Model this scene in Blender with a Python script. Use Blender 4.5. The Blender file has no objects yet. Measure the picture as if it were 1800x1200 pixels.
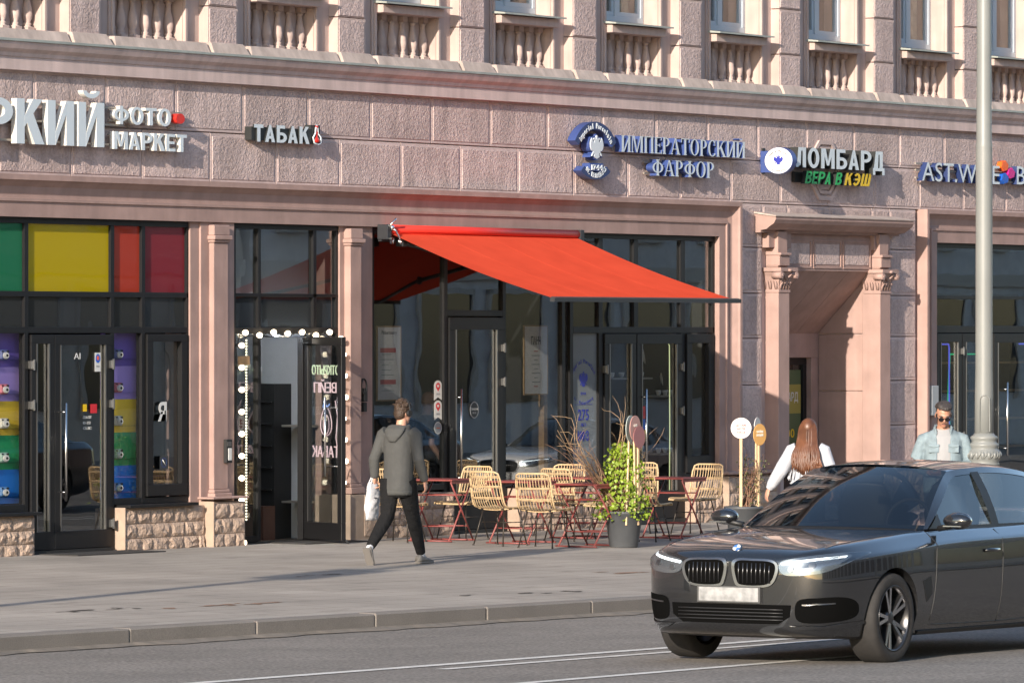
import bpy, bmesh, math, random
from mathutils import Vector, Matrix, Euler
R = math.radians
scene = bpy.context.scene
COL = scene.collection

# ------------------------------------------------------------------ camera
TH = R(58.2)                                   # the lens looks 58 degrees off the facade's normal
cam_d = bpy.data.cameras.new('camera'); cam = bpy.data.objects.new('camera', cam_d); COL.objects.link(cam)
cam.location = (-60.0, -37.2, 2.5)
cam.rotation_euler = (R(90), 0, -TH)
cam_d.sensor_width = 36; cam_d.lens = 200; cam_d.shift_y = -20 / 1800
cam_d.clip_start = 0.5; cam_d.clip_end = 2000
scene.camera = cam

# ------------------------------------------------------------------ sky, sun, exposure
SUN_EL, SUN_AZ = R(17.0), math.atan2(-1.0, -4.7)          # direction towards the sun, seen from above
w = bpy.data.worlds.new('World'); scene.world = w; w.use_nodes = True
nt = w.node_tree; bg = nt.nodes['Background']
sky = nt.nodes.new('ShaderNodeTexSky'); sky.sky_type = 'NISHITA'; sky.sun_disc = False
sky.sun_elevation = SUN_EL; sky.sun_rotation = R(90) - SUN_AZ
sky.air_density = 1.0; sky.dust_density = 0.4; sky.ozone_density = 1.0
nt.links.new(sky.outputs[0], bg.inputs[0]); bg.inputs[1].default_value = 0.14
sl = bpy.data.lights.new('sun', 'SUN'); sun = bpy.data.objects.new('sun', sl); COL.objects.link(sun)
sl.energy = 3.8; sl.angle = R(0.5); sl.color = (1.0, 0.885, 0.75)
sdir = Vector((math.cos(SUN_AZ) * math.cos(SUN_EL), math.sin(SUN_AZ) * math.cos(SUN_EL), math.sin(SUN_EL)))
sun.rotation_euler = sdir.to_track_quat('Z', 'Y').to_euler()
scene.view_settings.view_transform = 'Standard'; scene.view_settings.look = 'None'
scene.view_settings.gamma = 1.0; scene.view_settings.use_curve_mapping = False
scene.view_settings.exposure = 1.08
scene.render.engine = 'CYCLES'
scene.cycles.use_denoising = True
scene.cycles.max_bounces = 8; scene.cycles.transparent_max_bounces = 24
scene.cycles.caustics_reflective = False; scene.cycles.caustics_refractive = False
scene.cycles.sample_clamp_indirect = 6.0

# ------------------------------------------------------------------ materials
def _nodes(name):
    m = bpy.data.materials.new(name); m.use_nodes = True
    n = m.node_tree.nodes; return m, n, m.node_tree.links, n['Principled BSDF']
def mat(name, col, rough=0.6, metal=0.0, var=0.0, vscale=3.0, streak=0.0, bump=0.0, bscale=40.0, bdist=0.01, spec=0.5,
        grit=0.0, gscale=200.0, emit=0.0, coat=0.0, local=False, bdetail=6.0, tone=0.0):
    m, n, L, b = _nodes(name)
    col = tuple(col)
    b.inputs['Roughness'].default_value = rough; b.inputs['Metallic'].default_value = metal
    b.inputs['Specular IOR Level'].default_value = spec
    if coat: b.inputs['Coat Weight'].default_value = coat; b.inputs['Coat Roughness'].default_value = 0.03
    b.inputs['Base Color'].default_value = (*col, 1)
    if emit:
        b.inputs['Emission Color'].default_value = (*col, 1); b.inputs['Emission Strength'].default_value = emit
    if var or streak or bump or grit or tone:
        if local:
            tc = n.new('ShaderNodeTexCoord'); vec = tc.outputs['Object']
        else:
            g = n.new('ShaderNodeNewGeometry'); vec = g.outputs['Position']
        cur = None
        def mul(fac_out, amount, cur):
            mr = n.new('ShaderNodeMapRange'); mr.inputs[1].default_value = 0.3; mr.inputs[2].default_value = 0.7
            mr.inputs[3].default_value = 1 - amount; mr.inputs[4].default_value = 1 + amount
            L.new(fac_out, mr.inputs[0])
            mx = n.new('ShaderNodeVectorMath'); mx.operation = 'SCALE'
            if cur is None: mx.inputs[0].default_value = col
            else: L.new(cur, mx.inputs[0])
            L.new(mr.outputs[0], mx.inputs[3]); return mx.outputs[0]
        if var:
            t = n.new('ShaderNodeTexNoise'); t.inputs['Scale'].default_value = vscale; t.inputs['Detail'].default_value = 6
            L.new(vec, t.inputs['Vector']); cur = mul(t.outputs[0], var, cur)
        if streak:
            mp = n.new('ShaderNodeMapping'); mp.inputs['Scale'].default_value = (9, 9, 0.8); L.new(vec, mp.inputs[0])
            t = n.new('ShaderNodeTexNoise'); t.inputs['Scale'].default_value = 1.0; t.inputs['Detail'].default_value = 5
            L.new(mp.outputs[0], t.inputs['Vector']); cur = mul(t.outputs[0], streak, cur)
        if tone:
            oi = n.new('ShaderNodeObjectInfo'); ma = n.new('ShaderNodeMath'); ma.operation = 'MULTIPLY_ADD'; ma.inputs[1].default_value = .4; ma.inputs[2].default_value = .3; L.new(oi.outputs['Random'], ma.inputs[0]); cur = mul(ma.outputs[0], tone, cur)
        if grit:
            t = n.new('ShaderNodeTexNoise'); t.inputs['Scale'].default_value = gscale; t.inputs['Detail'].default_value = 2
            L.new(vec, t.inputs['Vector']); cur = mul(t.outputs[0], grit, cur)
        if cur is not None: L.new(cur, b.inputs['Base Color'])
        if bump:
            t = n.new('ShaderNodeTexNoise'); t.inputs['Scale'].default_value = bscale; t.inputs['Detail'].default_value = bdetail
            L.new(vec, t.inputs['Vector'])
            bp = n.new('ShaderNodeBump'); bp.inputs['Strength'].default_value = bump; bp.inputs['Distance'].default_value = bdist
            L.new(t.outputs[0], bp.inputs['Height']); L.new(bp.outputs[0], b.inputs['Normal'])
    return m
def glass(name, tint=(0.9, 0.93, 0.93), ior=1.55, rough=0.0, bump=0.0, film=None, film_w=0.0):
    m, n, L, b = _nodes(name); n.remove(b)
    out = n['Material Output']
    tr = n.new('ShaderNodeBsdfTransparent'); tr.inputs[0].default_value = (*tint, 1)
    gl = n.new('ShaderNodeBsdfGlossy'); gl.inputs['Roughness'].default_value = rough
    fr = n.new('ShaderNodeFresnel')
    gb = n.new('ShaderNodeNewGeometry'); ex = n.new('ShaderNodeMath'); ex.operation = 'MULTIPLY_ADD'; ex.inputs[1].default_value = -2; ex.inputs[2].default_value = 1
    pw = n.new('ShaderNodeMath'); pw.operation = 'POWER'; pw.inputs[0].default_value = ior          # the same reflectance on both faces of a pane
    L.new(gb.outputs['Backfacing'], ex.inputs[0]); L.new(ex.outputs[0], pw.inputs[1]); L.new(pw.outputs[0], fr.inputs[0])
    if bump:
        g = n.new('ShaderNodeNewGeometry'); t = n.new('ShaderNodeTexNoise'); t.inputs['Scale'].default_value = 1.6; t.inputs['Detail'].default_value = 1
        L.new(g.outputs['Position'], t.inputs['Vector'])
        bp = n.new('ShaderNodeBump'); bp.inputs['Strength'].default_value = bump; bp.inputs['Distance'].default_value = 0.02
        L.new(t.outputs[0], bp.inputs['Height']); L.new(bp.outputs[0], gl.inputs['Normal'])
    base = tr.outputs[0]
    if film:
        df = n.new('ShaderNodeBsdfDiffuse'); df.inputs[0].default_value = (*film, 1)
        tl = n.new('ShaderNodeBsdfTranslucent'); tl.inputs[0].default_value = (*film, 1)
        a = n.new('ShaderNodeMixShader'); a.inputs[0].default_value = 0.35; L.new(df.outputs[0], a.inputs[1]); L.new(tl.outputs[0], a.inputs[2])
        c = n.new('ShaderNodeMixShader'); c.inputs[0].default_value = film_w; L.new(tr.outputs[0], c.inputs[1]); L.new(a.outputs[0], c.inputs[2])
        base = c.outputs[0]
    mx = n.new('ShaderNodeMixShader'); L.new(fr.outputs[0], mx.inputs[0]); L.new(base, mx.inputs[1]); L.new(gl.outputs[0], mx.inputs[2])
    L.new(mx.outputs[0], out.inputs[0]); return m
def stucco(name, col):
    """rough-cast render: worm-like lumps a few centimetres across"""
    m, n, L, b = _nodes(name)
    b.inputs['Roughness'].default_value = 0.9; b.inputs['Specular IOR Level'].default_value = 0.2
    g = n.new('ShaderNodeNewGeometry'); vec = g.outputs['Position']
    t = n.new('ShaderNodeTexNoise'); t.inputs['Scale'].default_value = 25; t.inputs['Detail'].default_value = 3; t.inputs['Distortion'].default_value = .8
    L.new(vec, t.inputs['Vector'])
    t2 = n.new('ShaderNodeTexNoise'); t2.inputs['Scale'].default_value = 2.0; t2.inputs['Detail'].default_value = 6; L.new(vec, t2.inputs['Vector'])
    bp = n.new('ShaderNodeBump'); bp.inputs['Strength'].default_value = .8; bp.inputs['Distance'].default_value = 0.024
    L.new(t.outputs[0], bp.inputs['Height']); L.new(bp.outputs[0], b.inputs['Normal'])
    mr = n.new('ShaderNodeMapRange'); mr.inputs[1].default_value = .3; mr.inputs[2].default_value = .7; mr.inputs[3].default_value = .86; mr.inputs[4].default_value = 1.12
    L.new(t2.outputs[0], mr.inputs[0])
    mr2 = n.new('ShaderNodeMapRange'); mr2.inputs[1].default_value = .35; mr2.inputs[2].default_value = .6; mr2.inputs[3].default_value = .82; mr2.inputs[4].default_value = 1.05
    L.new(t.outputs[0], mr2.inputs[0])
    mm = n.new('ShaderNodeMath'); mm.operation = 'MULTIPLY'; L.new(mr.outputs[0], mm.inputs[0]); L.new(mr2.outputs[0], mm.inputs[1])
    oi = n.new('ShaderNodeObjectInfo'); ob = n.new('ShaderNodeMath'); ob.operation = 'MULTIPLY_ADD'; ob.inputs[1].default_value = .14; ob.inputs[2].default_value = .93; L.new(oi.outputs['Random'], ob.inputs[0])
    mp = n.new('ShaderNodeMapping'); mp.inputs['Scale'].default_value = (5, 5, .5); L.new(vec, mp.inputs[0]); t3 = n.new('ShaderNodeTexNoise'); t3.inputs['Scale'].default_value = 1; t3.inputs['Detail'].default_value = 5; L.new(mp.outputs[0], t3.inputs['Vector'])
    mr3 = n.new('ShaderNodeMapRange'); mr3.inputs[1].default_value = .3; mr3.inputs[2].default_value = .6; mr3.inputs[3].default_value = .82; mr3.inputs[4].default_value = 1.04; L.new(t3.outputs[0], mr3.inputs[0])
    m3 = n.new('ShaderNodeMath'); m3.operation = 'MULTIPLY'; L.new(mm.outputs[0], m3.inputs[0]); L.new(ob.outputs[0], m3.inputs[1]); mm = n.new('ShaderNodeMath'); mm.operation = 'MULTIPLY'; L.new(m3.outputs[0], mm.inputs[0]); L.new(mr3.outputs[0], mm.inputs[1])
    vm = n.new('ShaderNodeVectorMath'); vm.operation = 'SCALE'; vm.inputs[0].default_value = col; L.new(mm.outputs[0], vm.inputs[3])
    L.new(vm.outputs[0], b.inputs['Base Color']); return m

PINK = (0.525, 0.41, 0.385); ROSE = (0.345, 0.228, 0.198)
M = {}
M['stucco'] = stucco('pink_roughcast', PINK)
M['pink'] = mat('pink_render', PINK, .85, var=.12, vscale=2.2, streak=.12, tone=.05, bump=.35, bscale=55, bdist=.006)
M['rose'] = mat('rose_paint', ROSE, .75, var=.13, vscale=3.0, streak=.06, bump=.3, bscale=12, bdist=.008)
M['cream'] = mat('pale_pink_render', (.455, .35, .315), .85, var=.10, streak=.10, bump=.3, bscale=60, bdist=.004)
M['ledge'] = mat('weathered_ledge', (.42, .34, .30), .9, var=.14, vscale=4, streak=.16, bump=.5, bscale=40, bdist=.008)
M['flash'] = mat('green_grey_flashing', (.34, .36, .33), .5, metal=.2, var=.1, streak=.1)
M['rock'] = mat('split_stone', (.42, .31, .24), .9, var=.16, vscale=9, bump=.9, bscale=28, bdist=.02, grit=.10, gscale=120)
M['joint'] = mat('mortar', (.25, .18, .155), .95, var=.1)
M['black'] = mat('black_aluminium', (.009, .009, .010), .45, var=.1, vscale=8, spec=.3)
M['black_matt'] = mat('black_matt', (.015, .015, .015), .6)
M['steel'] = mat('brushed_steel', (.62, .62, .62), .25, metal=1)
M['white_pvc'] = mat('white_pvc', (.44, .49, .54), .4, var=.04)
M['glass'] = glass('shop_glass', (.84, .865, .87), 2.1, bump=.022)
M['glass_clear'] = glass('clear_glass', (.975, .98, .98), 1.5, bump=.03)
M['asphalt'] = mat('asphalt', (.20, .182, .165), .9, var=.14, vscale=.8, bump=.9, bscale=120, bdist=.010, grit=.42, gscale=34, spec=.3)
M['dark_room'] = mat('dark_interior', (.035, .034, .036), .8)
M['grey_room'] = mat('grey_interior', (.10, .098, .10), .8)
M['wood_floor'] = mat('interior_floor', (.10, .07, .05), .5)

# ------------------------------------------------------------------ object helpers
def link(o, parent=None):
    COL.objects.link(o)
    if parent is not None: o.parent = parent
    return o
def empty(name, loc=(0, 0, 0), rz=0.0, parent=None):
    o = bpy.data.objects.new(name, None); o.location = loc; o.rotation_euler = (0, 0, rz); o.empty_display_size = .1
    return link(o, parent)
def tag(o, label=None, cat=None, group=None, kind=None):
    if label: o['label'] = label
    if cat: o['category'] = cat
    if group: o['group'] = group
    if kind: o['kind'] = kind
    return o
def copy_tree(o, parent=None):
    c = o.copy(); COL.objects.link(c); c.parent = parent
    for ch in list(o.children): copy_tree(ch, c)
    return c

class MB:
    """collects faces; build() links them as one mesh object"""
    def __init__(s): s.v = []; s.f = []; s.m = []; s.sm = []
    def add(s, vs, fs, m=0, smooth=False):
        o = len(s.v); s.v += [tuple(p) for p in vs]
        for f in fs: s.f.append(tuple(i + o for i in f)); s.m.append(m); s.sm.append(smooth)
        return s
    def box(s, x0, x1, y0, y1, z0, z1, m=0):
        v = [(x, y, z) for z in (z0, z1) for y in (y0, y1) for x in (x0, x1)]
        return s.add(v, [(0, 2, 3, 1), (4, 5, 7, 6), (0, 1, 5, 4), (2, 6, 7, 3), (0, 4, 6, 2), (1, 3, 7, 5)], m)
    def prism(s, poly, a0, a1, axis='y', m=0, smooth=False):
        """poly in the two other axes (x,z for y; y,z for x; x,y for z), extruded from a0 to a1"""
        def P(p, a):
            return (p[0], a, p[1]) if axis == 'y' else ((a, p[0], p[1]) if axis == 'x' else (p[0], p[1], a))
        n = len(poly); v = [P(p, a0) for p in poly] + [P(p, a1) for p in poly]
        s.add(v, [tuple(range(n)), tuple(range(2 * n - 1, n - 1, -1))], m)
        o = len(s.v) - 2 * n
        for i in range(n):
            j = (i + 1) % n; s.f.append((o + i, o + n + i, o + n + j, o + j)); s.m.append(m); s.sm.append(smooth)
        return s
    def tube(s, pts, r, n=8, m=0, closed=False, cap=True, radii=None):
        pts = [Vector(p) for p in pts]; k = len(pts); rings = []
        up = Vector((0, 0, 1)); prev = None
        for i, p in enumerate(pts):
            if closed: t = pts[(i + 1) % k] - pts[i - 1]
            else: t = pts[min(i + 1, k - 1)] - pts[max(i - 1, 0)]
            if t.length < 1e-9: t = Vector((0, 0, 1))
            t.normalize()
            a = prev if prev is not None else (up if abs(t.z) < .95 else Vector((1, 0, 0)))
            a = (a - t * a.dot(t))
            if a.length < 1e-6: a = t.orthogonal()
            a.normalize(); prev = a; b = t.cross(a)
            rr = radii[i] if radii else r
            rings.append([p + (a * math.cos(2 * math.pi * j / n) + b * math.sin(2 * math.pi * j / n)) * rr for j in range(n)])
        v = [q for ring in rings for q in ring]; f = []
        for i in range(k if closed else k - 1):
            for j in range(n):
                a0 = i * n + j; a1 = i * n + (j + 1) % n; i2 = (i + 1) % k
                f.append((a0, a1, i2 * n + (j + 1) % n, i2 * n + j))
        s.add(v, f, m, True)
        if cap and not closed:
            o = len(s.v) - len(v)
            s.f += [tuple(o + j for j in reversed(range(n))), tuple(o + (k - 1) * n + j for j in range(n))]; s.m += [m, m]; s.sm += [False, False]
        return s
    def lathe(s, prof, c=(0, 0, 0), n=16, m=0, sx=1, sy=1, smooth=True, cap=True):
        v = []; f = []
        for r, z in prof:
            for j in range(n):
                a = 2 * math.pi * j / n; v.append((c[0] + r * sx * math.cos(a), c[1] + r * sy * math.sin(a), c[2] + z))
        k = len(prof)
        for i in range(k - 1):
            for j in range(n): f.append((i * n + j, i * n + (j + 1) % n, (i + 1) * n + (j + 1) % n, (i + 1) * n + j))
        s.add(v, f, m, smooth)
        o = len(s.v) - len(v)
        if cap and prof[0][0] > 1e-4: s.f.append(tuple(o + j for j in reversed(range(n)))); s.m.append(m); s.sm.append(False)
        if cap and prof[-1][0] > 1e-4: s.f.append(tuple(o + (k - 1) * n + j for j in range(n))); s.m.append(m); s.sm.append(False)
        return s
    def loft(s, rings, m=0, cap=True, smooth=True):
        n = len(rings[0]); v = [q for r in rings for q in r]; f = []
        for i in range(len(rings) - 1):
            for j in range(n): f.append((i * n + j, i * n + (j + 1) % n, (i + 1) * n + (j + 1) % n, (i + 1) * n + j))
        s.add(v, f, m, smooth)
        if cap:
            o = len(s.v) - len(v)
            s.f += [tuple(o + j for j in reversed(range(n))), tuple(o + (len(rings) - 1) * n + j for j in range(n))]; s.m += [m, m]; s.sm += [smooth, smooth]
        return s
    def xform(s, mtx, start=0):
        s.v[start:] = [tuple(mtx @ Vector(p)) for p in s.v[start:]]; return s
    def mesh(s, name, mats, bevel=0.0, weld=False):
        me = bpy.data.meshes.new(name); me.from_pydata(s.v, [], s.f)
        for mm in (mats if isinstance(mats, (list, tuple)) else [mats]): me.materials.append(mm)
        me.polygons.foreach_set('material_index', s.m); me.polygons.foreach_set('use_smooth', s.sm)
        bm = bmesh.new(); bm.from_mesh(me)
        if weld: bmesh.ops.remove_doubles(bm, verts=bm.verts, dist=1e-5)
        bmesh.ops.recalc_face_normals(bm, faces=bm.faces)
        if bevel: bmesh.ops.bevel(bm, geom=[e for e in bm.edges if len(e.link_faces) == 2 and e.calc_face_angle(0) > .6], offset=bevel, segments=1, affect='EDGES', profile=.5)
        bm.to_mesh(me); bm.free(); me.update(); return me
    def build(s, name, mats, parent=None, bevel=0.0, loc=None, weld=False):
        o = bpy.data.objects.new(name, s.mesh(name, mats, bevel, weld))
        if loc is not None: o.location = loc
        return link(o, parent)
def obj(name, me, parent=None, loc=(0, 0, 0), rz=0.0):
    o = bpy.data.objects.new(name, me); o.location = loc; o.rotation_euler = (0, 0, rz); return link(o, parent)
def boxo(name, b, m, parent=None, bevel=0.0): return MB().box(*b).build(name, m, parent, bevel)

# the pavement falls slightly along the street
def gz(s, y):
    d = min(max(-y, 0.0), 9.6); return -(0.0042 + 0.00057 * d) * (s - (1.4 - 2.09 * d))
KERB = 9.6
def rz_(s, y=-9.6): return -0.0097 * (s + 18.7) - 0.15 + .0135 * min(max(-y - 9.6, 0), 12.4 - max(0, -y - 22))   # crowned road
# ================================================================== ground
random.seed(7)
def sheet(name, xs, ys, zf, m):
    b = MB(); nx = len(xs)
    v = [(x, y, zf(x, y)) for y in ys for x in xs]
    f = [(j * nx + i, j * nx + i + 1, (j + 1) * nx + i + 1, (j + 1) * nx + i) for j in range(len(ys) - 1) for i in range(nx - 1)]
    b.add(v, f); return tag(b.build(name, m), kind='structure')
def paving():
    m, n, L, b = _nodes('granite_paving'); b.inputs['Roughness'].default_value = .8; b.inputs['Specular IOR Level'].default_value = .35
    g = n.new('ShaderNodeNewGeometry'); vec = g.outputs['Position']
    br = n.new('ShaderNodeTexBrick'); br.inputs['Scale'].default_value = 1.0; br.inputs['Mortar Size'].default_value = .009
    br.inputs['Brick Width'].default_value = .8; br.inputs['Row Height'].default_value = .4; br.inputs['Bias'].default_value = -.2
    br.inputs['Color1'].default_value = (.345, .31, .272, 1); br.inputs['Color2'].default_value = (.308, .278, .244, 1); br.inputs['Mortar'].default_value = (.20, .178, .155, 1)
    L.new(vec, br.inputs['Vector'])
    t = n.new('ShaderNodeTexNoise'); t.inputs['Scale'].default_value = .7; t.inputs['Detail'].default_value = 8; L.new(vec, t.inputs['Vector'])
    t2 = n.new('ShaderNodeTexNoise'); t2.inputs['Scale'].default_value = 90; t2.inputs['Detail'].default_value = 2; L.new(vec, t2.inputs['Vector'])
    def rng(o, a, c):
        r_ = n.new('ShaderNodeMapRange'); r_.inputs[1].default_value = .3; r_.inputs[2].default_value = .7; r_.inputs[3].default_value = a; r_.inputs[4].default_value = c
        L.new(o, r_.inputs[0]); return r_.outputs[0]
    mm = n.new('ShaderNodeMath'); mm.operation = 'MULTIPLY'; L.new(rng(t.outputs[0], .82, 1.15), mm.inputs[0]); L.new(rng(t2.outputs[0], .9, 1.1), mm.inputs[1])
    vm = n.new('ShaderNodeVectorMath'); vm.operation = 'SCALE'; L.new(br.outputs[0], vm.inputs[0]); L.new(mm.outputs[0], vm.inputs[3])
    # gum spots and damp marks
    mpp = n.new('ShaderNodeMapping'); mpp.inputs['Scale'].default_value = (.55, 1.6, 1); L.new(vec, mpp.inputs[0])
    t4 = n.new('ShaderNodeTexNoise'); t4.inputs['Scale'].default_value = 1.7; t4.inputs['Detail'].default_value = 7; t4.inputs['Roughness'].default_value = .68; L.new(mpp.outputs[0], t4.inputs['Vector'])
    r4 = n.new('ShaderNodeMapRange'); r4.inputs[1].default_value = .56; r4.inputs[2].default_value = .72; r4.inputs[3].default_value = 1; r4.inputs[4].default_value = .62; L.new(t4.outputs[0], r4.inputs[0])
    v4 = n.new('ShaderNodeVectorMath'); v4.operation = 'SCALE'; L.new(vm.outputs[0], v4.inputs[0]); L.new(r4.outputs[0], v4.inputs[3]); vm = v4
    L.new(vm.outputs[0], b.inputs['Base Color'])
    bp = n.new('ShaderNodeBump'); bp.inputs['Strength'].default_value = .35; bp.inputs['Distance'].default_value = .004
    L.new(t2.outputs[0], bp.inputs['Height']); L.new(bp.outputs[0], b.inputs['Normal'])
    return m
M['paving'] = paving()
M['kerb'] = mat('grey_granite_kerb', (.195, .172, .15), .8, var=.1, vscale=2, grit=.14, gscale=90, bump=.4, bscale=90, bdist=.004)
M['dirt'] = mat('gutter_dirt', (.17, .145, .12), .95, var=.2, vscale=6, grit=.2)
M['mark'] = mat('road_paint', (.62, .60, .56), .7, var=.16, vscale=6, grit=.2, gscale=70)
XS = [-140, -100, -70, -50, -40] + [-34 + 2 * i for i in range(30)] + [30, 45, 70, 110, 170]
sheet('pavement', XS, [0.4, 0, -1, -2, -3, -4, -5, -6, -7, -8, -9, -KERB + .16], gz, M['paving'])
sheet('road', XS, [-KERB + .05, -KERB, -12, -16, -22, -28, -34.2], lambda x, y: rz_(x, y), M['asphalt'])
sheet('far_pavement', XS, [-34.0, -38, -46.5], lambda x, y: rz_(x) + .16, M['paving'])
sheet('ground', [-900, 900], [-900, 900], lambda x, y: -3.5, M['asphalt'])
kerb = tag(empty('kerb', (0, 0, 0)), kind='structure')
KS = [-23.39 + 1.86 * i for i in range(-12, 26)]
for i, a in enumerate(KS):
    b_ = a + 1.86 - .018; y0, y1 = -KERB - .02, -KERB + .18
    dz = random.uniform(-.004, .004); dy = random.uniform(-.004, .004)
    m_ = MB(); za, zb = gz(a, -KERB) + dz, gz(b_, -KERB) + dz
    m_.add([(a, y0 + dy, za - .3), (b_, y0 + dy, zb - .3), (b_, y1, zb - .3), (a, y1, za - .3), (a, y0 + dy, za), (b_, y0 + dy, zb), (b_, y1, zb + .003), (a, y1, za + .003)],
           [(0, 3, 2, 1), (4, 5, 6, 7), (0, 1, 5, 4), (1, 2, 6, 5), (2, 3, 7, 6), (3, 0, 4, 7)])
    m_.build('kerb_stone', M['kerb'], kerb, bevel=.012)
mj = MB()
for i in range(len(KS) - 1):
    x = KS[i] - .01; mj.box(x - .008, x + .008, -KERB - .005, -KERB + .17, gz(x, -KERB) - .3, gz(x, -KERB) - .004)
mj.build('joint_mortar', M['ledge'], kerb)
# sand swept into the gutter
gd = MB(); xs = [-34 + .25 * i for i in range(200)]
v = []
for x in xs:
    w_ = .10 + .07 * (math.sin(x * 3.1) * math.sin(x * 1.27) + .5 * math.sin(x * 7.7))
    v += [(x, -KERB - .015, rz_(x) + .035), (x, -KERB - .02 - max(w_, .04), rz_(x) + .008)]
gd.add(v, [(2 * i, 2 * i + 1, 2 * i + 3, 2 * i + 2) for i in range(len(xs) - 1)])
tag(gd.build('gutter_sand', M['dirt']), 'strip of pale sand swept against the kerb face', 'sand', kind='stuff')
def lane(x0, x1, y, wd):
    b = MB(); n_ = max(2, int((x1 - x0) / 4)); v = []
    for i in range(n_ + 1):
        x = x0 + (x1 - x0) * i / n_; v += [(x, y - wd / 2, rz_(x, y - wd / 2) + .005), (x, y + wd / 2, rz_(x, y + wd / 2) + .005)]
    b.add(v, [(2 * i, 2 * i + 2, 2 * i + 3, 2 * i + 1) for i in range(n_)])
    return tag(b.build('road_marking', M['mark']), kind='structure')
lane(-60, 90, -13.95, .15); lane(-24.2, 90, -14.38, .12); lane(-25.9, -20.5, -16.1, .13)
lane(-16, -12, -16.1, .13); lane(-8, -4, -16.1, .13); lane(0, 4, -16.1, .13); lane(-34, -30, -16.1, .13)

# ================================================================== the building
bld = tag(empty('building', (0, 0, 0)), 'long pink stucco building with stone plinths, cornice and shops at street level', 'building')
BX0, BX1 = -46.0, 92.0
DX0, DX1 = -14.5, 19.0                           # stretch built in full detail

def block(me_name, x0, x1, z0, z1, y, parent, rough=True, depth=.06, mg=.035):
    b = MB(); b.box(x0, x1, y, y + depth, z0, z1, 1)
    if rough: b.box(x0 + mg, x1 - mg, y - .008, y + .02, z0 + mg, z1 - mg, 0)
    return b.build(me_name, [M['stucco'], M['pink']], parent, bevel=.005)

# --- frieze of roughcast blocks
wall = MB()
wall.box(BX0, BX1, .05, .5, 3.735, 5.45); wall = wall.build('wall', M['pink'], bld)
r1 = [-9.93 + 1.344 * i for i in range(-8, 34)]
r2 = [-9.23 + 1.337 * i for i in range(-8, 34)]
for i in range(len(r1) - 1): block('stone_block', r1[i] + .006, r1[i + 1] - .006, 4.762, 5.33, 0, wall)
for i in range(len(r2) - 1):
    block('stone_block', r2[i] + .006, r2[i + 1] - .006, 4.19, 4.75, 0, wall)
# --- quoins and blocks round the side entrance
def rows(x0, x1, zs):
    for a, c in zip(zs[:-1], zs[1:]): block('stone_block', x0, x1, c + .006, a - .006, 0, wall)
core = MB()
core.box(5.45, 7.02, .05, .9, -.3, 4.19); core.box(9.46, 10.85, .05, .9, -.3, 4.19); core.box(7.02, 9.43, .12, .9, 3.30, 4.19)
core.build('pier_core', M['pink'], bld)
rows(5.61, 6.33, [4.185, 3.60, 2.99, 2.39, 1.77, 1.17, .62])
rows(9.95, 10.73, [4.185, 3.62, 2.98, 2.41, 1.80, 1.18, .62])
rows(6.34, 7.02, [4.185, 4.03]); rows(9.42, 9.94, [4.185, 4.03]); rows(7.03, 8.2, [4.185, 4.03]); rows(8.21, 9.41, [4.185, 4.03])

# --- main cornice
def run_x(prof, x0, x1, name, m, parent, bevel=0):
    return MB().prism([(-d, z) for d, z in prof], x0, x1, 'x').build(name, m, parent, bevel)
cor = run_x([(-.3, 5.31), (.085, 5.325), (.085, 5.465), (.10, 5.47), (.11, 5.51), (.16, 5.55), (.185, 5.60), (.185, 5.625), (-.3, 5.64)], BX0, BX1, 'cornice', M['pink'], bld)
run_x([(-.2, 5.627), (.205, 5.627), (.205, 5.652), (-.2, 5.70)], BX0, BX1, 'flashing', M['flash'], cor)
# --- shop surround: swept moulding
PROF = [(.46, -.05), (.46, .14), (.40, .14), (.385, .11), (.33, .055), (.24, .035), (.205, .04), (.20, .07), (.17, .07), (.165, .05), (0, .05), (0, -.14)]
def surround(edge_s, zt, run_to, sgn, name, zb=.58):
    b = MB(); k = len(PROF); v = []
    for o, d in PROF: v.append((run_to, -d, zt + o))
    for o, d in PROF: v.append((edge_s + sgn * o * 1.0, -d, zt + o))
    for o, d in PROF: v.append((edge_s + sgn * o * 1.0, -d, zb))
    b.add(v, [(r_ * k + i, r_ * k + (i + 1) % k, (r_ + 1) * k + (i + 1) % k, (r_ + 1) * k + i) for r_ in (0, 1) for i in range(k)])
    return b.build(name, M['rose'], bld)
surround(5.10, 3.732, BX0, 1, 'shop_surround')
surround(11.28, 3.732, BX1, -1, 'shop_surround')
MB().box(5.10, 5.56, -.05, .3, -.2, .575).build('jamb_foot', M['rose'], bld)

# --- pilasters between the shops
def pier(x0, x1, sx0, sx1, step):
    g = MB(); g.box(x0, x1, 0, .35, .5, 3.732)
    if step: g.box(step, x1 - .004, -.022, .1, .5, 3.731)
    p = g.build('pier', M['rose'], bld, bevel=.006)
    s = MB(); s.box(sx0, sx1, -.085, .05, .68, 3.50)
    s.box(sx0 - .02, sx1 + .02, -.105, .05, 3.50, 3.53); s.box(sx0 - .035, sx1 + .035, -.125, .05, 3.53, 3.58); s.box(sx0 - .012, sx1 + .012, -.10, .05, 3.58, 3.70)
    s.box(sx0 - .03, sx1 + .03, -.12, .05, .56, .64); s.box(sx0 - .015, sx1 + .015, -.10, .05, .64, .68)
    s.build('pilaster', M['rose'], p, bevel=.008)
pier(-6.95, -6.09, -6.60, -6.31, -6.77)
pier(-3.87, -3.16, -3.77, -3.53, None)
pier(-18.0, -12.4, -13.2, -12.9, None)
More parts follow.
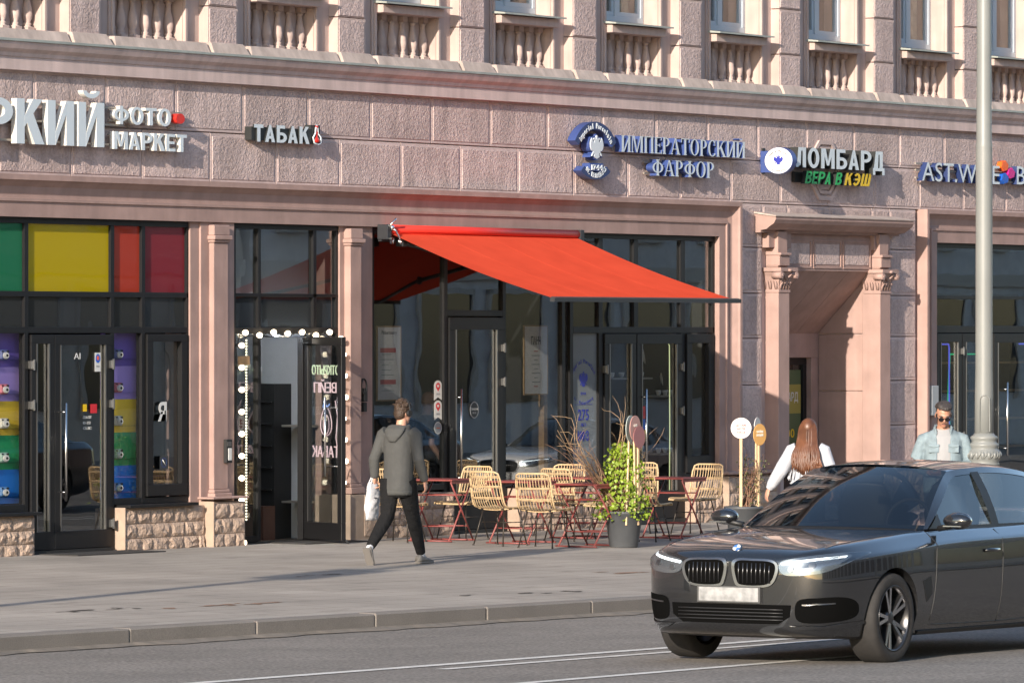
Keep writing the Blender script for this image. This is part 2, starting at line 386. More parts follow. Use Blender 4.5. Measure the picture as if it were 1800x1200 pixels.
# --- rock-faced plinths
def rock(x0, x1, z0, z1, y, parent, seed):
    rnd = random.Random(seed); b = MB(); nx, nz = 5, 4; v = []
    for j in range(nz + 1):
        for i in range(nx + 1):
            e = i in (0, nx) or j in (0, nz); ee = i in (1, nx - 1) or j in (1, nz - 1)
            d = 0 if e else rnd.uniform(.012, .034) * (1 if not ee else .8)
            jx = 0 if e else rnd.uniform(-.012, .012)
            v.append((x0 + (x1 - x0) * i / nx + jx, y - d, z0 + (z1 - z0) * j / nz + (0 if e else rnd.uniform(-.012, .012))))
    nv = len(v); f = []
    for j in range(nz):
        for i in range(nx):
            a = j * (nx + 1) + i; q = (a, a + 1, a + nx + 2, a + nx + 1)
            f += ([(q[0], q[1], q[2]), (q[0], q[2], q[3])] if rnd.random() < .5 else [(q[0], q[1], q[3]), (q[1], q[2], q[3])])
    b.add(v, f); b.box(x0, x1, y + .0005, y + .05, z0, z1)
    return b.build('stone', M['rock'], parent)
def plinth(x0, x1, zt, dfr, seed, coping=True, smooth=False):
    rnd = random.Random(seed); zb = min(gz(x0, 0), gz(x1, 0)) - .12
    b = MB(); b.box(x0 + .002, x1 - .002, -dfr + .02, .30, zb, zt - .05 if coping else zt)
    p = b.build('plinth', M['cream_stone'] if smooth else M['joint2'], bld, bevel=.004)
    MB().box(x0 - .003, x0 + .02, -dfr - .012, .2, zb, zt - .04).build('corner_slab', M['cream_stone'], p, bevel=.006)
    if not smooth:
        h = (zt - .06 - (zb + .10)) / 3
        for r_ in range(3):
            x = x0 + .022
            while x < x1 - .02:
                w_ = rnd.uniform(.17, .36); xe = min(x + w_, x1)
                if x1 - xe < .12: xe = x1
                rock(x, xe - .008, zb + .10 + r_ * h, zb + .10 + (r_ + 1) * h - .008, -dfr + .012, p, rnd.random()); x = xe
    return p
M['cream_stone'] = mat('dressed_cream_stone', (.37, .275, .21), .85, var=.12, vscale=7, bump=.4, bscale=60, bdist=.006)
M['joint2'] = mat('stone_joint', (.36, .26, .20), .95, var=.1)
plinth(-12.5, -10.02, .53, .10, 1)
plinth(-8.37, -6.78, .56, .10, 2)
plinth(-6.77, -6.10, .59, .19, 3)
boxo('window_sill', (-8.33, -7.0, -.16, .1, .515, .55), M['black'], bld, .004)
boxo('window_sill', (-12.5, -9.98, -.16, .1, .485, .52), M['black'], bld, .004)
p4 = plinth(-3.95, -3.10, .60, .19, 4, smooth=True)
rock(-3.60, -3.11, .06, .55, -.18, p4, 44)
plinth(-3.08, -1.52, .58, .13, 5)
plinth(-.05, 1.50, .58, .13, 6)
plinth(1.52, 2.20, .58, .10, 61)
plinth(4.33, 5.08, .60, .12, 7)
plinth(5.09, 6.45, .62, .19, 8)
plinth(9.45, 11.25, .62, .19, 9)
boxo('ledge', (5.06, 6.46, -.22, .1, .60, .64), M['rose'], bld, .006); boxo('ledge', (9.44, 11.27, -.22, .1, .60, .64), M['rose'], bld, .006)
boxo('ledge', (-6.80, -6.08, -.22, .1, .575, .60), M['rose'], bld, .006)

# --- side entrance: columns, capitals, canopy, panelled frieze, splayed recess
ent = empty('entrance', (0, 0, 0), parent=bld)
def column(x0, x1, y):
    c = MB(); c.box(x0, x1, y, .12, .64, 3.02); c.box(x0 - .012, x1 + .012, y - .012, .1, 3.0, 3.04)
    c.box(x0 + .02, x1 - .02, y + .02, .1, 3.34, 3.82)
    c.box(x0 + .012, x1 - .008, y - .01, .1, 3.36, 3.50); c.box(x0, x1, y - .035, .1, 3.50, 3.535)
    c.box(x0 - .03, x1 + .03, y - .03, .1, .60, .70)
    o = c.build('column', M['rose'], ent, bevel=.006)
    k = MB(); yc = (y + .1) / 2; xc = (x0 + x1) / 2; hw = (x1 - x0) / 2
    # bell flaring upwards, abacus, four volutes and two rows of leaves
    k.loft([[(xc + (hw + e) * sx, yc + (abs(yc - y) + e) * sy, z) for sx, sy in ((-1, -1), (1, -1), (1, 1), (-1, 1))] for e, z in ((0, 3.04), (.008, 3.12), (.03, 3.22), (.06, 3.28))], smooth=False)
    k.box(x0 - .085, x1 + .085, y - .085, .1, 3.285, 3.335)
    for sx in (-1, 1):
        cx = xc + sx * (hw + .055)
        k.tube([(cx - .0, y - .09, 3.235), (cx, y + .06, 3.235)], .047, 10); k.tube([(cx, y - .10, 3.235), (cx, y - .085, 3.235)], .022, 8)
        k.tube([(xc + sx * .01, y - .03, 3.18), (xc + sx * hw * .7, y - .06, 3.25), (cx, y - .07, 3.275)], .014, 6)
    for row, (zb, n_, h_) in enumerate(((3.045, 4, .10), (3.10, 3, .12))):
        for i in range(n_):
            lx = x0 + (x1 - x0) * (i + .5) / n_
            k.loft([[(lx + a * w2, y - dd, zb + t * h_) for a, dd in ((-1, dd0), (0, dd0 + .014), (1, dd0), (0, dd0 - .01))] for t, w2, dd0 in ((0, .022, .004), (.5, .030, .014), (.85, .024, .034), (1, .008, .044), (.9, .006, .055))])
    for i in range(3):
        ly = y + (.1 - y) * (i + .4) / 3
        k.loft([[(x0 - dd, ly + a * w2, 3.05 + t * .12) for a, dd in ((-1, dd0), (0, dd0 + .014), (1, dd0), (0, dd0 - .01))] for t, w2, dd0 in ((0, .022, .004), (.5, .028, .014), (.85, .022, .034), (1, .008, .044))])
    k.lathe([(.0, -.02), (.03, -.015), (.035, 0), (.03, .015), (0, .02)], (xc, y - .085, 3.30), 8)
    k.build('capital', M['rose'], o, bevel=0)
column(6.50, 6.80, -.16); column(9.38, 9.68, -.16)
ct = MB()
CP = [(-.2, 3.80), (.10, 3.80), (.10, 3.83), (.19, 3.845), (.22, 3.87), (.30, 3.92), (.33, 3.97), (.33, 4.005), (-.1, 4.06)]
ct.prism([(-d, z) for d, z in CP], 6.12, 10.05, 'x')
can = ct.build('canopy_cornice', M['rose'], ent)
MB().prism([(-d, z) for d, z in ((-.05, 4.063), (.335, 4.007), (.345, 4.012), (.345, 4.024), (-.05, 4.085))], 6.10, 10.07, 'x').build('flashing', M['ledge'], can)
for q_ in ((6.36, 6.98), (9.34, 9.80)): MB().box(q_[0], q_[1], -.09, .1, 3.60, 3.80).build('canopy_block', M['rose'], ent, bevel=.006)
fr = MB(); fr.box(6.80, 9.40, -.02, .14, 3.30, 3.80); fr = fr.build('panel_frieze', M['rose'], ent, bevel=.004)
for i in range(3):
    a = 6.86 + i * .845; b_ = a + .80
    p = MB(); p.box(a, b_, -.034, .0, 3.335, 3.36); p.box(a, b_, -.034, .0, 3.70, 3.725); p.box(a, a + .025, -.034, .0, 3.361, 3.699); p.box(b_ - .025, b_, -.034, .0, 3.361, 3.699)
    p.box(a + .06, b_ - .06, -.028, .0, 3.39, 3.67, 1)
    p.build('panel', [M['rose'], M['rose_rough']] if 'rose_rough' in M else [M['rose'], M['stucco']], fr, bevel=.003)
# recess: splayed soffit of stone voussoirs, side walls, back wall with door opening
NB = .84
for i in range(4):
    t0, t1 = i / 4, (i + 1) / 4 - .004
    X0, X1 = 6.85, 9.43
    a0, a1 = X0 + (X1 - X0) * t0, X0 + (X1 - X0) * t1
    MB().add([(a0, .0, 3.305), (a1, .0, 3.305), (a1, NB, 2.45), (a0, NB, 2.45), (a0, .0, 3.38), (a1, .0, 3.38), (a1, NB, 2.53), (a0, NB, 2.53)],
             [(0, 1, 2, 3), (7, 6, 5, 4), (0, 4, 5, 1), (1, 5, 6, 2), (2, 6, 7, 3), (3, 7, 4, 0)]).build('soffit_stone', M['rose'], ent, bevel=.006)
zz = [-.1, .62, 1.66, 2.45, 3.29]
for a, c in zip(zz[:-1], zz[1:]):
    MB().add([(9.43, .01, a), (9.43, NB, a), (9.43, NB, c - .012), (9.43, .01, c - .012), (9.60, .01, a), (9.60, NB, a), (9.60, NB, c - .012), (9.60, .01, c - .012)],
             [(0, 1, 2, 3), (4, 7, 6, 5), (0, 4, 5, 1), (1, 5, 6, 2), (2, 6, 7, 3), (3, 7, 4, 0)]).build('side_slab', M['rose'], ent, bevel=.008)
MB().box(6.6, 6.86, .01, 1.2, -.1, 3.29).build('side_wall', M['rose'], ent)
bw = MB(); bw.box(6.85, 9.44, NB, NB + .3, 2.12, 2.46); bw.box(9.24, 9.44, NB + .002, NB + .3, -.2, 2.119); bw.build('back_wall', M['rose'], ent, bevel=.006)
boxo('step', (6.86, 9.43, .02, 1.3, -.2, .10), M['ledge'], ent, .01)
# octagonal medallion
def octa(r, cx, cz, sx=1.0): return [(cx + r * sx * math.cos(R(22.5 + 45 * i)), cz + r * math.sin(R(22.5 + 45 * i))) for i in range(8)]
oc = MB()
for ro, ri, dd in ((.44, .38, .035), (.345, .30, .03)):
    o_, i_ = octa(ro, 8.05, 4.67, 1.05), octa(ri, 8.05, 4.67, 1.05)
    for k in range(8):
        j = (k + 1) % 8
        oc.add([(o_[k][0], -dd, o_[k][1]), (o_[j][0], -dd, o_[j][1]), (i_[j][0], -dd, i_[j][1]), (i_[k][0], -dd, i_[k][1]),
                (o_[k][0], .01, o_[k][1]), (o_[j][0], .01, o_[j][1]), (i_[j][0], .01, i_[j][1]), (i_[k][0], .01, i_[k][1])],
               [(0, 1, 2, 3), (0, 4, 5, 1), (3, 2, 6, 7)])
oc.prism(octa(.28, 8.05, 4.67, 1.05), -.018, .01, 'y')
oc.build('medallion', M['pink'], bld)

# ================================================================== upper storeys
P0, PER = 1.45, 2.68
base = MB(); base.box(BX0, BX1, .03, .5, 5.64, 5.775); base.build('upper_plinth', M['ledge'], bld)
uw = MB()
K0, K1 = -17, 33
def zfl(k): return 5.78 + 3.55 * k
NF = 4
for k in range(K0, K1):
    s = P0 + PER * k
    uw.box(s - .33, s + .98, .13, .6, 5.775, zfl(NF))                       # strip of wall with the pilaster
    for fl in range(NF):
        zb = zfl(fl); uw.box(s + .98, s + 2.35, .295 if fl == 0 else .4, .6, zb, zb + .69)        # spandrel behind the balusters
        uw.box(s + .98, s + 2.35, .132, .6, zb + 2.75, zb + 3.55)
uw.build('upper_wall', M['cream'], bld)
run_x([(-.6, zfl(NF)), (.5, zfl(NF)), (.6, zfl(NF) + .2), (.6, zfl(NF) + .5), (-.6, zfl(NF) + .6)], BX0, BX1, 'roof_cornice', M['pink'], bld)
MB().box(BX0, BX1, .62, 14, -.5, zfl(NF) + .3).build('building_core', M['dark_room'], bld) if False else None
MB().box(BX0, BX1, 6.0, 6.4, -.5, zfl(NF)).build('rear_wall', M['cream'], bld)
MB().box(BX0, BX1, .3, 6.2, zfl(NF) + .02, zfl(NF) + .3).build('roof', M['ledge'], bld)
MB().box(BX0, BX1, .5, 6.2, 5.45, 5.62).build('floor_slab', M['grey_room'], bld)
MB().box(BX0, BX0 + .4, .3, 6.2, -.5, zfl(NF)).build('end_wall', M['cream'], bld); MB().box(BX1 - .4, BX1, .3, 6.2, -.5, zfl(NF)).build('end_wall', M['cream'], bld)
# shared meshes of one bay
PH = [5.775, 6.20, 6.81, 7.42]
pb = []
for a, c in zip(PH[:-1], PH[1:]):
    b = MB(); b.box(.03, .63, 0, .14, a + .005, c - .006, 1); b.box(.05, .585, -.010, .02, a + (.02 if a > 5.8 else .005), c - .03, 0); pb.append(b.mesh('stone_block', [M['stucco'], M['cream']], .004))
b = MB(); b.box(.03, .63, 0, .14, 7.42, zfl(NF)); pil_up = b.mesh('pilaster_shaft', M['pink'])
b = MB()   # architrave round the window recess
for x0, x1, y0 in ((.90, .935, .105), (.935, .98, .085)):
    b.box(x0, x1, y0, .128, 5.775, 8.6)
    b.box(3.33 - x1, 3.33 - x0, y0, .128, 5.775, 8.6)
arch = b.mesh('architrave', M['cream'], .004)
b = MB(); b.prism([(-.0, 6.30), (-.0, 6.40), (.42, 6.42), (.42, 6.30)], .985, 2.345, 'x'); beam = b.mesh('sill_beam', M['cream'], .004)
b = MB(); b.prism([(-.085, 6.405), (-.085, 6.425), (.36, 6.475), (.36, 6.43)], .93, 2.40, 'x'); sill = b.mesh('window_sill', M['flash'])
def pvc(z0, z1):
    b = MB(); x0, x1, y0, y1 = .99, 2.34, .34, .41; xm = (x0 + x1) / 2
    b.box(x0, x1, y0, y1, z0, z0 + .07); b.box(x0, x1, y0, y1, z1 - .07, z1); b.box(x0, x0 + .065, y0, y1, z0 + .07, z1 - .07); b.box(x1 - .065, x1, y0, y1, z0 + .07, z1 - .07); b.box(xm - .05, xm + .05, y0 + .002, y1, z0 + .07, z1 - .07)
    for a, c in ((x0 + .065, xm - .05), (xm + .05, x1 - .065)):
        for q in ((a, c, z0 + .07, z0 + .13), (a, c, z1 - .13, z1 - .07), (a, a + .055, z0 + .13, z1 - .13), (c - .055, c, z0 + .13, z1 - .13)): b.box(q[0], q[1], y0 + .02, y1 - .005, q[2], q[3])
    return b.mesh('frame', M['white_pvc'], .004)
def pane_me(z0, z1):
    b = MB(); b.box(1.06, 2.27, .382, .386, z0 + .08, z1 - .08); return b.mesh('pane', M['glass_clear'])
fme, pme = pvc(6.475, 8.53), pane_me(6.475, 8.53)
M['curtain'] = mat('beige_curtain', (.42, .33, .24), .9, var=.2, vscale=9)
def curtain(seed):
    rnd = random.Random(seed); b = MB(); x0 = rnd.choice([1.0, 1.45]); x1 = x0 + rnd.uniform(.5, .85); n = 28; v = []
    for i in range(n + 1):
        x = x0 + (x1 - x0) * i / n; y = .50 + .025 * math.sin(i * 1.35) ; v += [(x, y, 6.5), (x, y, 8.5)]
    b.add(v, [(2 * i, 2 * i + 2, 2 * i + 3, 2 * i + 1) for i in range(n)], 0, True); return b.mesh('curtain', M['curtain'])
curt = [curtain(i) for i in range(3)]
bprof = [(.062, .0), (.062, .05), (.04, .055), (.05, .075), (.05, .085), (.036, .10), (.056, .14), (.062, .19), (.054, .26), (.036, .34), (.030, .40), (.030, .42), (.044, .435), (.044, .45), (.034, .455)]
b = MB(); b.lathe(bprof, (0, 0, 0), 10); b.box(-.06, .06, -.06, .06, -.005, .045); b.box(-.052, .052, -.052, .052, .455, .525); bal = b.mesh('baluster', M['cream'])
for k in range(-6, 7):
    s = P0 + PER * k
    p = MB().box(s + .05, s + .60, .02, .15, 5.776, 7.41).build('pilaster', M['cream'], bld)
    for me in pb: obj('stone_block', me, p, (s - .03, 0, 0))
    obj('pilaster_shaft', pil_up, p, (s - .03, 0, 0))
    # plinth blocks with slanted ends
    rnd = random.Random(k)
    MB().add([(s - .05, -.12, 5.652), (s + .70, -.12, 5.652), (s + .64, -.05, 5.785), (s - .02, -.05, 5.785), (s - .05, .1, 5.652), (s + .70, .1, 5.652), (s + .64, .1, 5.785), (s - .02, .1, 5.785)],
             [(0, 1, 2, 3), (4, 7, 6, 5), (0, 4, 5, 1), (1, 5, 6, 2), (2, 6, 7, 3), (3, 7, 4, 0)]).build('plinth_block', M['ledge'], bld, bevel=.008)
    MB().add([(s + .74, -.10, 5.652), (s + 2.60, -.10, 5.652), (s + 2.60, -.035, 5.775), (s + .80, -.035, 5.775), (s + .74, .1, 5.652), (s + 2.6, .1, 5.652), (s + 2.6, .1, 5.775), (s + .80, .1, 5.775)],
             [(0, 1, 2, 3), (4, 7, 6, 5), (0, 4, 5, 1), (1, 5, 6, 2), (2, 6, 7, 3), (3, 7, 4, 0)]).build('plinth_block', M['ledge'], bld, bevel=.008)
    obj('architrave', arch, bld, (s, 0, 0))
    ba = obj('balustrade', beam, bld, (s, 0, 0))
    for i in range(6): obj('baluster', bal, ba, (1.10 + .232 * i, .262, 5.778))
    wn = empty('window', (s, 0, 0), parent=bld)
    obj('frame', fme, wn); obj('pane', pme, wn); obj('window_sill', sill, wn)
    if k % 3 != 1: obj('curtain', curt[k % 3], wn)
# storeys that only the reflections show
b = MB(); b.box(.99, 2.34, .28, .34, 0, .08); b.box(.99, 2.34, .28, .34, 1.95, 2.05); b.box(.99, 1.06, .28, .34, .08, 1.95); b.box(2.27, 2.34, .28, .34, .08, 1.95); b.box(1.62, 1.71, .28, .34, .08, 1.95)
b.box(1.06, 2.27, .31, .315, .08, 1.95, 1); b.box(.93, 2.4, -.02, .3, -.06, -.01, 2); farw = b.mesh('window', [M['white_pvc'], M['glass_clear'], M['flash']])
pil_far = MB().box(.03, .63, 0, .14, 5.78, zfl(NF)).mesh('pilaster', M['pink'])
for k in range(K0, K1):
    s = P0 + PER * k
    det = -6 <= k < 7
    if not det: obj('pilaster', pil_far, bld, (s - .03, 0, 0))
    for fl in range(0 if not det else 1, NF): obj('window', farw, bld, (s, 0, zfl(fl) + .70))
# ================================================================== rooms behind the shopfronts
def room(x0, x1, y1, wallm, name='room_shell', zc=3.72, ceil=None):
    b = MB()
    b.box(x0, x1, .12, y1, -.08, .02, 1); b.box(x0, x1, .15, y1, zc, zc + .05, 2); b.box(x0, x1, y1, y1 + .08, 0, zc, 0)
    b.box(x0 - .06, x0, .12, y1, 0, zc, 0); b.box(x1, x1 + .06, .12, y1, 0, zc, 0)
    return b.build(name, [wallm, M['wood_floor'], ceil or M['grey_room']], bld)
M['white_brick'] = mat('white_painted_brick', (.55, .56, .58), .8, var=.06, bump=.4, bscale=14, bdist=.01)
M['pale_room'] = mat('pale_interior', (.30, .29, .28), .8)
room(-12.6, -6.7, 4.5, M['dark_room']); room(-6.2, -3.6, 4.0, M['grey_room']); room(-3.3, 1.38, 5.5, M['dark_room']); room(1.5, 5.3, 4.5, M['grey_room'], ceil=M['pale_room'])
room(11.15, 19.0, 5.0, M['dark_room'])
room(6.9, 9.3, 4.5, M['dark_room'], zc=2.6) if False else None
for a, c in ((BX0, -18), (19.1, BX1)):
    MB().box(a, c, .05, .5, -1.5, 3.735).build('wall', M['pink'], bld)
MB().box(-18, -12.55, .05, .5, -.4, 3.735).build('wall', M['rose'], bld)

YF, YB, YG = .02, .10, .055
def frame(parent, boxes, name='frame', m=None, y0=YF, y1=YB, bevel=.004):
    b = MB()
    for i, (x0, x1, z0, z1) in enumerate(boxes): b.box(x0, x1, y0 + .0007 * (i % 5), y1, z0, z1)
    return b.build(name, m or M['black'], parent, bevel)
def pane(parent, x0, x1, z0, z1, m=None, y=YG, name='pane'):
    return boxo(name, (x0, x1, y, y + .006, z0, z1), m or M['glass'], parent)
def hinge(parent, x, z, y=.0):
    b = MB(); b.box(x - .035, x + .035, y - .025, y + .03, z - .045, z + .045); b.box(x - .012, x + .012, y - .045, y - .02, z - .06, z + .06); return b.build('hinge', M['steel2'], parent, .004)
def bar(parent, x, z0, z1, y=-.07, r=.014, yb=.02, side=0):
    b = MB(); b.tube([(x, y, z0), (x, y, z1)], r, 10)
    for z in (z0 + .1, z1 - .1): b.tube([(x, y, z), (x + side, yb, z)], .008, 6)
    return b.build('handle', M['steel'], parent)
M['steel2'] = mat('grey_steel', (.28, .28, .28), .35, metal=1)
def film(name, c, wgt=.9): return glass(name, (.86, .88, .88), 1.55, bump=.05, film=c, film_w=wgt)
FILM = {'green': film('green_film', (.02, .22, .10)), 'yellow': film('yellow_film', (.62, .47, .004)), 'red': film('red_film', (.55, .06, .03)), 'crimson': film('crimson_film', (.30, .03, .045)),
        'white': film('white_film', (.52, .58, .62), .42), 'grey': film('grey_film', (.05, .055, .06), .8)}

# ---- photo shop
sh = empty('shop_window', (0, 0, 0), parent=bld)
frame(sh, [(-12.5, -6.92, 3.665, 3.735), (-12.5, -6.92, 2.865, 2.925), (-12.5, -6.92, 2.465, 2.535),
           (-10.06, -9.985, .10, 3.665), (-8.455, -8.385, .06, 3.665), (-7.865, -7.795, .55, 3.665), (-6.985, -6.92, .55, 3.665),
           (-11.2, -11.14, .55, 3.665), (-12.5, -12.44, .5, 3.665), (-8.385, -6.985, .55, .62), (-12.44, -10.06, .52, .60)])
for x0, x1, c in ((-11.14, -10.06, 'green'), (-9.985, -8.455, 'yellow'), (-8.385, -7.865, 'red'), (-7.795, -6.985, 'crimson'), (-12.44, -11.2, 'green')):
    pane(sh, x0, x1, 2.925, 3.665, FILM[c]); pane(sh, x0, x1, 2.535, 2.865, FILM['grey'])
pane(sh, -8.385, -7.865, .62, 2.465, M['glass_clear']); pane(sh, -11.14, -10.06, .60, 2.465, M['glass_clear']); pane(sh, -12.44, -11.2, .6, 2.465)
cs = empty('casement', (0, 0, 0), parent=bld)
frame(cs, [(-7.785, -7.0, .63, .76), (-7.785, -7.0, 2.37, 2.455), (-7.785, -7.67, .76, 2.37), (-7.115, -7.0, .76, 2.37)], 'casement_frame', y0=-.005, y1=.07)
pane(cs, -7.67, -7.115, .76, 2.37)
def door(parts, name, x0, x1, z0, z1, st, hx=None, hz=None, hinges=(), bot=.16, m=None, y0=.0):
    d = frame(bld, [(x0, x1, z0, z0 + bot), (x0, x1, z1 - st, z1), (x0, x0 + st, z0 + bot, z1 - st), (x1 - st, x1, z0 + bot, z1 - st)], 'door', y0=y0, y1=y0 + .07)
    pane(d, x0 + st, x1 - st, z0 + bot, z1 - st, m or M['glass'], y=y0 + .03)
    b = MB()
    for a in ((x0 + st - .012, x0 + st + .006), (x1 - st - .006, x1 - st + .012)): b.box(a[0], a[1], y0 - .004, y0 + .02, z0 + bot, z1 - st)
    b.build('glazing_bead', M['steel2'], d)
    if hx: bar(d, hx, *hz, y=y0 - .075)
    for q in hinges: hinge(d, q[0], q[1], y0)
    return d
door(None, 'door', -9.955, -9.535, .09, 2.45, .10, hinges=((-9.955, 2.12), (-9.955, 1.68)), bot=.20)
door(None, 'door', -9.53, -8.47, .09, 2.45, .115, hx=-9.43, hz=(.62, 1.70), hinges=((-8.475, 2.12), (-8.475, 1.68), (-8.475, .35)), bot=.20)
boxo('threshold', (-9.97, -8.46, -.02, .12, -.1, .085), M['black_matt'], bld)

# ---- tobacco shop
tb = empty('shop_window', (0, 0, 0), parent=bld)
frame(tb, [(-6.07, -3.84, 3.67, 3.73), (-6.07, -3.84, 2.885, 2.925), (-6.07, -3.84, 2.46, 2.53), (-6.07, -6.0, .05, 3.67), (-3.91, -3.84, .05, 3.67),
           (-5.55, -5.49, .06, 3.67), (-4.40, -4.33, 2.53, 3.67), (-4.62, -4.55, .05, 2.46), (-6.0, -5.55, .05, .12), (-4.55, -3.91, .05, .14)])
for x0, x1 in ((-6.0, -5.55), (-5.49, -4.40), (-4.33, -3.91)):
    pane(tb, x0, x1, 2.925, 3.67, M['glass']); pane(tb, x0, x1, 2.53, 2.885, FILM['grey'])
pane(tb, -6.0, -5.55, .12, 2.46); pane(tb, -4.55, -3.91, .14, 2.46)
boxo('threshold', (-6.07, -3.86, -.02, .14, -.1, .045), M['black_matt'], bld)
# open leaf, hinged on the right post and swung out over the pavement
lf = empty('door', (-4.56, .02, 0), R(62), parent=bld)     # local -x points from the hinge to the free edge
W_ = .93
def lbox(b, x0, x1, z0, z1): b.box(-x1, -x0, -.03, .03, z0, z1)
b = MB(); lbox(b, 0, W_, .06, .26); lbox(b, 0, W_, 2.32, 2.42); lbox(b, 0, .10, .26, 2.32); lbox(b, W_ - .10, W_, .26, 2.32); b.build('leaf_frame', M['black'], lf, .004)
b = MB(); b.box(-W_ + .10, -.10, -.004, .004, .26, 2.32); b.build('pane', M['glass'], lf)
for yy in (.085, -.085):
    b = MB(); b.tube([(-W_ + .30 if yy > 0 else -W_ + .30, yy, .80), (-W_ + .30, yy, 1.72)], .014, 10)
    for z in (.92, 1.6): b.tube([(-W_ + .30, yy, z), (-W_ + .05, 0, z)], .008, 6)
    b.build('handle', M['steel'], lf)
b = MB(); b.tube([(-.10, .05, 2.40), (-.35, .22, 2.42), (.0, .62, 2.43)], .010, 6); b.box(-.30, -.04, .03, .08, 2.34, 2.40); b.build('door_closer', M['steel'], lf)
b = MB(); b.tube([(-W_ + .12, -.02, .14), (-W_ + .06, -.10, .02)], .012, 6); b.build('door_stop', M['steel2'], lf)

# ---- cafe and porcelain shop
cf = empty('shop_window', (0, 0, 0), parent=bld)
frame(cf, [(-3.16, 5.12, 3.665, 3.735), (-3.16, -3.09, .55, 3.665), (-1.535, -1.455, .05, 3.665), (-.185, -.105, .05, 3.665), (1.23, 1.30, .55, 3.665), (1.42, 1.50, .55, 3.665),
           (-3.09, -1.535, .56, .63), (-.105, 1.23, .56, .63), (-1.455, -.185, 2.67, 2.745)])
pane(cf, -3.09, -1.535, .63, 3.665); pane(cf, -.105, 1.23, .63, 3.665); pane(cf, -1.455, -.185, 2.745, 3.665)
pane(cf, 1.30, 1.42, .6, 3.665, FILM['grey'])
pf = empty('shop_window', (0, 0, 0), parent=bld)
frame(pf, [(1.50, 5.12, 2.46, 2.54), (1.50, 5.12, 2.86, 2.90), (2.13, 2.23, .05, 3.665), (3.01, 3.12, 2.54, 3.665), (4.215, 4.325, .05, 3.665), (5.05, 5.12, .55, 3.665), (1.50, 2.13, .56, .66), (4.325, 5.05, .56, .63)])
for x0, x1 in ((1.50, 2.13), (2.23, 3.01), (3.12, 4.215), (4.325, 5.05)):
    pane(pf, x0, x1, 2.90, 3.665); pane(pf, x0, x1, 2.54, 2.86)
pane(pf, 1.50, 2.13, .66, 2.46, FILM['white'])
door(None, 'door', -1.44, -.20, .06, 2.655, .15, hx=-1.30, hz=(.60, 1.78), hinges=((-.22, 2.28), (-.22, 1.86)), bot=.36)
door(None, 'door', 2.25, 3.04, .06, 2.45, .125, hinges=((2.26, 2.0), (2.26, .5)), bot=.36, m=M['glass_clear'])
door(None, 'door', 3.06, 4.20, .06, 2.45, .13, hx=3.16, hz=(.62, 1.74), hinges=((4.19, 2.02), (4.19, 1.45)), bot=.36, m=M['glass_clear'])
cs2 = empty('casement', (0, 0, 0), parent=bld)
frame(cs2, [(4.335, 5.04, .64, .86), (4.335, 5.04, 2.33, 2.45), (4.335, 4.47, .86, 2.33), (4.91, 5.04, .86, 2.33)], 'casement_frame', y0=-.005, y1=.07)
pane(cs2, 4.47, 4.91, .86, 2.33, M['glass_clear'])
boxo('threshold', (-1.46, -.18, -.02, .12, -.1, .055), M['black_matt'], bld); boxo('threshold', (2.2, 4.3, -.02, .12, -.1, .055), M['black_matt'], bld)

# ---- shop beyond the side entrance
rf = empty('shop_window', (0, 0, 0), parent=bld)
frame(rf, [(11.28, 18.9, 3.66, 3.735), (11.28, 18.9, 2.94, 2.99), (11.28, 18.9, 2.46, 2.56), (11.28, 11.37, .05, 3.66), (13.0, 13.14, .05, 3.66), (15.0, 15.14, .05, 3.66), (18.8, 18.9, .05, 3.66)])
for x0, x1 in ((11.37, 13.0), (13.14, 15.0), (15.14, 18.8)):
    pane(rf, x0, x1, 2.99, 3.66); pane(rf, x0, x1, 2.56, 2.94)
door(None, 'door', 11.39, 12.15, .06, 2.45, .12, hinges=((12.15, 2.2), (12.15, 1.0)), bot=.3)
door(None, 'door', 12.17, 12.98, .06, 2.45, .12, bot=.3)
door(None, 'door', 13.16, 14.98, .06, 2.45, .13, hx=13.42, hz=(.7, 1.75), hinges=((14.97, 2.2),), bot=.3)
pane(rf, 15.14, 18.8, .1, 2.46)
# ---- door at the back of the side entrance
dr = frame(bld, [(6.87, 9.24, 2.02, 2.118), (9.14, 9.24, .1, 2.02), (8.10, 8.20, .1, 2.02), (6.87, 6.97, .1, 2.02)], 'door', y0=NB + .08, y1=NB + .16)
M['poster_glass'] = mat('poster', (.10, .13, .07), .3)
pane(dr, 6.97, 8.10, .1, 2.02, y=NB + .11); pane(dr, 8.20, 9.14, .1, 2.02, y=NB + .11)
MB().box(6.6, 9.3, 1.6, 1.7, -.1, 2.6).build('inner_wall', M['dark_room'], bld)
b = MB(); b.box(6.5, 6.6, .85, 1.7, -.1, 2.6); b.box(9.3, 9.4, 1.0, 1.7, -.1, 2.6); b.box(6.5, 9.4, .9, 1.7, 2.6, 2.7); b.build('inner_side_wall', M['dark_room'], bld)
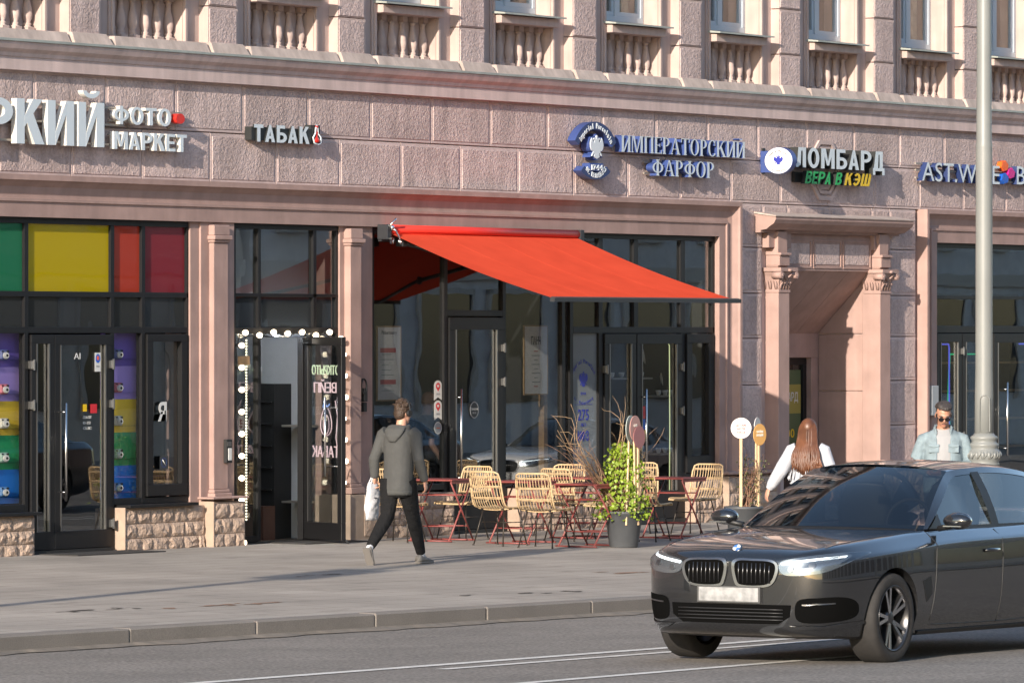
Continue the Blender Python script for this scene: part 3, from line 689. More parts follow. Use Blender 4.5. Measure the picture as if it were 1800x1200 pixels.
# ================================================================== signs
M['sign_white'] = mat('sign_white', (.60, .66, .70), .35); M['sign_side'] = mat('sign_side_white', (.62, .60, .56), .45)
M['blue_side'] = mat('sign_blue', (.04, .07, .22), .4); M['navy'] = mat('sign_navy', (.022, .04, .13), .45); M['dark_side'] = mat('sign_black', (.02, .022, .022), .45)
M['sign_red'] = mat('sign_red', (.62, .03, .02), .35); M['sign_green'] = mat('sign_green', (.01, .36, .09), .4); M['sign_yellow'] = mat('sign_yellow', (.72, .47, .01), .4)
M['orange'] = mat('sign_orange', (.80, .12, .01), .4); M['magenta'] = mat('sign_magenta', (.55, .01, .22), .4); M['sign_blue2'] = mat('sign_blue_dot', (.01, .10, .48), .4)
M['rail'] = mat('aluminium_rail', (.34, .30, .26), .5, metal=.4)
M['oval_white'] = mat('sign_acrylic', (.82, .82, .80), .25); M['ink_blue'] = mat('blue_vinyl', (.02, .03, .30), .5); M['ink'] = mat('dark_vinyl', (.03, .03, .05), .5)
_gl = {}
def glyph_mesh(ch, mats, h, xs, depth, bold=.0, shear=0.0, front_only=False):
    key = (ch, tuple(m.name for m in mats), h, round(xs, 4), depth, bold, shear)
    if key in _gl: return _gl[key]
    c = bpy.data.curves.new('glyph', 'FONT'); c.body = ch; c.size = 1.0; c.extrude = .5; c.offset = bold; c.resolution_u = 4; c.shear = shear
    o = bpy.data.objects.new('glyph', c); me = bpy.data.meshes.new_from_object(o)
    bpy.data.objects.remove(o); bpy.data.curves.remove(c)
    x0 = min(v.co.x for v in me.vertices); x1 = max(v.co.x for v in me.vertices)
    k = h / .72
    for v in me.vertices:
        x, y, z = v.co; v.co = ((x - x0) * k * xs, -z * depth, y * k)
    me.materials.clear()
    for m in mats: me.materials.append(m)
    bm = bmesh.new(); bm.from_mesh(me); bmesh.ops.recalc_face_normals(bm, faces=bm.faces)
    for f in bm.faces: f.material_index = 0 if abs(f.normal.y) > .9 else min(1, len(mats) - 1); f.smooth = False
    bm.to_mesh(me); bm.free()
    me.name = 'letter'; _gl[key] = (me, (x1 - x0) * k * xs); return _gl[key]
def letters(parent, body, s0, s1, z0, h, y, depth, mats, bold=.02, gap=.10, space=.35, shear=0.0, name='letter'):
    """row of solid letters between s0 and s1, baseline z0, front face at y - depth/2"""
    nat = 0
    for ch in body: nat += space * h if ch == ' ' else glyph_mesh(ch, mats, h, 1.0, depth, bold, shear)[1]
    ng = sum(1 for a, b_ in zip(body, body[1:]) if a != ' ' and b_ != ' ')
    xs = (s1 - s0) / (nat + ng * gap * h); x = s0; pw = False
    for i, ch in enumerate(body):
        if ch == ' ': x += space * h * xs; pw = False; continue
        if pw: x += gap * h * xs
        me, wd = glyph_mesh(ch, mats, h, xs, depth, bold, shear)
        obj(name, me, parent, (x, y, z0)); x += wd; pw = True
def arc_text(parent, body, cx, cz, r, a_mid, span, h, y, depth, mats, bold=.02, up=True, name='letter', aspect=1.0, axis='y'):
    """letters along an arc; up: baseline inside, reading clockwise over the top"""
    n = len(body)
    for i, ch in enumerate(body):
        if ch == ' ': continue
        a = a_mid + (span * (.5 - (i + .5) / n) if up else -span * (.5 - (i + .5) / n))
        me, wd = glyph_mesh(ch, mats, h, aspect, depth, bold)
        o = obj(name, me, parent)
        rot = a - math.pi / 2 if up else a + math.pi / 2
        px, pz = cx + r * math.cos(a), cz + r * math.sin(a)
        if axis == 'y':
            o.matrix_local = Matrix.Translation((px, y, pz)) @ Matrix.Rotation(-rot, 4, 'Y') @ Matrix.Translation((-wd / 2, 0, 0))
        else: o.matrix_local = axis @ Matrix.Translation((px, y, pz)) @ Matrix.Rotation(-rot, 4, 'Y') @ Matrix.Translation((-wd / 2, 0, 0))

# serif letters, cut by hand: stems, hairlines, bowls
def serif_mesh(ch, h, depth, mats):
    b = MB(); TK, TN, SF = .17, .055, .045; cnt = [0]
    def poly(pts):
        e = .0006 * cnt[0]; cnt[0] += 1
        b.prism([(x * h, z * h) for x, z in pts], -depth - e, -e, 'y', 1)
        k = len(pts); o = len(b.f) - k - 2; b.m[o] = 0
    def rect(x0, x1, z0, z1): poly([(x0, z0), (x1, z0), (x1, z1), (x0, z1)])
    def stem(x, w=TK, z0=0, z1=1, s=True):
        rect(x, x + w, z0, z1)
        if s: rect(x - .05, x + w + .05, z0, z0 + SF); rect(x - .05, x + w + .05, z1 - SF, z1)
    def diag(xa, za, xb, zb, w): poly([(xa, za), (xa + w, za), (xb + w, zb), (xb, zb)])
    def ring(cx, cz, rx, rz, tx, tz, a0=0, a1=360, n=20):
        e = .0006 * cnt[0]; cnt[0] += 1; v = []
        for i in range(n + 1):
            a = R(a0 + (a1 - a0) * i / n); c_, s_ = math.cos(a), math.sin(a)
            for y_ in (-depth - e, -e): v += [((cx + rx * c_) * h, y_, (cz + rz * s_) * h), ((cx + (rx - tx) * c_) * h, y_, (cz + (rz - tz) * s_) * h)]
        for i in range(n):
            p = 4 * i; o = len(b.v)
            b.add([v[p], v[p + 1], v[p + 4], v[p + 5]], [(0, 1, 3, 2)], 0)
            b.add([v[p], v[p + 4], v[p + 6], v[p + 2]], [(0, 1, 2, 3)], 1); b.add([v[p + 1], v[p + 5], v[p + 7], v[p + 3]], [(0, 1, 2, 3)], 1)
    wd = .8
    if ch in 'ИЙ':
        stem(.05); stem(.58); diag(.19, .03, .58, .86, .07) if False else diag(.17, .05, .55, .82, .10); wd = .80
        if ch == 'Й': ring(.40, 1.20, .15, .12, .05, .05, 180, 360, 10)
    elif ch == 'М': stem(.04, .06); stem(.76); diag(.38, .0, .02, 1.0, .17) if False else poly([(.07, 1), (.22, 1), (.46, .05), (.38, 0)]); poly([(.38, 0), (.46, .0), (.78, 1), (.70, 1)]); wd = .98
    elif ch == 'П': stem(.05); stem(.58); rect(.0, .80, .955, 1.0); wd = .80
    elif ch == 'Е': stem(.05); rect(.1, .58, .95, 1); rect(.1, .60, 0, .05); rect(.1, .45, .48, .53); rect(.54, .59, .80, 1); rect(.56, .61, 0, .22); rect(.42, .46, .40, .61); wd = .62
    elif ch == 'Р': stem(.05); ring(.24, .73, .34, .27, .15, .05, -90, 90, 14); wd = .62
    elif ch == 'А': poly([(.03, 0), (.09, 0), (.40, 1), (.34, 1)]); poly([(.34, 1), (.44, 1), (.76, 0), (.57, 0)]); rect(.16, .60, .30, .345); rect(-.02, .16, 0, SF); rect(.50, .82, 0, SF); wd = .80
    elif ch == 'Т': stem(.28); rect(0, .73, .955, 1); rect(0, .05, .76, 1); rect(.68, .73, .76, 1); wd = .73
    elif ch == 'О': ring(.38, .5, .38, .51, .16, .05, 0, 360, 28); wd = .77
    elif ch == 'С': ring(.38, .5, .38, .51, .16, .05, 45, 320, 24); rect(.58, .63, .66, .98); wd = .66
    elif ch == 'К': stem(.05); poly([(.2, .48), (.27, .44), (.66, 1), (.58, 1)]); poly([(.28, .56), (.42, .66), (.80, 0), (.60, 0)]); rect(.52, .74, .955, 1); rect(.52, .84, 0, SF); wd = .80
    elif ch == 'Ф': stem(.36); ring(.445, .5, .43, .33, .15, .05, 0, 360, 26); wd = .89
    me = b.mesh('letter', mats); return me, wd * h
def serif_row(parent, body, s0, s1, z0, h, y, depth, mats, gap=.09):
    gl = [serif_mesh(c, h, depth, mats) for c in body]
    xs = (s1 - s0) / (sum(w for _, w in gl) + gap * h * (len(body) - 1)); x = s0
    cache = {}
    for ch, (me, wd) in zip(body, gl):
        me = cache.setdefault(ch, me); o = obj('letter', me, parent, (x, y, z0)); o.scale = (xs, 1, 1); x += (wd + gap * h) * xs
# sans letters for the big signs, drawn from strokes
def sans_mesh(ch, h, depth, mats, t=.19, shear=0.0):
    b = MB(); cnt = [0]
    def poly(pts):
        e = .0006 * cnt[0]; cnt[0] += 1
        b.prism([((x + shear * z) * h, z * h) for x, z in pts], -depth - e, -e, 'y', 1)
        k = len(pts); b.m[len(b.f) - k - 2] = 0
    def rect(x0, x1, z0, z1): poly([(x0, z0), (x1, z0), (x1, z1), (x0, z1)])
    def ring(cx, cz, rx, rz, tx, tz, a0=0, a1=360, n=22):
        e = .0006 * cnt[0]; cnt[0] += 1; v = []
        for i in range(n + 1):
            a = R(a0 + (a1 - a0) * i / n); c_, s_ = math.cos(a), math.sin(a)
            for y_ in (-depth - e, -e):
                for q in (0, 1): x, z = cx + (rx - q * tx) * c_, cz + (rz - q * tz) * s_; v.append(((x + shear * z) * h, y_, z * h))
        for i in range(n):
            p = 4 * i
            b.add([v[p], v[p + 1], v[p + 4], v[p + 5]], [(0, 1, 3, 2)], 0); b.add([v[p], v[p + 4], v[p + 6], v[p + 2]], [(0, 1, 2, 3)], 1); b.add([v[p + 1], v[p + 5], v[p + 7], v[p + 3]], [(0, 1, 2, 3)], 1)
    def bowl(x, zc, rz, rx, d=1):
        rect(min(x, x + d * .12), max(x, x + d * .12), zc + rz - t * .85, zc + rz); rect(min(x, x + d * .12), max(x, x + d * .12), zc - rz, zc - rz + t * .85); ring(x + d * .10, zc, rx, rz, t, t * .85, -90 if d > 0 else 90, 90 if d > 0 else 270, 12)
    w = .62
    if ch == 'Т': rect(0, .58, 1 - t, 1); rect(.29 - t / 2, .29 + t / 2, 0, 1 - t); w = .58
    elif ch == 'А': poly([(0, 0), (t * 1.05, 0), (.37, 1), (.25, 1)]); poly([(.62 - t * 1.05, 0), (.62, 0), (.37, 1), (.25, 1)]); rect(.13, .49, .2, .2 + t * .8)
    elif ch == 'Б': rect(0, t, 0, 1); rect(t, .52, 1 - t * .9, 1); bowl(t, .30, .30, .33); w = .60
    elif ch == 'В': rect(0, t, 0, 1); bowl(t, .28, .28, .33); bowl(t, .745, .255, .29); w = .60
    elif ch == 'Р': rect(0, t, 0, 1); bowl(t, .70, .30, .33); w = .60
    elif ch == 'К': rect(0, t, 0, 1); poly([(t, .38), (t, .62), (.38, 1), (.60, 1)]); poly([(t + .02, .56), (t + .20, .68), (.64, 0), (.42, 0)]); w = .62
    elif ch in 'ИЙ':
        rect(0, t, 0, 1); rect(.62 - t, .62, 0, 1); poly([(t, 0), (t, .30), (.62 - t, 1), (.62 - t, .70)])
        if ch == 'Й': ring(.31, 1.26, .20, .17, .085, .10, 180, 360, 12)
    elif ch == 'М': rect(0, t, 0, 1); rect(.78 - t, .78, 0, 1); poly([(t * .4, 1), (t * 1.35, 1), (.39 + .05, .15), (.39 - .06, .15)]); poly([(.78 - t * .4, 1), (.78 - t * 1.35, 1), (.39 - .05, .15), (.39 + .06, .15)]); w = .78
    elif ch == 'Е': rect(0, t, 0, 1); rect(t, .52, 1 - t * .9, 1); rect(t, .48, .5 - t * .42, .5 + t * .42); rect(t, .53, 0, t * .9); w = .53
    elif ch == 'О': ring(.33, .5, .33, .515, t, t * .9, 0, 360, 28); w = .66
    elif ch == 'Ф': ring(.38, .52, .38, .36, t * .95, t * .8, 0, 360, 28); rect(.38 - t * .48, .38 + t * .48, -.02, 1.03); w = .76
    elif ch == 'Л': rect(.58 - t, .58, 0, 1); rect(.14, .58 - t, 1 - t * .9, 1); poly([(.14, 1), (.14 + t * .9, 1), (.12 + t * .8, .12), (.0, 0), (0, t * .85), (.06, t)]); poly([(0, 0), (0, t * .85), (.10, t * .9), (.16, 0.03)]); w = .58
    elif ch == 'Д': rect(.60 - t, .60, t * .8, 1); rect(.18, .60 - t, 1 - t * .9, 1); poly([(.18, 1), (.18 + t * .9, 1), (.16 + t * .8, t * .8), (.06, t * .8)]); rect(0, .70, 0, t * .8); rect(0, t * .75, -.2, 0); rect(.70 - t * .75, .70, -.2, 0); w = .70
    elif ch == 'Э': ring(.28, .5, .33, .51, t, t * .9, -140, 140, 24); rect(.14, .44, .5 - t * .42, .5 + t * .42); w = .61
    elif ch == 'Ш': rect(0, t, 0, 1); rect(.40 - t / 2, .40 + t / 2, t * .9, 1); rect(.80 - t, .80, 0, 1); rect(t, .80 - t, 0, t * .9); w = .80
    elif ch == 'Я': rect(.60 - t, .60, 0, 1); bowl(.60 - t, .70, .30, .33, -1); poly([(.0, 0), (t * 1.1, 0), (.60 - t, .48), (.60 - t * 2, .48)]); w = .60
    return b.mesh('letter', mats), w * h
def sans_row(parent, body, s0, s1, z0, h, y, depth, mats, t=.19, gap=.10, shear=0.0):
    cache = {}
    for c in body:
        if c != ' ' and c not in cache: cache[c] = sans_mesh(c, h, depth, mats, t, shear)
    tot = sum(cache[c][1] if c != ' ' else .28 * h for c in body) + gap * h * (len(body) - 1); xs = (s1 - s0) / tot; x = s0
    for c in body:
        if c != ' ': o = obj('letter', cache[c][0], parent, (x, y, z0)); o.scale = (xs, 1, 1); x += cache[c][1] * xs
        else: x += .28 * h * xs
        x += gap * h * xs
# double-headed eagle outline (right half), unit height
EH = [(0, .98), (.05, .96), (.055, .90), (.03, .86), (.045, .80), (.11, .86), (.17, .875), (.235, .845), (.255, .79), (.20, .80), (.155, .79), (.145, .72), (.16, .66),
      (.23, .70), (.30, .78), (.36, .86), (.40, .80), (.43, .74), (.455, .66), (.465, .58), (.455, .50), (.43, .43), (.39, .37), (.34, .33), (.28, .32), (.235, .335), (.26, .27), (.34, .19), (.37, .11),
      (.30, .13), (.24, .20), (.17, .26), (.145, .20), (.20, .10), (.13, .05), (.06, .02), (0, 0)]
def eagle(b, cx, cz, h, y0, y1, m=0, wide=1.0):
    pts = [(cx + x * h * wide, cz + z * h) for x, z in EH] + [(cx - x * h * wide, cz + z * h) for x, z in reversed(EH[1:-1])]
    b.prism(pts, y0, y1, 'y', m)
def disc(b, cx, cz, rx, rz, y0, y1, m=0, n=32): b.prism([(cx + rx * math.cos(2 * math.pi * i / n), cz + rz * math.sin(2 * math.pi * i / n)) for i in range(n)], y0, y1, 'y', m)
def rails(parent, x0, x1, zs, y0=-.075, y1=-.05):
    for z in zs:
        boxo('mounting_rail', (x0, x1, y0, y1, z - .012, z + .012), M['rail'], parent)
def studs(parent, xs, z, y=-.06):
    for x in xs: boxo('standoff', (x - .01, x + .01, y, .0, z - .01, z + .01), M['rail'], parent)

# --- photo shop
t = tag(empty('shop_sign', (-8.8, 0, 4.5)), 'large white channel letters РКИЙ with ФОТО МАРКЕТ and a red dot', 'sign', 'signs along the frieze')
sg = empty('lettering', (8.8, 0, -4.5), parent=t)
wm = [M['sign_white'], M['sign_side']]
sans_row(sg, 'ЯРКИЙ', -11.52, -8.806, 4.522, .49, -.068, .075, wm, .185)
sans_row(sg, 'ФОТО', -8.601, -7.50, 4.793, .195, -.068, .06, wm, .17); sans_row(sg, 'МАРКЕТ', -8.601, -7.195, 4.512, .195, -.068, .06, wm, .18, .09)
b = MB(); disc(b, -7.352, 4.885, .085, .058, -.15, -.06); b.build('dot', M['sign_red'], t, loc=(8.8, 0, -4.5))
q = empty('mounting', (8.8, 0, -4.5), parent=t); rails(q, -11.6, -8.35, (4.56, 4.78, 4.97)); rails(q, -8.62, -7.2, (4.55, 4.67, 4.83, 4.95)); studs(q, (-10.6, -9.6, -8.9, -8.2, -7.4), 4.78)
# --- tobacco
t = tag(empty('shop_sign', (-5.2, 0, 4.66)), 'white letters ТАБАК on black box with a red hookah outline', 'sign', 'signs along the frieze')
q = empty('lettering', (5.2, 0, -4.66), parent=t)
sans_row(q, 'ТАБАК', -5.84, -4.70, 4.672, .20, -.102, .02, [M['sign_white'], M['dark_side']], .20, .11)
boxo('backing_box', (-5.86, -4.62, -.10, -.005, 4.69, 4.845), M['dark_side'], t, 0).location = (5.2, 0, -4.66)
b = MB(); x0 = -4.54
b.tube([(x0 + .03, -.12, 4.67), (x0 - .05, -.12, 4.69), (x0 - .075, -.12, 4.75), (x0 - .03, -.12, 4.80), (x0 - .02, -.12, 4.86), (x0, -.12, 4.90), (x0 + .02, -.12, 4.86), (x0 + .03, -.12, 4.80), (x0 + .085, -.12, 4.76), (x0 + .09, -.12, 4.69)], .010, 6, 1, closed=True)
b.lathe([(.0, 0), (.05, .01), (.055, .035), (.02, .07), (.012, .10), (.022, .12), (.012, .14), (.012, .17), (.03, .185), (.03, .20), (0, .205)], (x0 + .005, -.12, 4.69), 10, 0, 1, .4)
b.build('hookah_emblem', [M['sign_red'], M['sign_white']], t, loc=(5.2, 0, -4.66))
boxo('emblem_backing', (x0 - .09, x0 + .10, -.10, -.005, 4.68, 4.90), M['dark_side'], t).location = (5.2, 0, -4.66)
# --- porcelain
t = tag(empty('shop_sign', (3.9, 0, 4.48)), 'pale serif letters ИМПЕРАТОРСКИЙ ФАРФОР with blue sides', 'sign', 'signs along the frieze')
q = empty('lettering', (-3.9, 0, -4.48), parent=t); bm_ = [M['sign_white'], M['blue_side']]
serif_row(q, 'ИМПЕРАТОРСКИЙ', 2.40, 5.61, 4.772, .212, -.05, .10, bm_); serif_row(q, 'ФАРФОР', 3.18, 4.79, 4.488, .208, -.05, .10, bm_)
q = empty('mounting', (-3.9, 0, -4.48), parent=t); rails(q, 2.34, 5.66, (4.80, 4.95), -.05, -.03); rails(q, 3.15, 4.82, (4.52, 4.66), -.05, -.03); studs(q, (2.6, 3.6, 4.6, 5.4), 4.8, -.05)
t = tag(empty('emblem_sign', (1.77, 0, 4.4)), 'blue double-headed eagle emblem sign reading Imperial Porcelain 1744 St. Petersburg', 'sign', 'signs along the frieze')
q = empty('ribbon', (-1.77, 0, -4.4), parent=t)
def ribbon(cx, cz, r0, r1, a0, a1, ex=1.0, y0=-.15, y1=-.03, m=None, parent=None, name='ribbon_band'):
    b = MB(); n = 18; v = []
    for i in range(n + 1):
        a = R(a0 + (a1 - a0) * i / n); c_, s_ = math.cos(a), math.sin(a)
        for y_ in (y0, y1): v += [(cx + r0 * c_ * ex, y_, cz + r0 * s_), (cx + r1 * c_ * ex, y_, cz + r1 * s_)]
    for i in range(n):
        p = 4 * i
        for f in ((p, p + 1, p + 5, p + 4), (p + 2, p + 6, p + 7, p + 3), (p, p + 4, p + 6, p + 2), (p + 1, p + 3, p + 7, p + 5)): b.add([v[k] for k in f], [(0, 1, 2, 3)], 0 if f[1] == p + 1 else 1)
    b.add([v[0], v[1], v[3], v[2]], [(0, 1, 2, 3)], 1); b.add([v[-4], v[-3], v[-1], v[-2]], [(0, 1, 2, 3)], 1)
    return b.build(name, [M['navy'], M['blue_side']], parent)
ribbon(1.77, 4.60, .435, .535, 32, 148, 1.12, parent=q)
arc_text(q, 'Imperial Porcelain', 1.77, 4.60, .45, math.pi / 2, R(110), .07, -.15, .012, [M['sign_white']], .01, aspect=.95)
ribbon(1.77, 4.76, .27, .355, 225, 315, 1.45, parent=q)
arc_text(q, 'ST. PETERSBURG', 1.77, 4.78, .355, -math.pi / 2, R(88), .062, -.15, .012, [M['sign_white']], .01, up=False, aspect=1.1)
boxo('plate', (1.62, 1.97, -.15, -.03, 4.505, 4.61), M['blue_side'], q, .01); letters(q, '1744', 1.66, 1.93, 4.525, .065, -.156, .012, [M['sign_white']], .02)
b = MB(); eagle(b, 1.78, 4.645, .345, -.15, -.03, 0, 1.15); b.build('eagle_box', M['blue_side'], t, loc=(-1.77, 0, -4.4))
b = MB(); eagle(b, 1.78, 4.665, .305, -.162, -.148, 0, 1.12); b.build('eagle', M['sign_white'], t, loc=(-1.77, 0, -4.4))
# --- projecting oval
t = tag(empty('blade_sign', (6.28, 0, 4.5)), 'white oval sign with blue eagle projecting from the wall beside ЛОМБАРД', 'sign')
OC, OZ = -.285, .255
b = MB(); n = 40
pts = [(OC + .215 * math.cos(2 * math.pi * i / n), OZ + .178 * math.sin(2 * math.pi * i / n)) for i in range(n)]
b.prism(pts, .0, .11, 'x', 0); b.box(.0, .11, -.20, .0, OZ - .155, OZ + .13, 0); b.build('casing', M['blue_side'], t)
b = MB(); b.prism([(OC + (y - OC) * .965, OZ + (z - OZ) * .965) for y, z in pts], -.008, .004, 'x'); b.build('face', M['oval_white'], t)
b = MB(); eagle(b, 0, 0, .13, -.0145, -.009, 0, 1.15)
RX = Matrix(((0, 1, 0, 0), (-1, 0, 0, OC), (0, 0, 1, OZ - .055), (0, 0, 0, 1)))
b.xform(RX); b.build('eagle', M['ink_blue'], t)
RX2 = Matrix(((0, 1, 0, 0), (-1, 0, 0, OC), (0, 0, 1, OZ), (0, 0, 0, 1)))
arc_text(t, 'Imperial Porcelain', 0, -.06, .175, math.pi / 2, R(100), .032, -.011, .004, [M['ink']], .0, axis=RX2)
arc_text(t, 'St. Petersburg', 0, .10, .245, -math.pi / 2, R(50), .026, -.011, .004, [M['ink']], .0, up=False, axis=RX2)
arc_text(t, '1744', 0, -.40, .30, math.pi / 2, R(14), .026, -.011, .004, [M['ink']], .0, axis=RX2)
boxo('wall_bracket', (.02, .09, -.03, .0, OZ - .17, OZ + .17), M['dark_side'], t)
# --- pawnbroker
t = tag(empty('shop_sign', (8.1, 0, 4.4)), 'grey letters ЛОМБАРД above green and yellow words ВЕРА В КЭШ', 'sign', 'signs along the frieze')
q = empty('lettering', (-8.1, 0, -4.4), parent=t)
sans_row(q, 'ЛОМБАРД', 6.88, 9.40, 4.685, .27, -.085, .13, [M['sign_white'], M['dark_side']], .19, .11)
sans_row(q, 'ВЕРА В', 7.19, 8.20, 4.472, .172, -.12, .06, [M['sign_green'], M['dark_side']], .20, .10, .22); sans_row(q, 'КЭШ', 8.30, 9.02, 4.472, .172, -.12, .06, [M['sign_yellow'], M['dark_side']], .20, .10, .22)
boxo('backing_panel', (6.75, 9.35, -.065, -.015, 4.70, 4.95), M['dark_side'], t).location = (-8.1, 0, -4.4); boxo('backing_panel', (7.12, 9.05, -.065, -.015, 4.49, 4.63), M['dark_side'], t).location = (-8.1, 0, -4.4)
# --- wine shop
t = tag(empty('shop_sign', (12.6, 0, 4.58)), 'white thin letters AST.WINE with dark blue sides and three coloured dots', 'sign', 'signs along the frieze')
q = empty('lettering', (-12.6, 0, -4.58), parent=t); nm = [M['sign_white'], M['navy']]
letters(q, 'AST.WINE', 10.65, 13.04, 4.588, .275, -.10, .09, nm, .0, .08)
letters(q, 'BAR', 13.586, 14.6, 4.60, .275, -.10, .09, nm, .0, .08)
for x, z, c in ((13.21, 4.855, 'orange'), (13.42, 4.755, 'magenta'), (13.22, 4.675, 'sign_blue2')):
    b = MB(); b.prism([(x + .125 * math.cos(R(60 * i + 15)), z + .085 * math.sin(R(60 * i + 15))) for i in range(6)], -.145, -.06, 'y'); b.build('dot', M[c], q, .01)
q = empty('mounting', (-12.6, 0, -4.58), parent=t); rails(q, 10.6, 14.7, (4.63, 4.74, 4.83)); studs(q, (11, 12, 13, 14), 4.74)
# ================================================================== across the street (seen only in the shop glass and the car's paint)
M['far_wall'] = mat('ochre_render', (.72, .66, .57), .85, var=.1); M['far_wall2'] = mat('grey_render', (.66, .66, .66), .85, var=.1); M['far_glass'] = mat('dark_glazing', (.03, .035, .04), .12)
M['far_trim'] = mat('pale_trim', (.55, .52, .47), .8)
def far_house(x0, x1, h, wm, label, seed):
    rnd = random.Random(seed); e = tag(empty('far_building', (x0, -46.6, 0)), label, 'building', 'buildings across the street'); L_ = x1 - x0
    MB().box(0, L_, -12, 0, -1.5, h).build('wall', wm, e); MB().box(-.2, L_ + .2, -12, .5, h, h + .5).build('roof_cornice', M['far_trim'], e)
    MB().box(0, L_, .0, .12, 3.9, 4.3).build('string_course', M['far_trim'], e)
    sw = MB().box(-1.3, 1.3, .01, .05, .5, 3.5).box(-1.45, -1.3, .01, .12, .3, 3.65).box(1.3, 1.45, .01, .12, .3, 3.65).box(-1.45, 1.45, .01, .12, 3.5, 3.66)
    sw.m = [0] * 6 + [1] * 18; sme = sw.mesh('window', [M['far_glass'], M['far_trim']])
    b = MB().box(-.65, .65, .01, .04, 0, 2.0); b.box(-.8, .8, .01, .14, -.15, 0); b.m[6:] = [1] * 6; wme = b.mesh('window', [M['far_glass'], M['far_trim']])
    n = int(L_ / 3.6)
    for i in range(n):
        x = (i + .5) * L_ / n
        obj('window', sme, e, (x, 0, 0))
        for z in range(int((h - 5) / 3.4)): obj('window', wme, e, (x, 0, 5.2 + 3.4 * z))
    return e
far_house(-46, 8, 19, M['far_wall2'], 'grey rendered building across the street, nearest the camera', 1)
far_house(8.6, 62, 23, M['far_wall'], 'ochre building in the middle of the row across the street', 2)
far_house(62.5, 118, 18, M['far_wall2'], 'grey building third in the row across the street', 3)
far_house(118.5, 172, 22, M['far_wall'], 'ochre building at the far end of the row across the street', 4)

# ================================================================== awning
M['awning'] = None
m, n, L, b = _nodes('red_awning_cloth'); n.remove(b)
df = n.new('ShaderNodeBsdfDiffuse'); tl = n.new('ShaderNodeBsdfTranslucent'); mx = n.new('ShaderNodeMixShader'); mx.inputs[0].default_value = .09
g = n.new('ShaderNodeNewGeometry'); tx = n.new('ShaderNodeTexNoise'); tx.inputs['Scale'].default_value = 3; tx.inputs['Detail'].default_value = 5
rp = n.new('ShaderNodeValToRGB'); rp.color_ramp.elements[0].position = .3; rp.color_ramp.elements[1].position = .7
rp.color_ramp.elements[0].color = (.68, .080, .040, 1); rp.color_ramp.elements[1].color = (.75, .092, .046, 1)
L.new(g.outputs['Position'], tx.inputs['Vector']); L.new(tx.outputs[0], rp.inputs[0]); L.new(rp.outputs[0], df.inputs[0]); tl.inputs[0].default_value = (.55, .03, .012, 1)
L.new(df.outputs[0], mx.inputs[1]); L.new(tl.outputs[0], mx.inputs[2]); L.new(mx.outputs[0], n['Material Output'].inputs[0]); M['awning'] = m
M['red_tube'] = mat('red_roller', (.62, .03, .018), .5); M['arm'] = mat('anthracite_metal', (.05, .052, .058), .4, metal=.5); M['chrome'] = mat('chrome', (.8, .8, .8), .15, metal=1)
AW = tag(empty('awning', (0, 0, 0)), 'red fabric awning stretched out over the cafe terrace', 'awning')
ax0, ax1 = -3.0, 1.32; ay0, az0, ay1, az1 = -.15, 3.655, -2.45, 2.868
b = MB(); nu, nv = 36, 16; top = []; bot = []
for j in range(nv + 1):
    t_ = j / nv
    for k in range(nu + 1):
        gx = k / nu; sag = -.045 * math.sin(math.pi * t_) * (1 + .35 * math.sin(gx * 3.1)) - .006 * math.sin(gx * 19) * t_ * (1 - t_) * 2
        p = (ax0 + (ax1 - ax0) * gx, ay0 + (ay1 - ay0) * t_, az0 + (az1 - az0) * t_ + sag); top.append(p); bot.append((p[0], p[1], p[2] - .004))
W1 = nu + 1
b.add(top, [(j * W1 + k, j * W1 + k + 1, (j + 1) * W1 + k + 1, (j + 1) * W1 + k) for j in range(nv) for k in range(nu)], 0, True)
b.build('fabric', M['awning'], AW)
for i in range(1, 4):
    k = i * 9; b = MB(); b.tube([Vector(top[j * W1 + k]) + Vector((0, 0, -.001)) for j in range(nv + 1)], .0022, 4); b.build('seam', M['awning'], AW)
MB().tube([(ax0 - .02, -.14, 3.705), (ax1 + .02, -.14, 3.705)], .052, 18).build('roller', M['red_tube'], AW)
MB().prism([(ay1 - .035, az1 - .035), (ay1 + .03, az1 - .035), (ay1 + .03, az1 + .01), (ay1 + .01, az1 + .026), (ay1 - .035, az1 + .012)], ax0 - .06, ax1 + .06, 'x').build('front_bar', M['arm'], AW)
MB().box(ax0 - .12, ax1 + .10, -.10, -.052, 3.56, 3.61).build('torsion_bar', M['arm'], AW)
for sgn, xs, xe in ((1, -2.75, -1.72), (-1, 1.05, .10)):
    b = MB(); e_ = Vector((xe, -1.32, 3.12)); s_ = Vector((xs, -.14, 3.55)); h_ = Vector((xs + sgn * .25, -2.40, 2.84))
    b.tube([s_, e_], .026, 8); b.build('arm', M['arm'], AW)
    b = MB(); b.tube([e_ + Vector((0, 0, .012)), h_], .022, 8); b.lathe([(.0, -.05), (.035, -.045), (.035, .045), (0, .05)], tuple(e_), 10); b.build('forearm', M['arm'], AW)
    b = MB(); b.box(xs - .05, xs + .05, -.20, -.09, 3.50, 3.60); b.build('arm_bracket', M['arm'], AW, .006)
for x in (ax0 - .09, ax1 + .05):
    b = MB(); b.box(x - .05, x + .04, -.20, -.051, 3.58, 3.76); b.build('wall_bracket', M['arm'], AW, .006)
b = MB(); x = ax0 - .06
b.tube([(x, -.22, 3.72), (x + .03, -.25, 3.68), (x + .09, -.27, 3.58), (x + .11, -.27, 3.55), (x + .09, -.275, 3.53), (x + .06, -.27, 3.55), (x + .07, -.27, 3.58)], .011, 6)
b.tube([(x - .05, -.20, 3.73), (x + .02, -.24, 3.81), (x + .04, -.24, 3.83)], .012, 6); b.lathe([(0, -.03), (.03, -.025), (.03, .025), (0, .03)], (x, -.21, 3.72), 8); b.box(x - .03, x + .02, -.23, -.20, 3.53, 3.60)
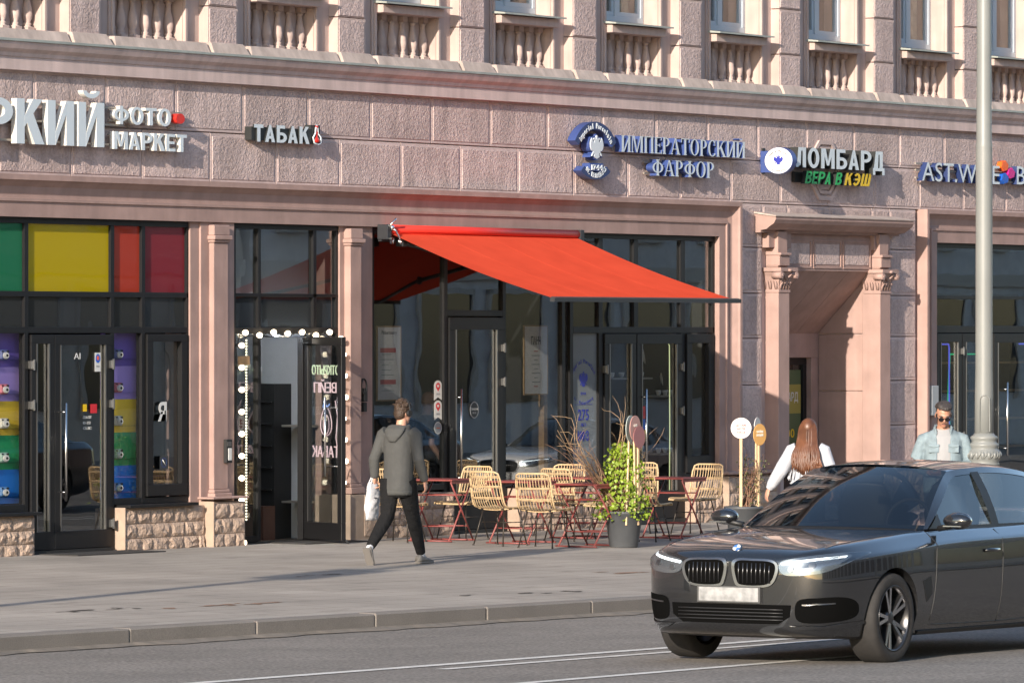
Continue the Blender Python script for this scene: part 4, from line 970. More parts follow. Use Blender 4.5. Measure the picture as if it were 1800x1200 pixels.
b.build('crank_eye', M['chrome'], AW)

# ================================================================== rattan chairs and folding tables
M['rattan'] = mat('honey_rattan', (.50, .355, .20), .55, var=.22, vscale=30, local=True); M['chair_leg'] = mat('dark_bronze_legs', (.05, .042, .036), .45, metal=.6)
M['red_metal'] = mat('red_enamel', (.21, .05, .045), .45, var=.15, vscale=20, local=True)
def bez(pts, n):
    """Catmull-Rom through pts"""
    P_ = [Vector(p) for p in pts]; out = []
    for i in range(len(P_) - 1):
        p0, p1, p2, p3 = P_[max(i - 1, 0)], P_[i], P_[i + 1], P_[min(i + 2, len(P_) - 1)]
        for k in range(n):
            t_ = k / n; out.append(.5 * ((2 * p1) + (p2 - p0) * t_ + (2 * p0 - 5 * p1 + 4 * p2 - p3) * t_ ** 2 + (3 * p1 - p0 - 3 * p2 + p3) * t_ ** 3))
    out.append(P_[-1]); return out
SIDE = [(.25, .432), (.21, .452), (.06, .447), (-.10, .445), (-.185, .462), (-.232, .53), (-.262, .65), (-.295, .80), (-.308, .86)]
def side_pts(): return bez([(0, y, z) for y, z in SIDE], 4)
def chair_proto():
    root = empty('rattan_chair')
    sp = side_pts(); N = len(sp)
    def at(x, i):
        p = sp[i]; u = x / .23; bk = max(0, (p.z - .46) / .4)
        return Vector((x * (1 - .06 * bk), p.y - .05 * (1 - u * u) * min(1, bk * 1.5) + .012, p.z - .02 * (1 - u * u) * (1 - min(1, bk * 4))))
    b = MB()
    for k in range(12):
        x = -.205 + .41 * k / 11; u = abs(x) / .23
        top = N - 1 - int(round(5 * max(0, (u - .62) / .38) ** 2))
        b.tube([at(x, i) for i in range(1, top + 1)], .0052, 5, cap=False)
    b.build('spindles', M['rattan'], root); 
    b = MB()
    rim = [at(-.23, i) for i in range(N - 5)] + [at(-.215, N - 3) + Vector((0, 0, .0)), at(-.17, N - 1), at(0, N - 1), at(.17, N - 1), at(.215, N - 3)] + [at(.23, i) for i in reversed(range(N - 5))] + [Vector((.15, .262, .428)), Vector((-.15, .262, .428))]
    b.tube(rim, .011, 7, closed=True); b.build('rim', M['rattan'], root)
    b = MB()
    for i in (4, 9, 13):
        b.tube([at(-.225 + .45 * k / 8, i) + Vector((0, 0, -.012)) for k in range(9)], .008, 5)
    for i in (21, 25, 28):
        for dz in (-.007, .007): b.tube([at(-.228 + .456 * k / 8, i) + Vector((0, -.01, dz)) for k in range(9)], .0055, 5)
    b.build('binding', M['rattan'], root)
    for sx in (-1, 1):
        for sy in (-1, 1):
            b = MB(); b.tube([(sx * .15, sy * .13 + .02, .435), (sx * .215, sy * .225 + .01, .012)], .0085, 6); b.lathe([(.012, 0), (.014, .006), (.012, .02)], (sx * .217, sy * .228 + .01, 0), 6); b.build('leg', M['chair_leg'], root)
    b = MB()
    for sx in (-1, 1): b.tube([(sx * .178, -.15, .27), (sx * .178, .19, .27)], .0055, 5); b.tube([(sx * .15, -.16, .425), (sx * .15, .20, .43)], .008, 5)
    b.tube([(-.18, .02, .27), (.18, .02, .27)], .0055, 5); b.tube([(-.15, .15, .43), (.15, .15, .43)], .008, 5); b.tube([(-.15, -.11, .43), (.15, -.11, .43)], .008, 5)
    b.build('stretcher', M['chair_leg'], root); return root
def table_proto():
    root = empty('folding_table'); w2 = .31
    b = MB(); b.box(-w2, w2, -w2, w2, .715, .735); b.build('table_top', M['red_metal'], root, .006)
    b = MB(); b.box(-w2 + .01, w2 - .01, -w2 + .01, -w2 + .022, .685, .714); b.box(-w2 + .01, w2 - .01, w2 - .022, w2 - .01, .685, .714); b.build('apron', M['red_metal'], root)
    for sy in (-1, 1):
        for sx in (-1, 1):
            b = MB(); b.tube([(sx * .27, sy * (.27 - .012 * (sx > 0)), .705), (sx * -.29, sy * (.27 - .012 * (sx > 0)), .012)], .011, 7); b.build('leg', M['red_metal'], root)
    b = MB()
    for sx in (-1, 1):
        b.tube([(sx * .29, -.30, .012), (sx * .29, .30, .012)], .010, 6); b.tube([(sx * .155, -.27, .18), (sx * .155, .27, .18)], .008, 6); b.tube([(sx * .13, -.27, .545), (sx * .13, .27, .545)], .008, 6)
    b.build('crossbar', M['red_metal'], root); return root
chp, tbp = chair_proto(), table_proto()
CH = [  # s, y, heading of the sitter in degrees (0 = along the wall away from the camera), label
    (-3.95, -.90, 5, 'rattan chair half hidden behind the walking man, nearest the bulb-lit doorway'),
    (-2.72, -1.00, 176, 'rattan chair facing the walking man, in front of the black cafe door'),
    (-3.95, -2.28, -6, 'front rattan chair just right of the walking man, its back to the camera'),
    (-4.12, -2.98, 6, 'nearest rattan chair, its back to the camera, left of the green planter'),
    (-.95, -1.25, 184, 'rattan chair showing only its back top behind the others, before the dark pane'),
    (-2.05, -2.08, -4, 'rattan chair behind the nearest one, seen from behind at the middle table'),
    (-1.95, -2.62, 172, 'rattan chair mostly hidden behind the green planter'),
    (-1.45, -2.78, 8, 'rattan chair just right of the green planter, partly covered by leaves'),
    (.75, -1.35, 200, 'rattan chair with its back to the porcelain shop door'),
    (.92, -2.10, 178, 'rightmost rattan chair, facing left beside the brick plinth')]
for i, (x, y, a, lab) in enumerate(CH):
    o = chp if i == 0 else copy_tree(chp)
    o.location = (x, y, gz(x, y)); o.rotation_euler = (0, 0, R(a - 90)); tag(o, lab, 'chair', 'rattan terrace chairs')
TB = [(-3.36, -1.10, 4, 'red folding table right behind the walking man'), (-3.22, -2.12, 0, 'red folding table between the two nearest chairs'), (-3.42, -3.20, -6, 'red folding table against the left of the green planter'),
      (-1.20, -1.75, 3, 'red folding table behind the curly twigs, close to the window'), (-.25, -2.45, 2, 'red folding table between the planter and the rightmost chair')]
for i, (x, y, a, lab) in enumerate(TB):
    o = tbp if i == 0 else copy_tree(tbp)
    o.location = (x, y, gz(x, y)); o.rotation_euler = (0, 0, R(a)); tag(o, lab, 'table', 'red folding tables')

# ================================================================== planters
M['pot'] = mat('grey_plastic_pot', (.075, .08, .088), .55, var=.12, vscale=6); M['soil'] = mat('soil', (.05, .035, .025), .95, var=.2)
M['leaf'] = mat('ivy_leaf', (.17, .24, .018), .5, var=.45, vscale=9); M['leaf_dark'] = mat('dry_leaf', (.08, .085, .03), .6, var=.4, vscale=12); M['twig'] = mat('red_brown_twig', (.22, .12, .075), .7, var=.3, vscale=20); M['willow'] = mat('pale_willow', (.36, .24, .14), .7, var=.2, vscale=20)
M['stick'] = mat('pale_wood', (.62, .44, .26), .6, var=.12, vscale=14)
def pot(x, y, lab):
    z = gz(x, y); e = tag(empty('planter', (x, y, z)), lab, 'planter', 'grey terrace planters')
    b = MB(); b.lathe([(.0, 0), (.155, 0), (.165, .01), (.222, .385), (.236, .39), (.238, .42), (.222, .422), (.214, .39), (.205, .38)], (0, 0, 0), 36); b.build('pot', M['pot'], e)
    b = MB(); b.lathe([(0, .372), (.1, .38), (.21, .368)], (0, 0, 0), 20); b.build('soil', M['soil'], e); return z
def leaf_shape(b, c, d, nrm, s, m=0):
    d = d.normalized(); sd = d.cross(nrm).normalized() * s * .42; up = nrm.normalized() * s * .12
    p = [c, c + d * s * .25 + sd * .9 + up, c + d * s * .6 + sd + up, c + d * s, c + d * s * .6 - sd + up, c + d * s * .25 - sd * .9 + up, c + d * s * .55]
    b.add(p, [(0, 1, 6), (1, 2, 6), (2, 3, 6), (3, 4, 6), (4, 5, 6), (5, 0, 6)], m)
def twigs(b, base, n, tip, spread, curl, r0, seed, m=0):
    rnd = random.Random(seed)
    for i in range(n):
        p = Vector(base) + Vector((rnd.uniform(-.07, .07), rnd.uniform(-.07, .07), 0)); e = Vector(tip) + Vector((rnd.gauss(0, spread), rnd.gauss(0, spread), rnd.gauss(0, spread)))
        pts = []; k = 14; ph = rnd.uniform(0, 6); ph2 = rnd.uniform(0, 6); fq = rnd.uniform(1.2, 2.4)
        for j in range(k + 1):
            t_ = j / k; q = p.lerp(e, t_); am = curl * t_ ** 1.3
            q += Vector((math.sin(ph + t_ * 6.3 * fq) * am, math.cos(ph2 + t_ * 5.1 * fq) * am, math.sin(ph2 + t_ * 7.5 * fq) * am * .8)); pts.append(q)
        b.tube(pts, r0, 5, m, radii=[r0 * (1 - .75 * j / k) for j in range(k + 1)])
        if rnd.random() < .7:
            q = pts[9]; dv = Vector((rnd.uniform(-.2, .2), rnd.uniform(-.2, .2), rnd.uniform(.02, .2))); b.tube([q, q + dv * .5 + Vector((0, 0, .03)), q + dv], r0 * .4, 4, m, radii=[r0 * .4, r0 * .3, r0 * .12])
P1 = (-3.22, -3.52); z1 = pot(*P1, 'tapered grey planter full of bright green ivy, left of the car')
iv = tag(empty('ivy_plant', (P1[0], P1[1], z1 + .38)), 'bright yellow-green ivy climbing a cone in the grey planter', 'plant')
rnd = random.Random(5); b = MB()
for i in range(1500):
    t_ = rnd.random() ** .85; h_ = t_ * .86; rr = .30 * (1 - t_) ** .5 + .05; a = rnd.uniform(0, 2 * math.pi); lump = 1 + .22 * math.sin(a * 3 + t_ * 9) + .15 * math.sin(a * 5 - t_ * 14)
    rad = rr * lump * (rnd.uniform(.55, 1.05)); c = Vector((math.cos(a) * rad, math.sin(a) * rad, h_ - .04 + rnd.uniform(-.03, .03)))
    nrm = Vector((math.cos(a), math.sin(a), rnd.uniform(-.2, .9))) + Vector((rnd.gauss(0, .4), rnd.gauss(0, .4), rnd.gauss(0, .3)))
    leaf_shape(b, c, Vector((rnd.gauss(0, .6), rnd.gauss(0, .6), -.8 + rnd.gauss(0, .4))), nrm, rnd.uniform(.024, .056))
for i in range(160):
    a = rnd.uniform(0, 6.28); rad = rnd.uniform(.15, .27); c = Vector((math.cos(a) * rad, math.sin(a) * rad, rnd.uniform(-.06, .08)))
    leaf_shape(b, c, Vector((math.cos(a), math.sin(a), -.5)), Vector((math.cos(a) * .5, math.sin(a) * .5, 1)), rnd.uniform(.03, .055))
f_ = b.build('foliage', M['leaf'], iv); f_['kind'] = 'stuff'
b = MB(); twigs(b, (0, 0, -.02), 9, (0, 0, .72), .07, .04, .008, 3); b.build('stem', M['twig'], iv)
tw = tag(empty('dry_twigs', (P1[0], P1[1], z1 + .38)), 'bundle of red-brown and curly dry twigs leaning left out of the ivy planter', 'twigs')
b = MB(); twigs(b, (-.05, .04, 0), 26, (-.52, .34, .74), .12, .045, .006, 11); b.build('red_twig', M['twig'], tw)
b = MB(); twigs(b, (-.05, .04, .1), 9, (-.66, .40, .98), .12, .10, .007, 12); twigs(b, (0, .02, .1), 5, (-.05, .12, 1.22), .10, .11, .007, 14); twigs(b, (.05, -.02, .1), 4, (.36, -.06, .92), .13, .09, .006, 15); b.build('curly_twig', M['willow'], tw)
P2 = (-.45, -3.55); z2 = pot(*P2, 'grey planter with bare twigs behind the car bonnet')
tw = tag(empty('dry_shrub', (P2[0], P2[1], z2 + .38)), 'brown leafless shrub with a few dull leaves in the planter behind the car', 'shrub')
b = MB(); twigs(b, (.02, 0, 0), 30, (.16, -.06, .58), .13, .05, .006, 21); b.build('twig', M['twig'], tw)
b = MB(); rnd = random.Random(9)
for i in range(260):
    h_ = rnd.uniform(.05, .62); c = Vector((.04 + h_ * .2 + rnd.gauss(0, .08), rnd.gauss(0, .09) - h_ * .1, h_)); leaf_shape(b, c, Vector((rnd.gauss(0, 1), rnd.gauss(0, 1), rnd.gauss(0, .6))), Vector((rnd.gauss(0, 1), rnd.gauss(0, 1), 1)), rnd.uniform(.018, .034))
b.build('foliage', M['leaf_dark'], tw)['kind'] = 'stuff'
# paddle signs
PAD = {'grey': mat('paddle_pale_green', (.42, .47, .44), .5), 'pink': mat('paddle_pink', (.52, .27, .23), .5), 'white': mat('paddle_white', (.66, .62, .60), .5), 'orange': mat('paddle_orange', (.70, .38, .12), .5), 'plum': mat('paddle_plum', (.30, .13, .13), .5)}
def paddle(x, y, z, h_, rr, yaw, c, lab, text=None, lean=(0, 0), tc=None):
    e = tag(empty('paddle_sign', (x, y, z)), lab, 'sign', 'paddle signs in planters')
    e.rotation_euler = (lean[0], lean[1], yaw)
    b = MB(); b.box(-.017, .017, -.010, .010, -.12, h_ - rr * .7); b.build('stick', M['stick'], e, .003)
    b = MB(); disc(b, 0, h_, rr, rr, -.018, -.0105); b.build('disc', PAD[c], e)
    if text:
        ts = empty('lettering', (0, 0, 0), parent=e)
        for k, row in enumerate(text): letters(ts, row, -.052 * len(row) / 6, .052 * len(row) / 6, h_ + .022 - .042 * k, .026, -.0195, .003, [tc or M['ink_red']], .012, .16)
    return e
M['ink_red'] = mat('red_brown_ink', (.22, .04, .05), .6); M['ink_white'] = mat('white_ink', (.75, .70, .62), .6)
YC = -TH                                          # turned to face along the pavement
paddle(P1[0] - .15, P1[1] - .13, z1 + .38, 1.0, .155, R(10), 'grey', 'pale green round paddle on a stick in the ivy planter', lean=(0, R(5)))
paddle(P1[0] - .04, P1[1] - .18, z1 + .38, 1.0, .15, R(6), 'pink', 'pink round paddle on a stick, right of the pale green one', ['КАНДИ'], lean=(0, R(-2)), tc=M['ink_white'])
paddle(P1[0] - .01, P1[1] - .20, z1 + .38, .90, .13, R(0), 'plum', 'small plum-coloured paddle overlapping the pink one')
paddle(P2[0] - .10, P2[1] - .02, z2 + .38, .98, .125, R(-52), 'white', 'white round paddle reading ДЕТСКИЕ МАСТЕР КЛАССЫ left of the bare shrub', ['ДЕТСКИЕ', 'МАСТЕР', 'КЛАССЫ'])
paddle(P2[0] + .16, P2[1] - .12, z2 + .38, .90, .13, R(-6), 'orange', 'orange round paddle on a stick in the bare shrub', ['СЕМЕЙНЫЕ', 'ВЫХОДНЫЕ'], tc=M['ink_white'])
paddle(P2[0] + .24, P2[1] - .04, z2 + .38, .99, .115, R(10), 'white', 'white paddle half hidden behind the orange one')
# ================================================================== people
M['skin'] = mat('skin', (.50, .27, .19), .5, var=.08, vscale=20, local=True); M['skin2'] = mat('tanned_skin', (.42, .21, .14), .5, var=.08, vscale=20, local=True)
M['hoodie'] = mat('charcoal_jersey', (.058, .059, .058), .9, var=.10, vscale=9, local=True, bump=.35, bscale=7, bdist=.045, bdetail=3); M['trousers'] = mat('black_trousers', (.010, .010, .011), .9, spec=.2, bump=.8, bscale=8, bdist=.05, local=True, bdetail=3)
M['hair_brown'] = mat('brown_hair', (.045, .026, .016), .55, var=.4, vscale=60, local=True, bump=.9, bscale=70, bdist=.012)
M['hair_red'] = mat('chestnut_hair', (.115, .045, .022), .42, var=.35, vscale=8, local=True); M['hair_grey'] = mat('dark_grey_hair', (.04, .032, .03), .55, var=.4, vscale=60, local=True, bump=.9, bscale=70, bdist=.012)
M['white_cloth'] = mat('white_cotton', (.43, .44, .48), .85, bump=.5, bscale=12, bdist=.015, local=True, bdetail=3); M['denim'] = mat('washed_denim', (.19, .245, .275), .85, var=.2, vscale=14, bump=.45, bscale=14, bdist=.012, local=True)
M['shoe'] = mat('grey_trainer', (.16, .15, .14), .7, var=.3, vscale=40, local=True); M['sole'] = mat('white_sole', (.15, .138, .128), .7); M['dark_glasses'] = mat('sunglass_lens', (.012, .010, .012), .12); M['jeans'] = mat('dark_jeans', (.04, .05, .07), .85)
M['bag'] = mat('white_paper_bag', (.56, .56, .58), .75, bump=.5, bscale=10, bdist=.015, local=True)
def limb(b, pts, rad, ref=(1, 0, 0), n=12, cap=True):
    pts = [Vector(p) for p in pts]; ref = Vector(ref); rings = []
    for i, p in enumerate(pts):
        t_ = (pts[min(i + 1, len(pts) - 1)] - pts[max(i - 1, 0)]).normalized()
        u = ref - t_ * ref.dot(t_)
        u = u.normalized() if u.length > 1e-4 else t_.orthogonal().normalized()
        v = t_.cross(u); a, c = rad[i] if isinstance(rad[i], tuple) else (rad[i], rad[i])
        rings.append([p + u * a * math.cos(2 * math.pi * k / n) + v * c * math.sin(2 * math.pi * k / n) for k in range(n)])
    b.loft(rings, 0, cap)
def ball(b, c, r, n=14, rot=None):
    s0 = len(b.v); k = 8
    b.lathe([(max(1e-5, math.sin(math.pi * i / k)), -math.cos(math.pi * i / k)) for i in range(k + 1)], (0, 0, 0), n)
    m_ = Matrix.Translation(c) @ (rot or Matrix()) @ Matrix.Diagonal((*((r, r, r) if not isinstance(r, tuple) else r), 1)); b.xform(m_, s0)
def fuse(b, name, material, parent, voxel=.008, it=4, fac=.5, dec=None):
    me = b.mesh(name, material); o = bpy.data.objects.new(name, me); COL.objects.link(o)
    r = o.modifiers.new('r', 'REMESH'); r.mode = 'VOXEL'; r.voxel_size = voxel; r.use_smooth_shade = True
    s = o.modifiers.new('s', 'SMOOTH'); s.iterations = it; s.factor = fac
    dg = bpy.context.evaluated_depsgraph_get(); me2 = bpy.data.meshes.new_from_object(o.evaluated_get(dg)); bpy.data.objects.remove(o); bpy.data.meshes.remove(me)
    me2.name = name; me2.materials.clear(); me2.materials.append(material)
    me2.polygons.foreach_set('material_index', [0] * len(me2.polygons)); me2.polygons.foreach_set('use_smooth', [True] * len(me2.polygons))
    return obj(name, me2, parent)
def head(b, c, H, fwd, pitch=0.0, yaw=0.0):
    """c = centre of the skull; local frame: +x is the face"""
    s0 = len(b.v); h = H
    ball(b, (-.01, 0, .02 * h / .23), (.098, .078, .105)); ball(b, (.032, 0, -.045), (.062, .058, .075)); ball(b, (.062, 0, -.098), (.028, .030, .022))
    ball(b, (.070, 0, .022), (.028, .056, .022)); ball(b, (.068, 0, -.072), (.024, .026, .018))
    limb(b, [(.078, 0, .02), (.094, 0, -.012), (.106, 0, -.032)], [.008, .011, .015], (0, 1, 0), 8); ball(b, (.09, 0, -.036), (.016, .020, .011))
    for sy in (-1, 1):
        ball(b, (.055, sy * .038, -.028), (.030, .024, .026)); ball(b, (-.008, sy * .083, -.012), (.020, .009, .032), rot=Matrix.Rotation(sy * .25, 4, 'Z'))
    m_ = Matrix.Translation(c) @ Matrix.Rotation(yaw, 4, 'Z') @ Matrix.Rotation(pitch, 4, 'Y'); b.xform(m_, s0); return m_
def hand(b, wrist, d, palm_n, side=1, curl=.5, s=1.0):
    """d: fingers' direction, palm_n: way the palm faces, side: +1 thumb on d x palm_n side"""
    d = Vector(d).normalized(); n_ = Vector(palm_n); n_ = (n_ - d * n_.dot(d)).normalized(); w_ = d.cross(n_) * side; wr = Vector(wrist)
    limb(b, [wr - d * .03, wr + d * .02, wr + d * .055 * s, wr + d * .09 * s], [(.027, .019), (.034, .017), (.042, .015), (.040, .012)], w_, 10)
    for k, (off, ln) in enumerate(((.030, .068), (.010, .076), (-.010, .070), (-.029, .055))):
        p = wr + d * .085 * s + w_ * off; a1, a2 = curl * .7, curl * 1.5
        q = p + (d * math.cos(a1) + n_ * math.sin(a1)) * ln * .45; r_ = q + (d * math.cos(a2) + n_ * math.sin(a2)) * ln * .35; e = r_ + (d * math.cos(a2 * 1.3) + n_ * math.sin(a2 * 1.3)) * ln * .25
        limb(b, [p - d * .02, p, q, r_, e], [.009, .0095, .009, .008, .006], w_, 8)
    p = wr + d * .03 * s + w_ * .030; q = p + (d * .6 + w_ * .6 + n_ * .35).normalized() * .04; e = q + (d * .85 + w_ * .15 + n_ * .5).normalized() * .035
    limb(b, [p - w_ * .012, p, q, e], [.013, .013, .011, .007], n_, 8)
def trainer(parent, heel, toe, up, wd=.048, mats=None):
    """shoe from heel to toe (points on the ground line of the sole)"""
    h_, t_ = Vector(heel), Vector(toe); d = (t_ - h_); L_ = d.length; d.normalize(); up = Vector(up); up = (up - d * up.dot(d)).normalized(); sd = d.cross(up)
    prof = [(0, .75, .085), (.08, .9, .095), (.25, .92, .092), (.42, .9, .075), (.6, 1.02, .055), (.78, 1.05, .045), (.92, .85, .035), (1, .4, .022)]
    def ring(x, w_, z0, z1): return [h_ + d * (x * L_) + sd * (w_ * wd * cx) + up * (z0 + (z1 - z0) * cz) for cx, cz in ((-.95, 0), (-1, .35), (-.85, .75), (-.4, 1), (.4, 1), (.85, .75), (1, .35), (.95, 0))]
    sh_ = empty('shoe', parent=parent)
    b = MB(); b.loft([ring(x, w_, .022, z) for x, w_, z in prof]); b.build('upper', M['shoe'], sh_)
    b = MB(); b.loft([ring(x * 1.02 - .01, w_ * 1.07, 0, .026) for x, w_, z in prof], smooth=False); b.build('sole', M['sole'], sh_)
    b = MB()
    for x in (.40, .47, .54, .61): 
        z = .078 - (x - .4) * .13; b.tube([h_ + d * x * L_ + sd * wd * .8 + up * (z - .02), h_ + d * (x + .03) * L_ + up * (z + .012), h_ + d * x * L_ - sd * wd * .8 + up * (z - .02)], .004, 5)
    b.build('lace', M['sole'], sh_); return sh_

def person(loc, rz, lab, J, skin, top, bottom, build=None):
    e = tag(empty('person', loc, rz), lab, 'person'); return e
# ---- man in the grey hoodie, walking away (local +x is where he goes)
def walker():
    x, y = -9.22, -4.29
    e = person((x, y, gz(x, y)), R(0), 'man in charcoal hoodie and black trousers walking away past the cafe', None, None, None, None); e.scale = (.965,) * 3
    hd = (.095, -.005, 1.672)
    b = MB(); head(b, hd, .23, 1, R(6), R(-12))
    limb(b, [(.05, 0, 1.44), (.06, 0, 1.52), (.075, 0, 1.60)], [(.075, .085), (.058, .058), (.055, .055)], (1, 0, 0))
    limb(b, [(0, 0, .90), (0, 0, 1.0), (.02, 0, 1.2), (.03, 0, 1.36), (.04, 0, 1.45)], [(.09, .14), (.09, .13), (.09, .14), (.10, .16), (.07, .11)], (1, 0, 0), 16)
    RA = [(.03, -.205, 1.42), (-.03, -.285, 1.15), (.10, -.285, .915)]; LA = [(.02, .205, 1.42), (-.05, .285, 1.15), (-.02, .295, .94)]
    for A in (RA, LA): limb(b, [A[0], Vector(A[0]).lerp(Vector(A[1]), .5), A[1], Vector(A[1]).lerp(Vector(A[2]), .4), A[2]], [.05, .042, .038, .036, .026], (1, 0, 0), 10)
    hand(b, RA[2], (.28, -.02, -1), (-.2, 1, 0), 1, .7); hand(b, LA[2], (.10, 0, -1), (0, -1, 0), -1, 1.25)
    LL = [(-.02, .09, .92), (-.07, .095, .53), (-.43, .09, .20)]; RL = [(.02, -.09, .92), (.16, -.09, .52), (.34, -.085, .10)]
    for A in (LL, RL): limb(b, [A[0], Vector(A[0]).lerp(Vector(A[1]), .5), A[1], Vector(A[1]).lerp(Vector(A[2]), .35), A[2]], [.075, .062, .048, .048, .034], (1, 0, 0), 10)
    fuse(b, 'body', M['skin'], e, .0075, 2)
    # hoodie: trunk, sleeves, hood lying on the shoulders
    b = MB()
    limb(b, [(-.01, 0, .775), (-.01, 0, .83), (0, 0, .95), (.015, 0, 1.12), (.03, 0, 1.30), (.035, 0, 1.40), (.045, 0, 1.465), (.055, 0, 1.505)], [(.128, .178), (.135, .188), (.135, .180), (.135, .178), (.14, .195), (.132, .205), (.108, .160), (.08, .095)], (1, 0, 0), 20)
    for A, sy in ((RA, -1), (LA, 1)):
        a0, a1, a2 = Vector(A[0]), Vector(A[1]), Vector(A[2])
        limb(b, [a0 + Vector((0, -sy * .05, .03)), a0, a0.lerp(a1, .35), a0.lerp(a1, .7), a1, a1.lerp(a2, .3), a1.lerp(a2, .62), a1.lerp(a2, .84), a1.lerp(a2, .96)], [.080, .080, .070, .064, .062, .060, .054, .050, .042], (1, 0, 0), 14)
    pts = []
    for k in range(15):
        a = R(-150 + 300 * k / 14) + math.pi; pts.append((.05 + .085 * math.cos(a) - .012, .105 * math.sin(a), 1.505 + .012 * math.cos(a)))
    limb(b, pts, [.028] * 3 + [.034] * 9 + [.028] * 3, (0, 0, 1), 8)
    limb(b, [(-.02, 0, 1.52), (-.075, 0, 1.475), (-.11, 0, 1.41), (-.118, 0, 1.35)], [(.03, .12), (.035, .13), (.034, .10), (.018, .04)], (1, 0, 0), 12)
    fuse(b, 'hoodie', M['hoodie'], e, .009, 3)
    b = MB(); limb(b, [(-.01, 0, .765), (-.01, 0, .79), (-.01, 0, .815)], [(.128, .180), (.132, .184), (.134, .186)], (1, 0, 0), 24); b.build('hem', M['hoodie'], e)
    b = MB()
    limb(b, [(0, 0, .74), (0, 0, .84), (0, 0, .98)], [(.11, .155), (.125, .175), (.115, .165)], (1, 0, 0), 16)
    for A in (LL, RL):
        a0, a1, a2 = [Vector(q) for q in A]
        limb(b, [a0 + Vector((0, 0, .02)), a0.lerp(a1, .25), a0.lerp(a1, .6), a0.lerp(a1, .92), a1, a1.lerp(a2, .25), a1.lerp(a2, .6), a1.lerp(a2, .88), a1.lerp(a2, .98)], [.112, .112, .096, .082, .080, .078, .068, .056, .050], (1, 0, 0), 14)
        for k, t_ in enumerate((.1, .2, .80, .9)): 
            c = a1.lerp(a2, t_); limb(b, [c + Vector((-.045, -.03, .012)), c + Vector((-.062, 0, 0)), c + Vector((-.045, .03, -.012))], [.006, .012, .006], (0, 0, 1), 6)
    fuse(b, 'trousers', M['trousers'], e, .009, 3)
    for A in (LL, RL):
        a1, a2 = Vector(A[1]), Vector(A[2]); b = MB(); dd = (a2 - a1).normalized(); limb(b, [a2 - dd * .035, a2 + dd * .045], [.040, .042], (1, 0, 0), 12); b.build('sock', M['white_cloth'], e)
    trainer(e, (.265, -.085, .004), (.545, -.095, .004), (0, 0, 1)); trainer(e, (-.535, .09, .205), (-.405, .09, -.0), (-.85, 0, .4)) if False else trainer(e, (-.515, .09, .185), (-.415, .09, -.012), (.9, 0, .45))
    # hair: cropped at the nape, tousled on top
    b = MB(); rnd = random.Random(3); mtx = Matrix.Translation(hd) @ Matrix.Rotation(R(-12), 4, 'Z') @ Matrix.Rotation(R(6), 4, 'Y')
    s0 = len(b.v); ball(b, (-.018, 0, .038), (.102, .086, .098)); ball(b, (-.055, 0, -.02), (.060, .072, .075))
    for i in range(150):
        a = rnd.uniform(0, 6.28); el = rnd.uniform(.15, 1.5); dv = Vector((math.cos(a) * math.cos(el), math.sin(a) * math.cos(el), math.sin(el)))
        if dv.x > .75 and dv.z < .5: continue
        c = Vector((-.02 + dv.x * .10, dv.y * .082, .042 + dv.z * .092)); tv = (dv * .6 + Vector((rnd.gauss(0, .5), rnd.gauss(0, .5), rnd.gauss(0, .3)))).normalized()
        limb(b, [c - tv * .012, c + tv * .012, c + tv * .030], [.011, .009, .003], (0, 0, 1), 6)
    b.xform(mtx, s0); fuse(b, 'hair', M['hair_brown'], e, .0055, 1)
    # headphones over the ears
    hp = tag(empty('headphones', (x, y, gz(x, y))), 'black over-ear headphones worn by the man in the hoodie', 'headphones'); hp.scale = (.965,) * 3
    for sy in (-1, 1):
        b = MB(); s0 = len(b.v); b.tube([(-.005, sy * .082, -.01), (-.005, sy * .118, -.01)], .036, 16); b.xform(mtx, s0); b.build('ear_cup', M['black_matt'], hp, .004)
    b = MB(); s0 = len(b.v); b.tube([(-.005, .112 * math.cos(R(180 * k / 16)), -.01 + .158 * math.sin(R(180 * k / 16))) for k in range(17)], .009, 6); b.xform(mtx, s0); b.build('headband', M['black_matt'], hp)
    # bag
    bx = Vector((-.03, .30, 0)); bg_ = tag(empty('carrier_bag', (x + bx.x, y + bx.y, gz(x, y))), 'white carrier bag in the left hand of the man in the hoodie', 'bag')
    b = MB(); rnd = random.Random(8); rings = []
    for j in range(11):
        t_ = j / 10; z = .87 - .40 * t_; w_ = .085 + .035 * math.sin(t_ * 2.6) ; dp = .02 + .035 * math.sin(min(1, t_ * 1.25) * math.pi * .85)
        rings.append([(w_ * math.cos(a) * (1 + .10 * math.sin(3 * a + j)) - .03 * t_, dp * math.sin(a) * (1 + .25 * math.sin(5 * a + 2 * j)), z + .012 * math.sin(4 * a)) for a in [2 * math.pi * k / 24 for k in range(24)]])
    b.loft(rings); b.build('bag_body', M['bag'], bg_)
    for sy in (-1, 1):
        b = MB(); b.tube([(-.055, sy * .018, .86), (-.015, sy * .006, .93), (.02, 0, .945), (.04, sy * .006, .93), (.06, sy * .018, .86)], .007, 6); b.build('bag_handle', M['bag'], bg_)
    b = MB(); b.box(-.07, -.02, -.062, -.058, .70, .712); b.build('print', M['ink'], bg_)
walker()

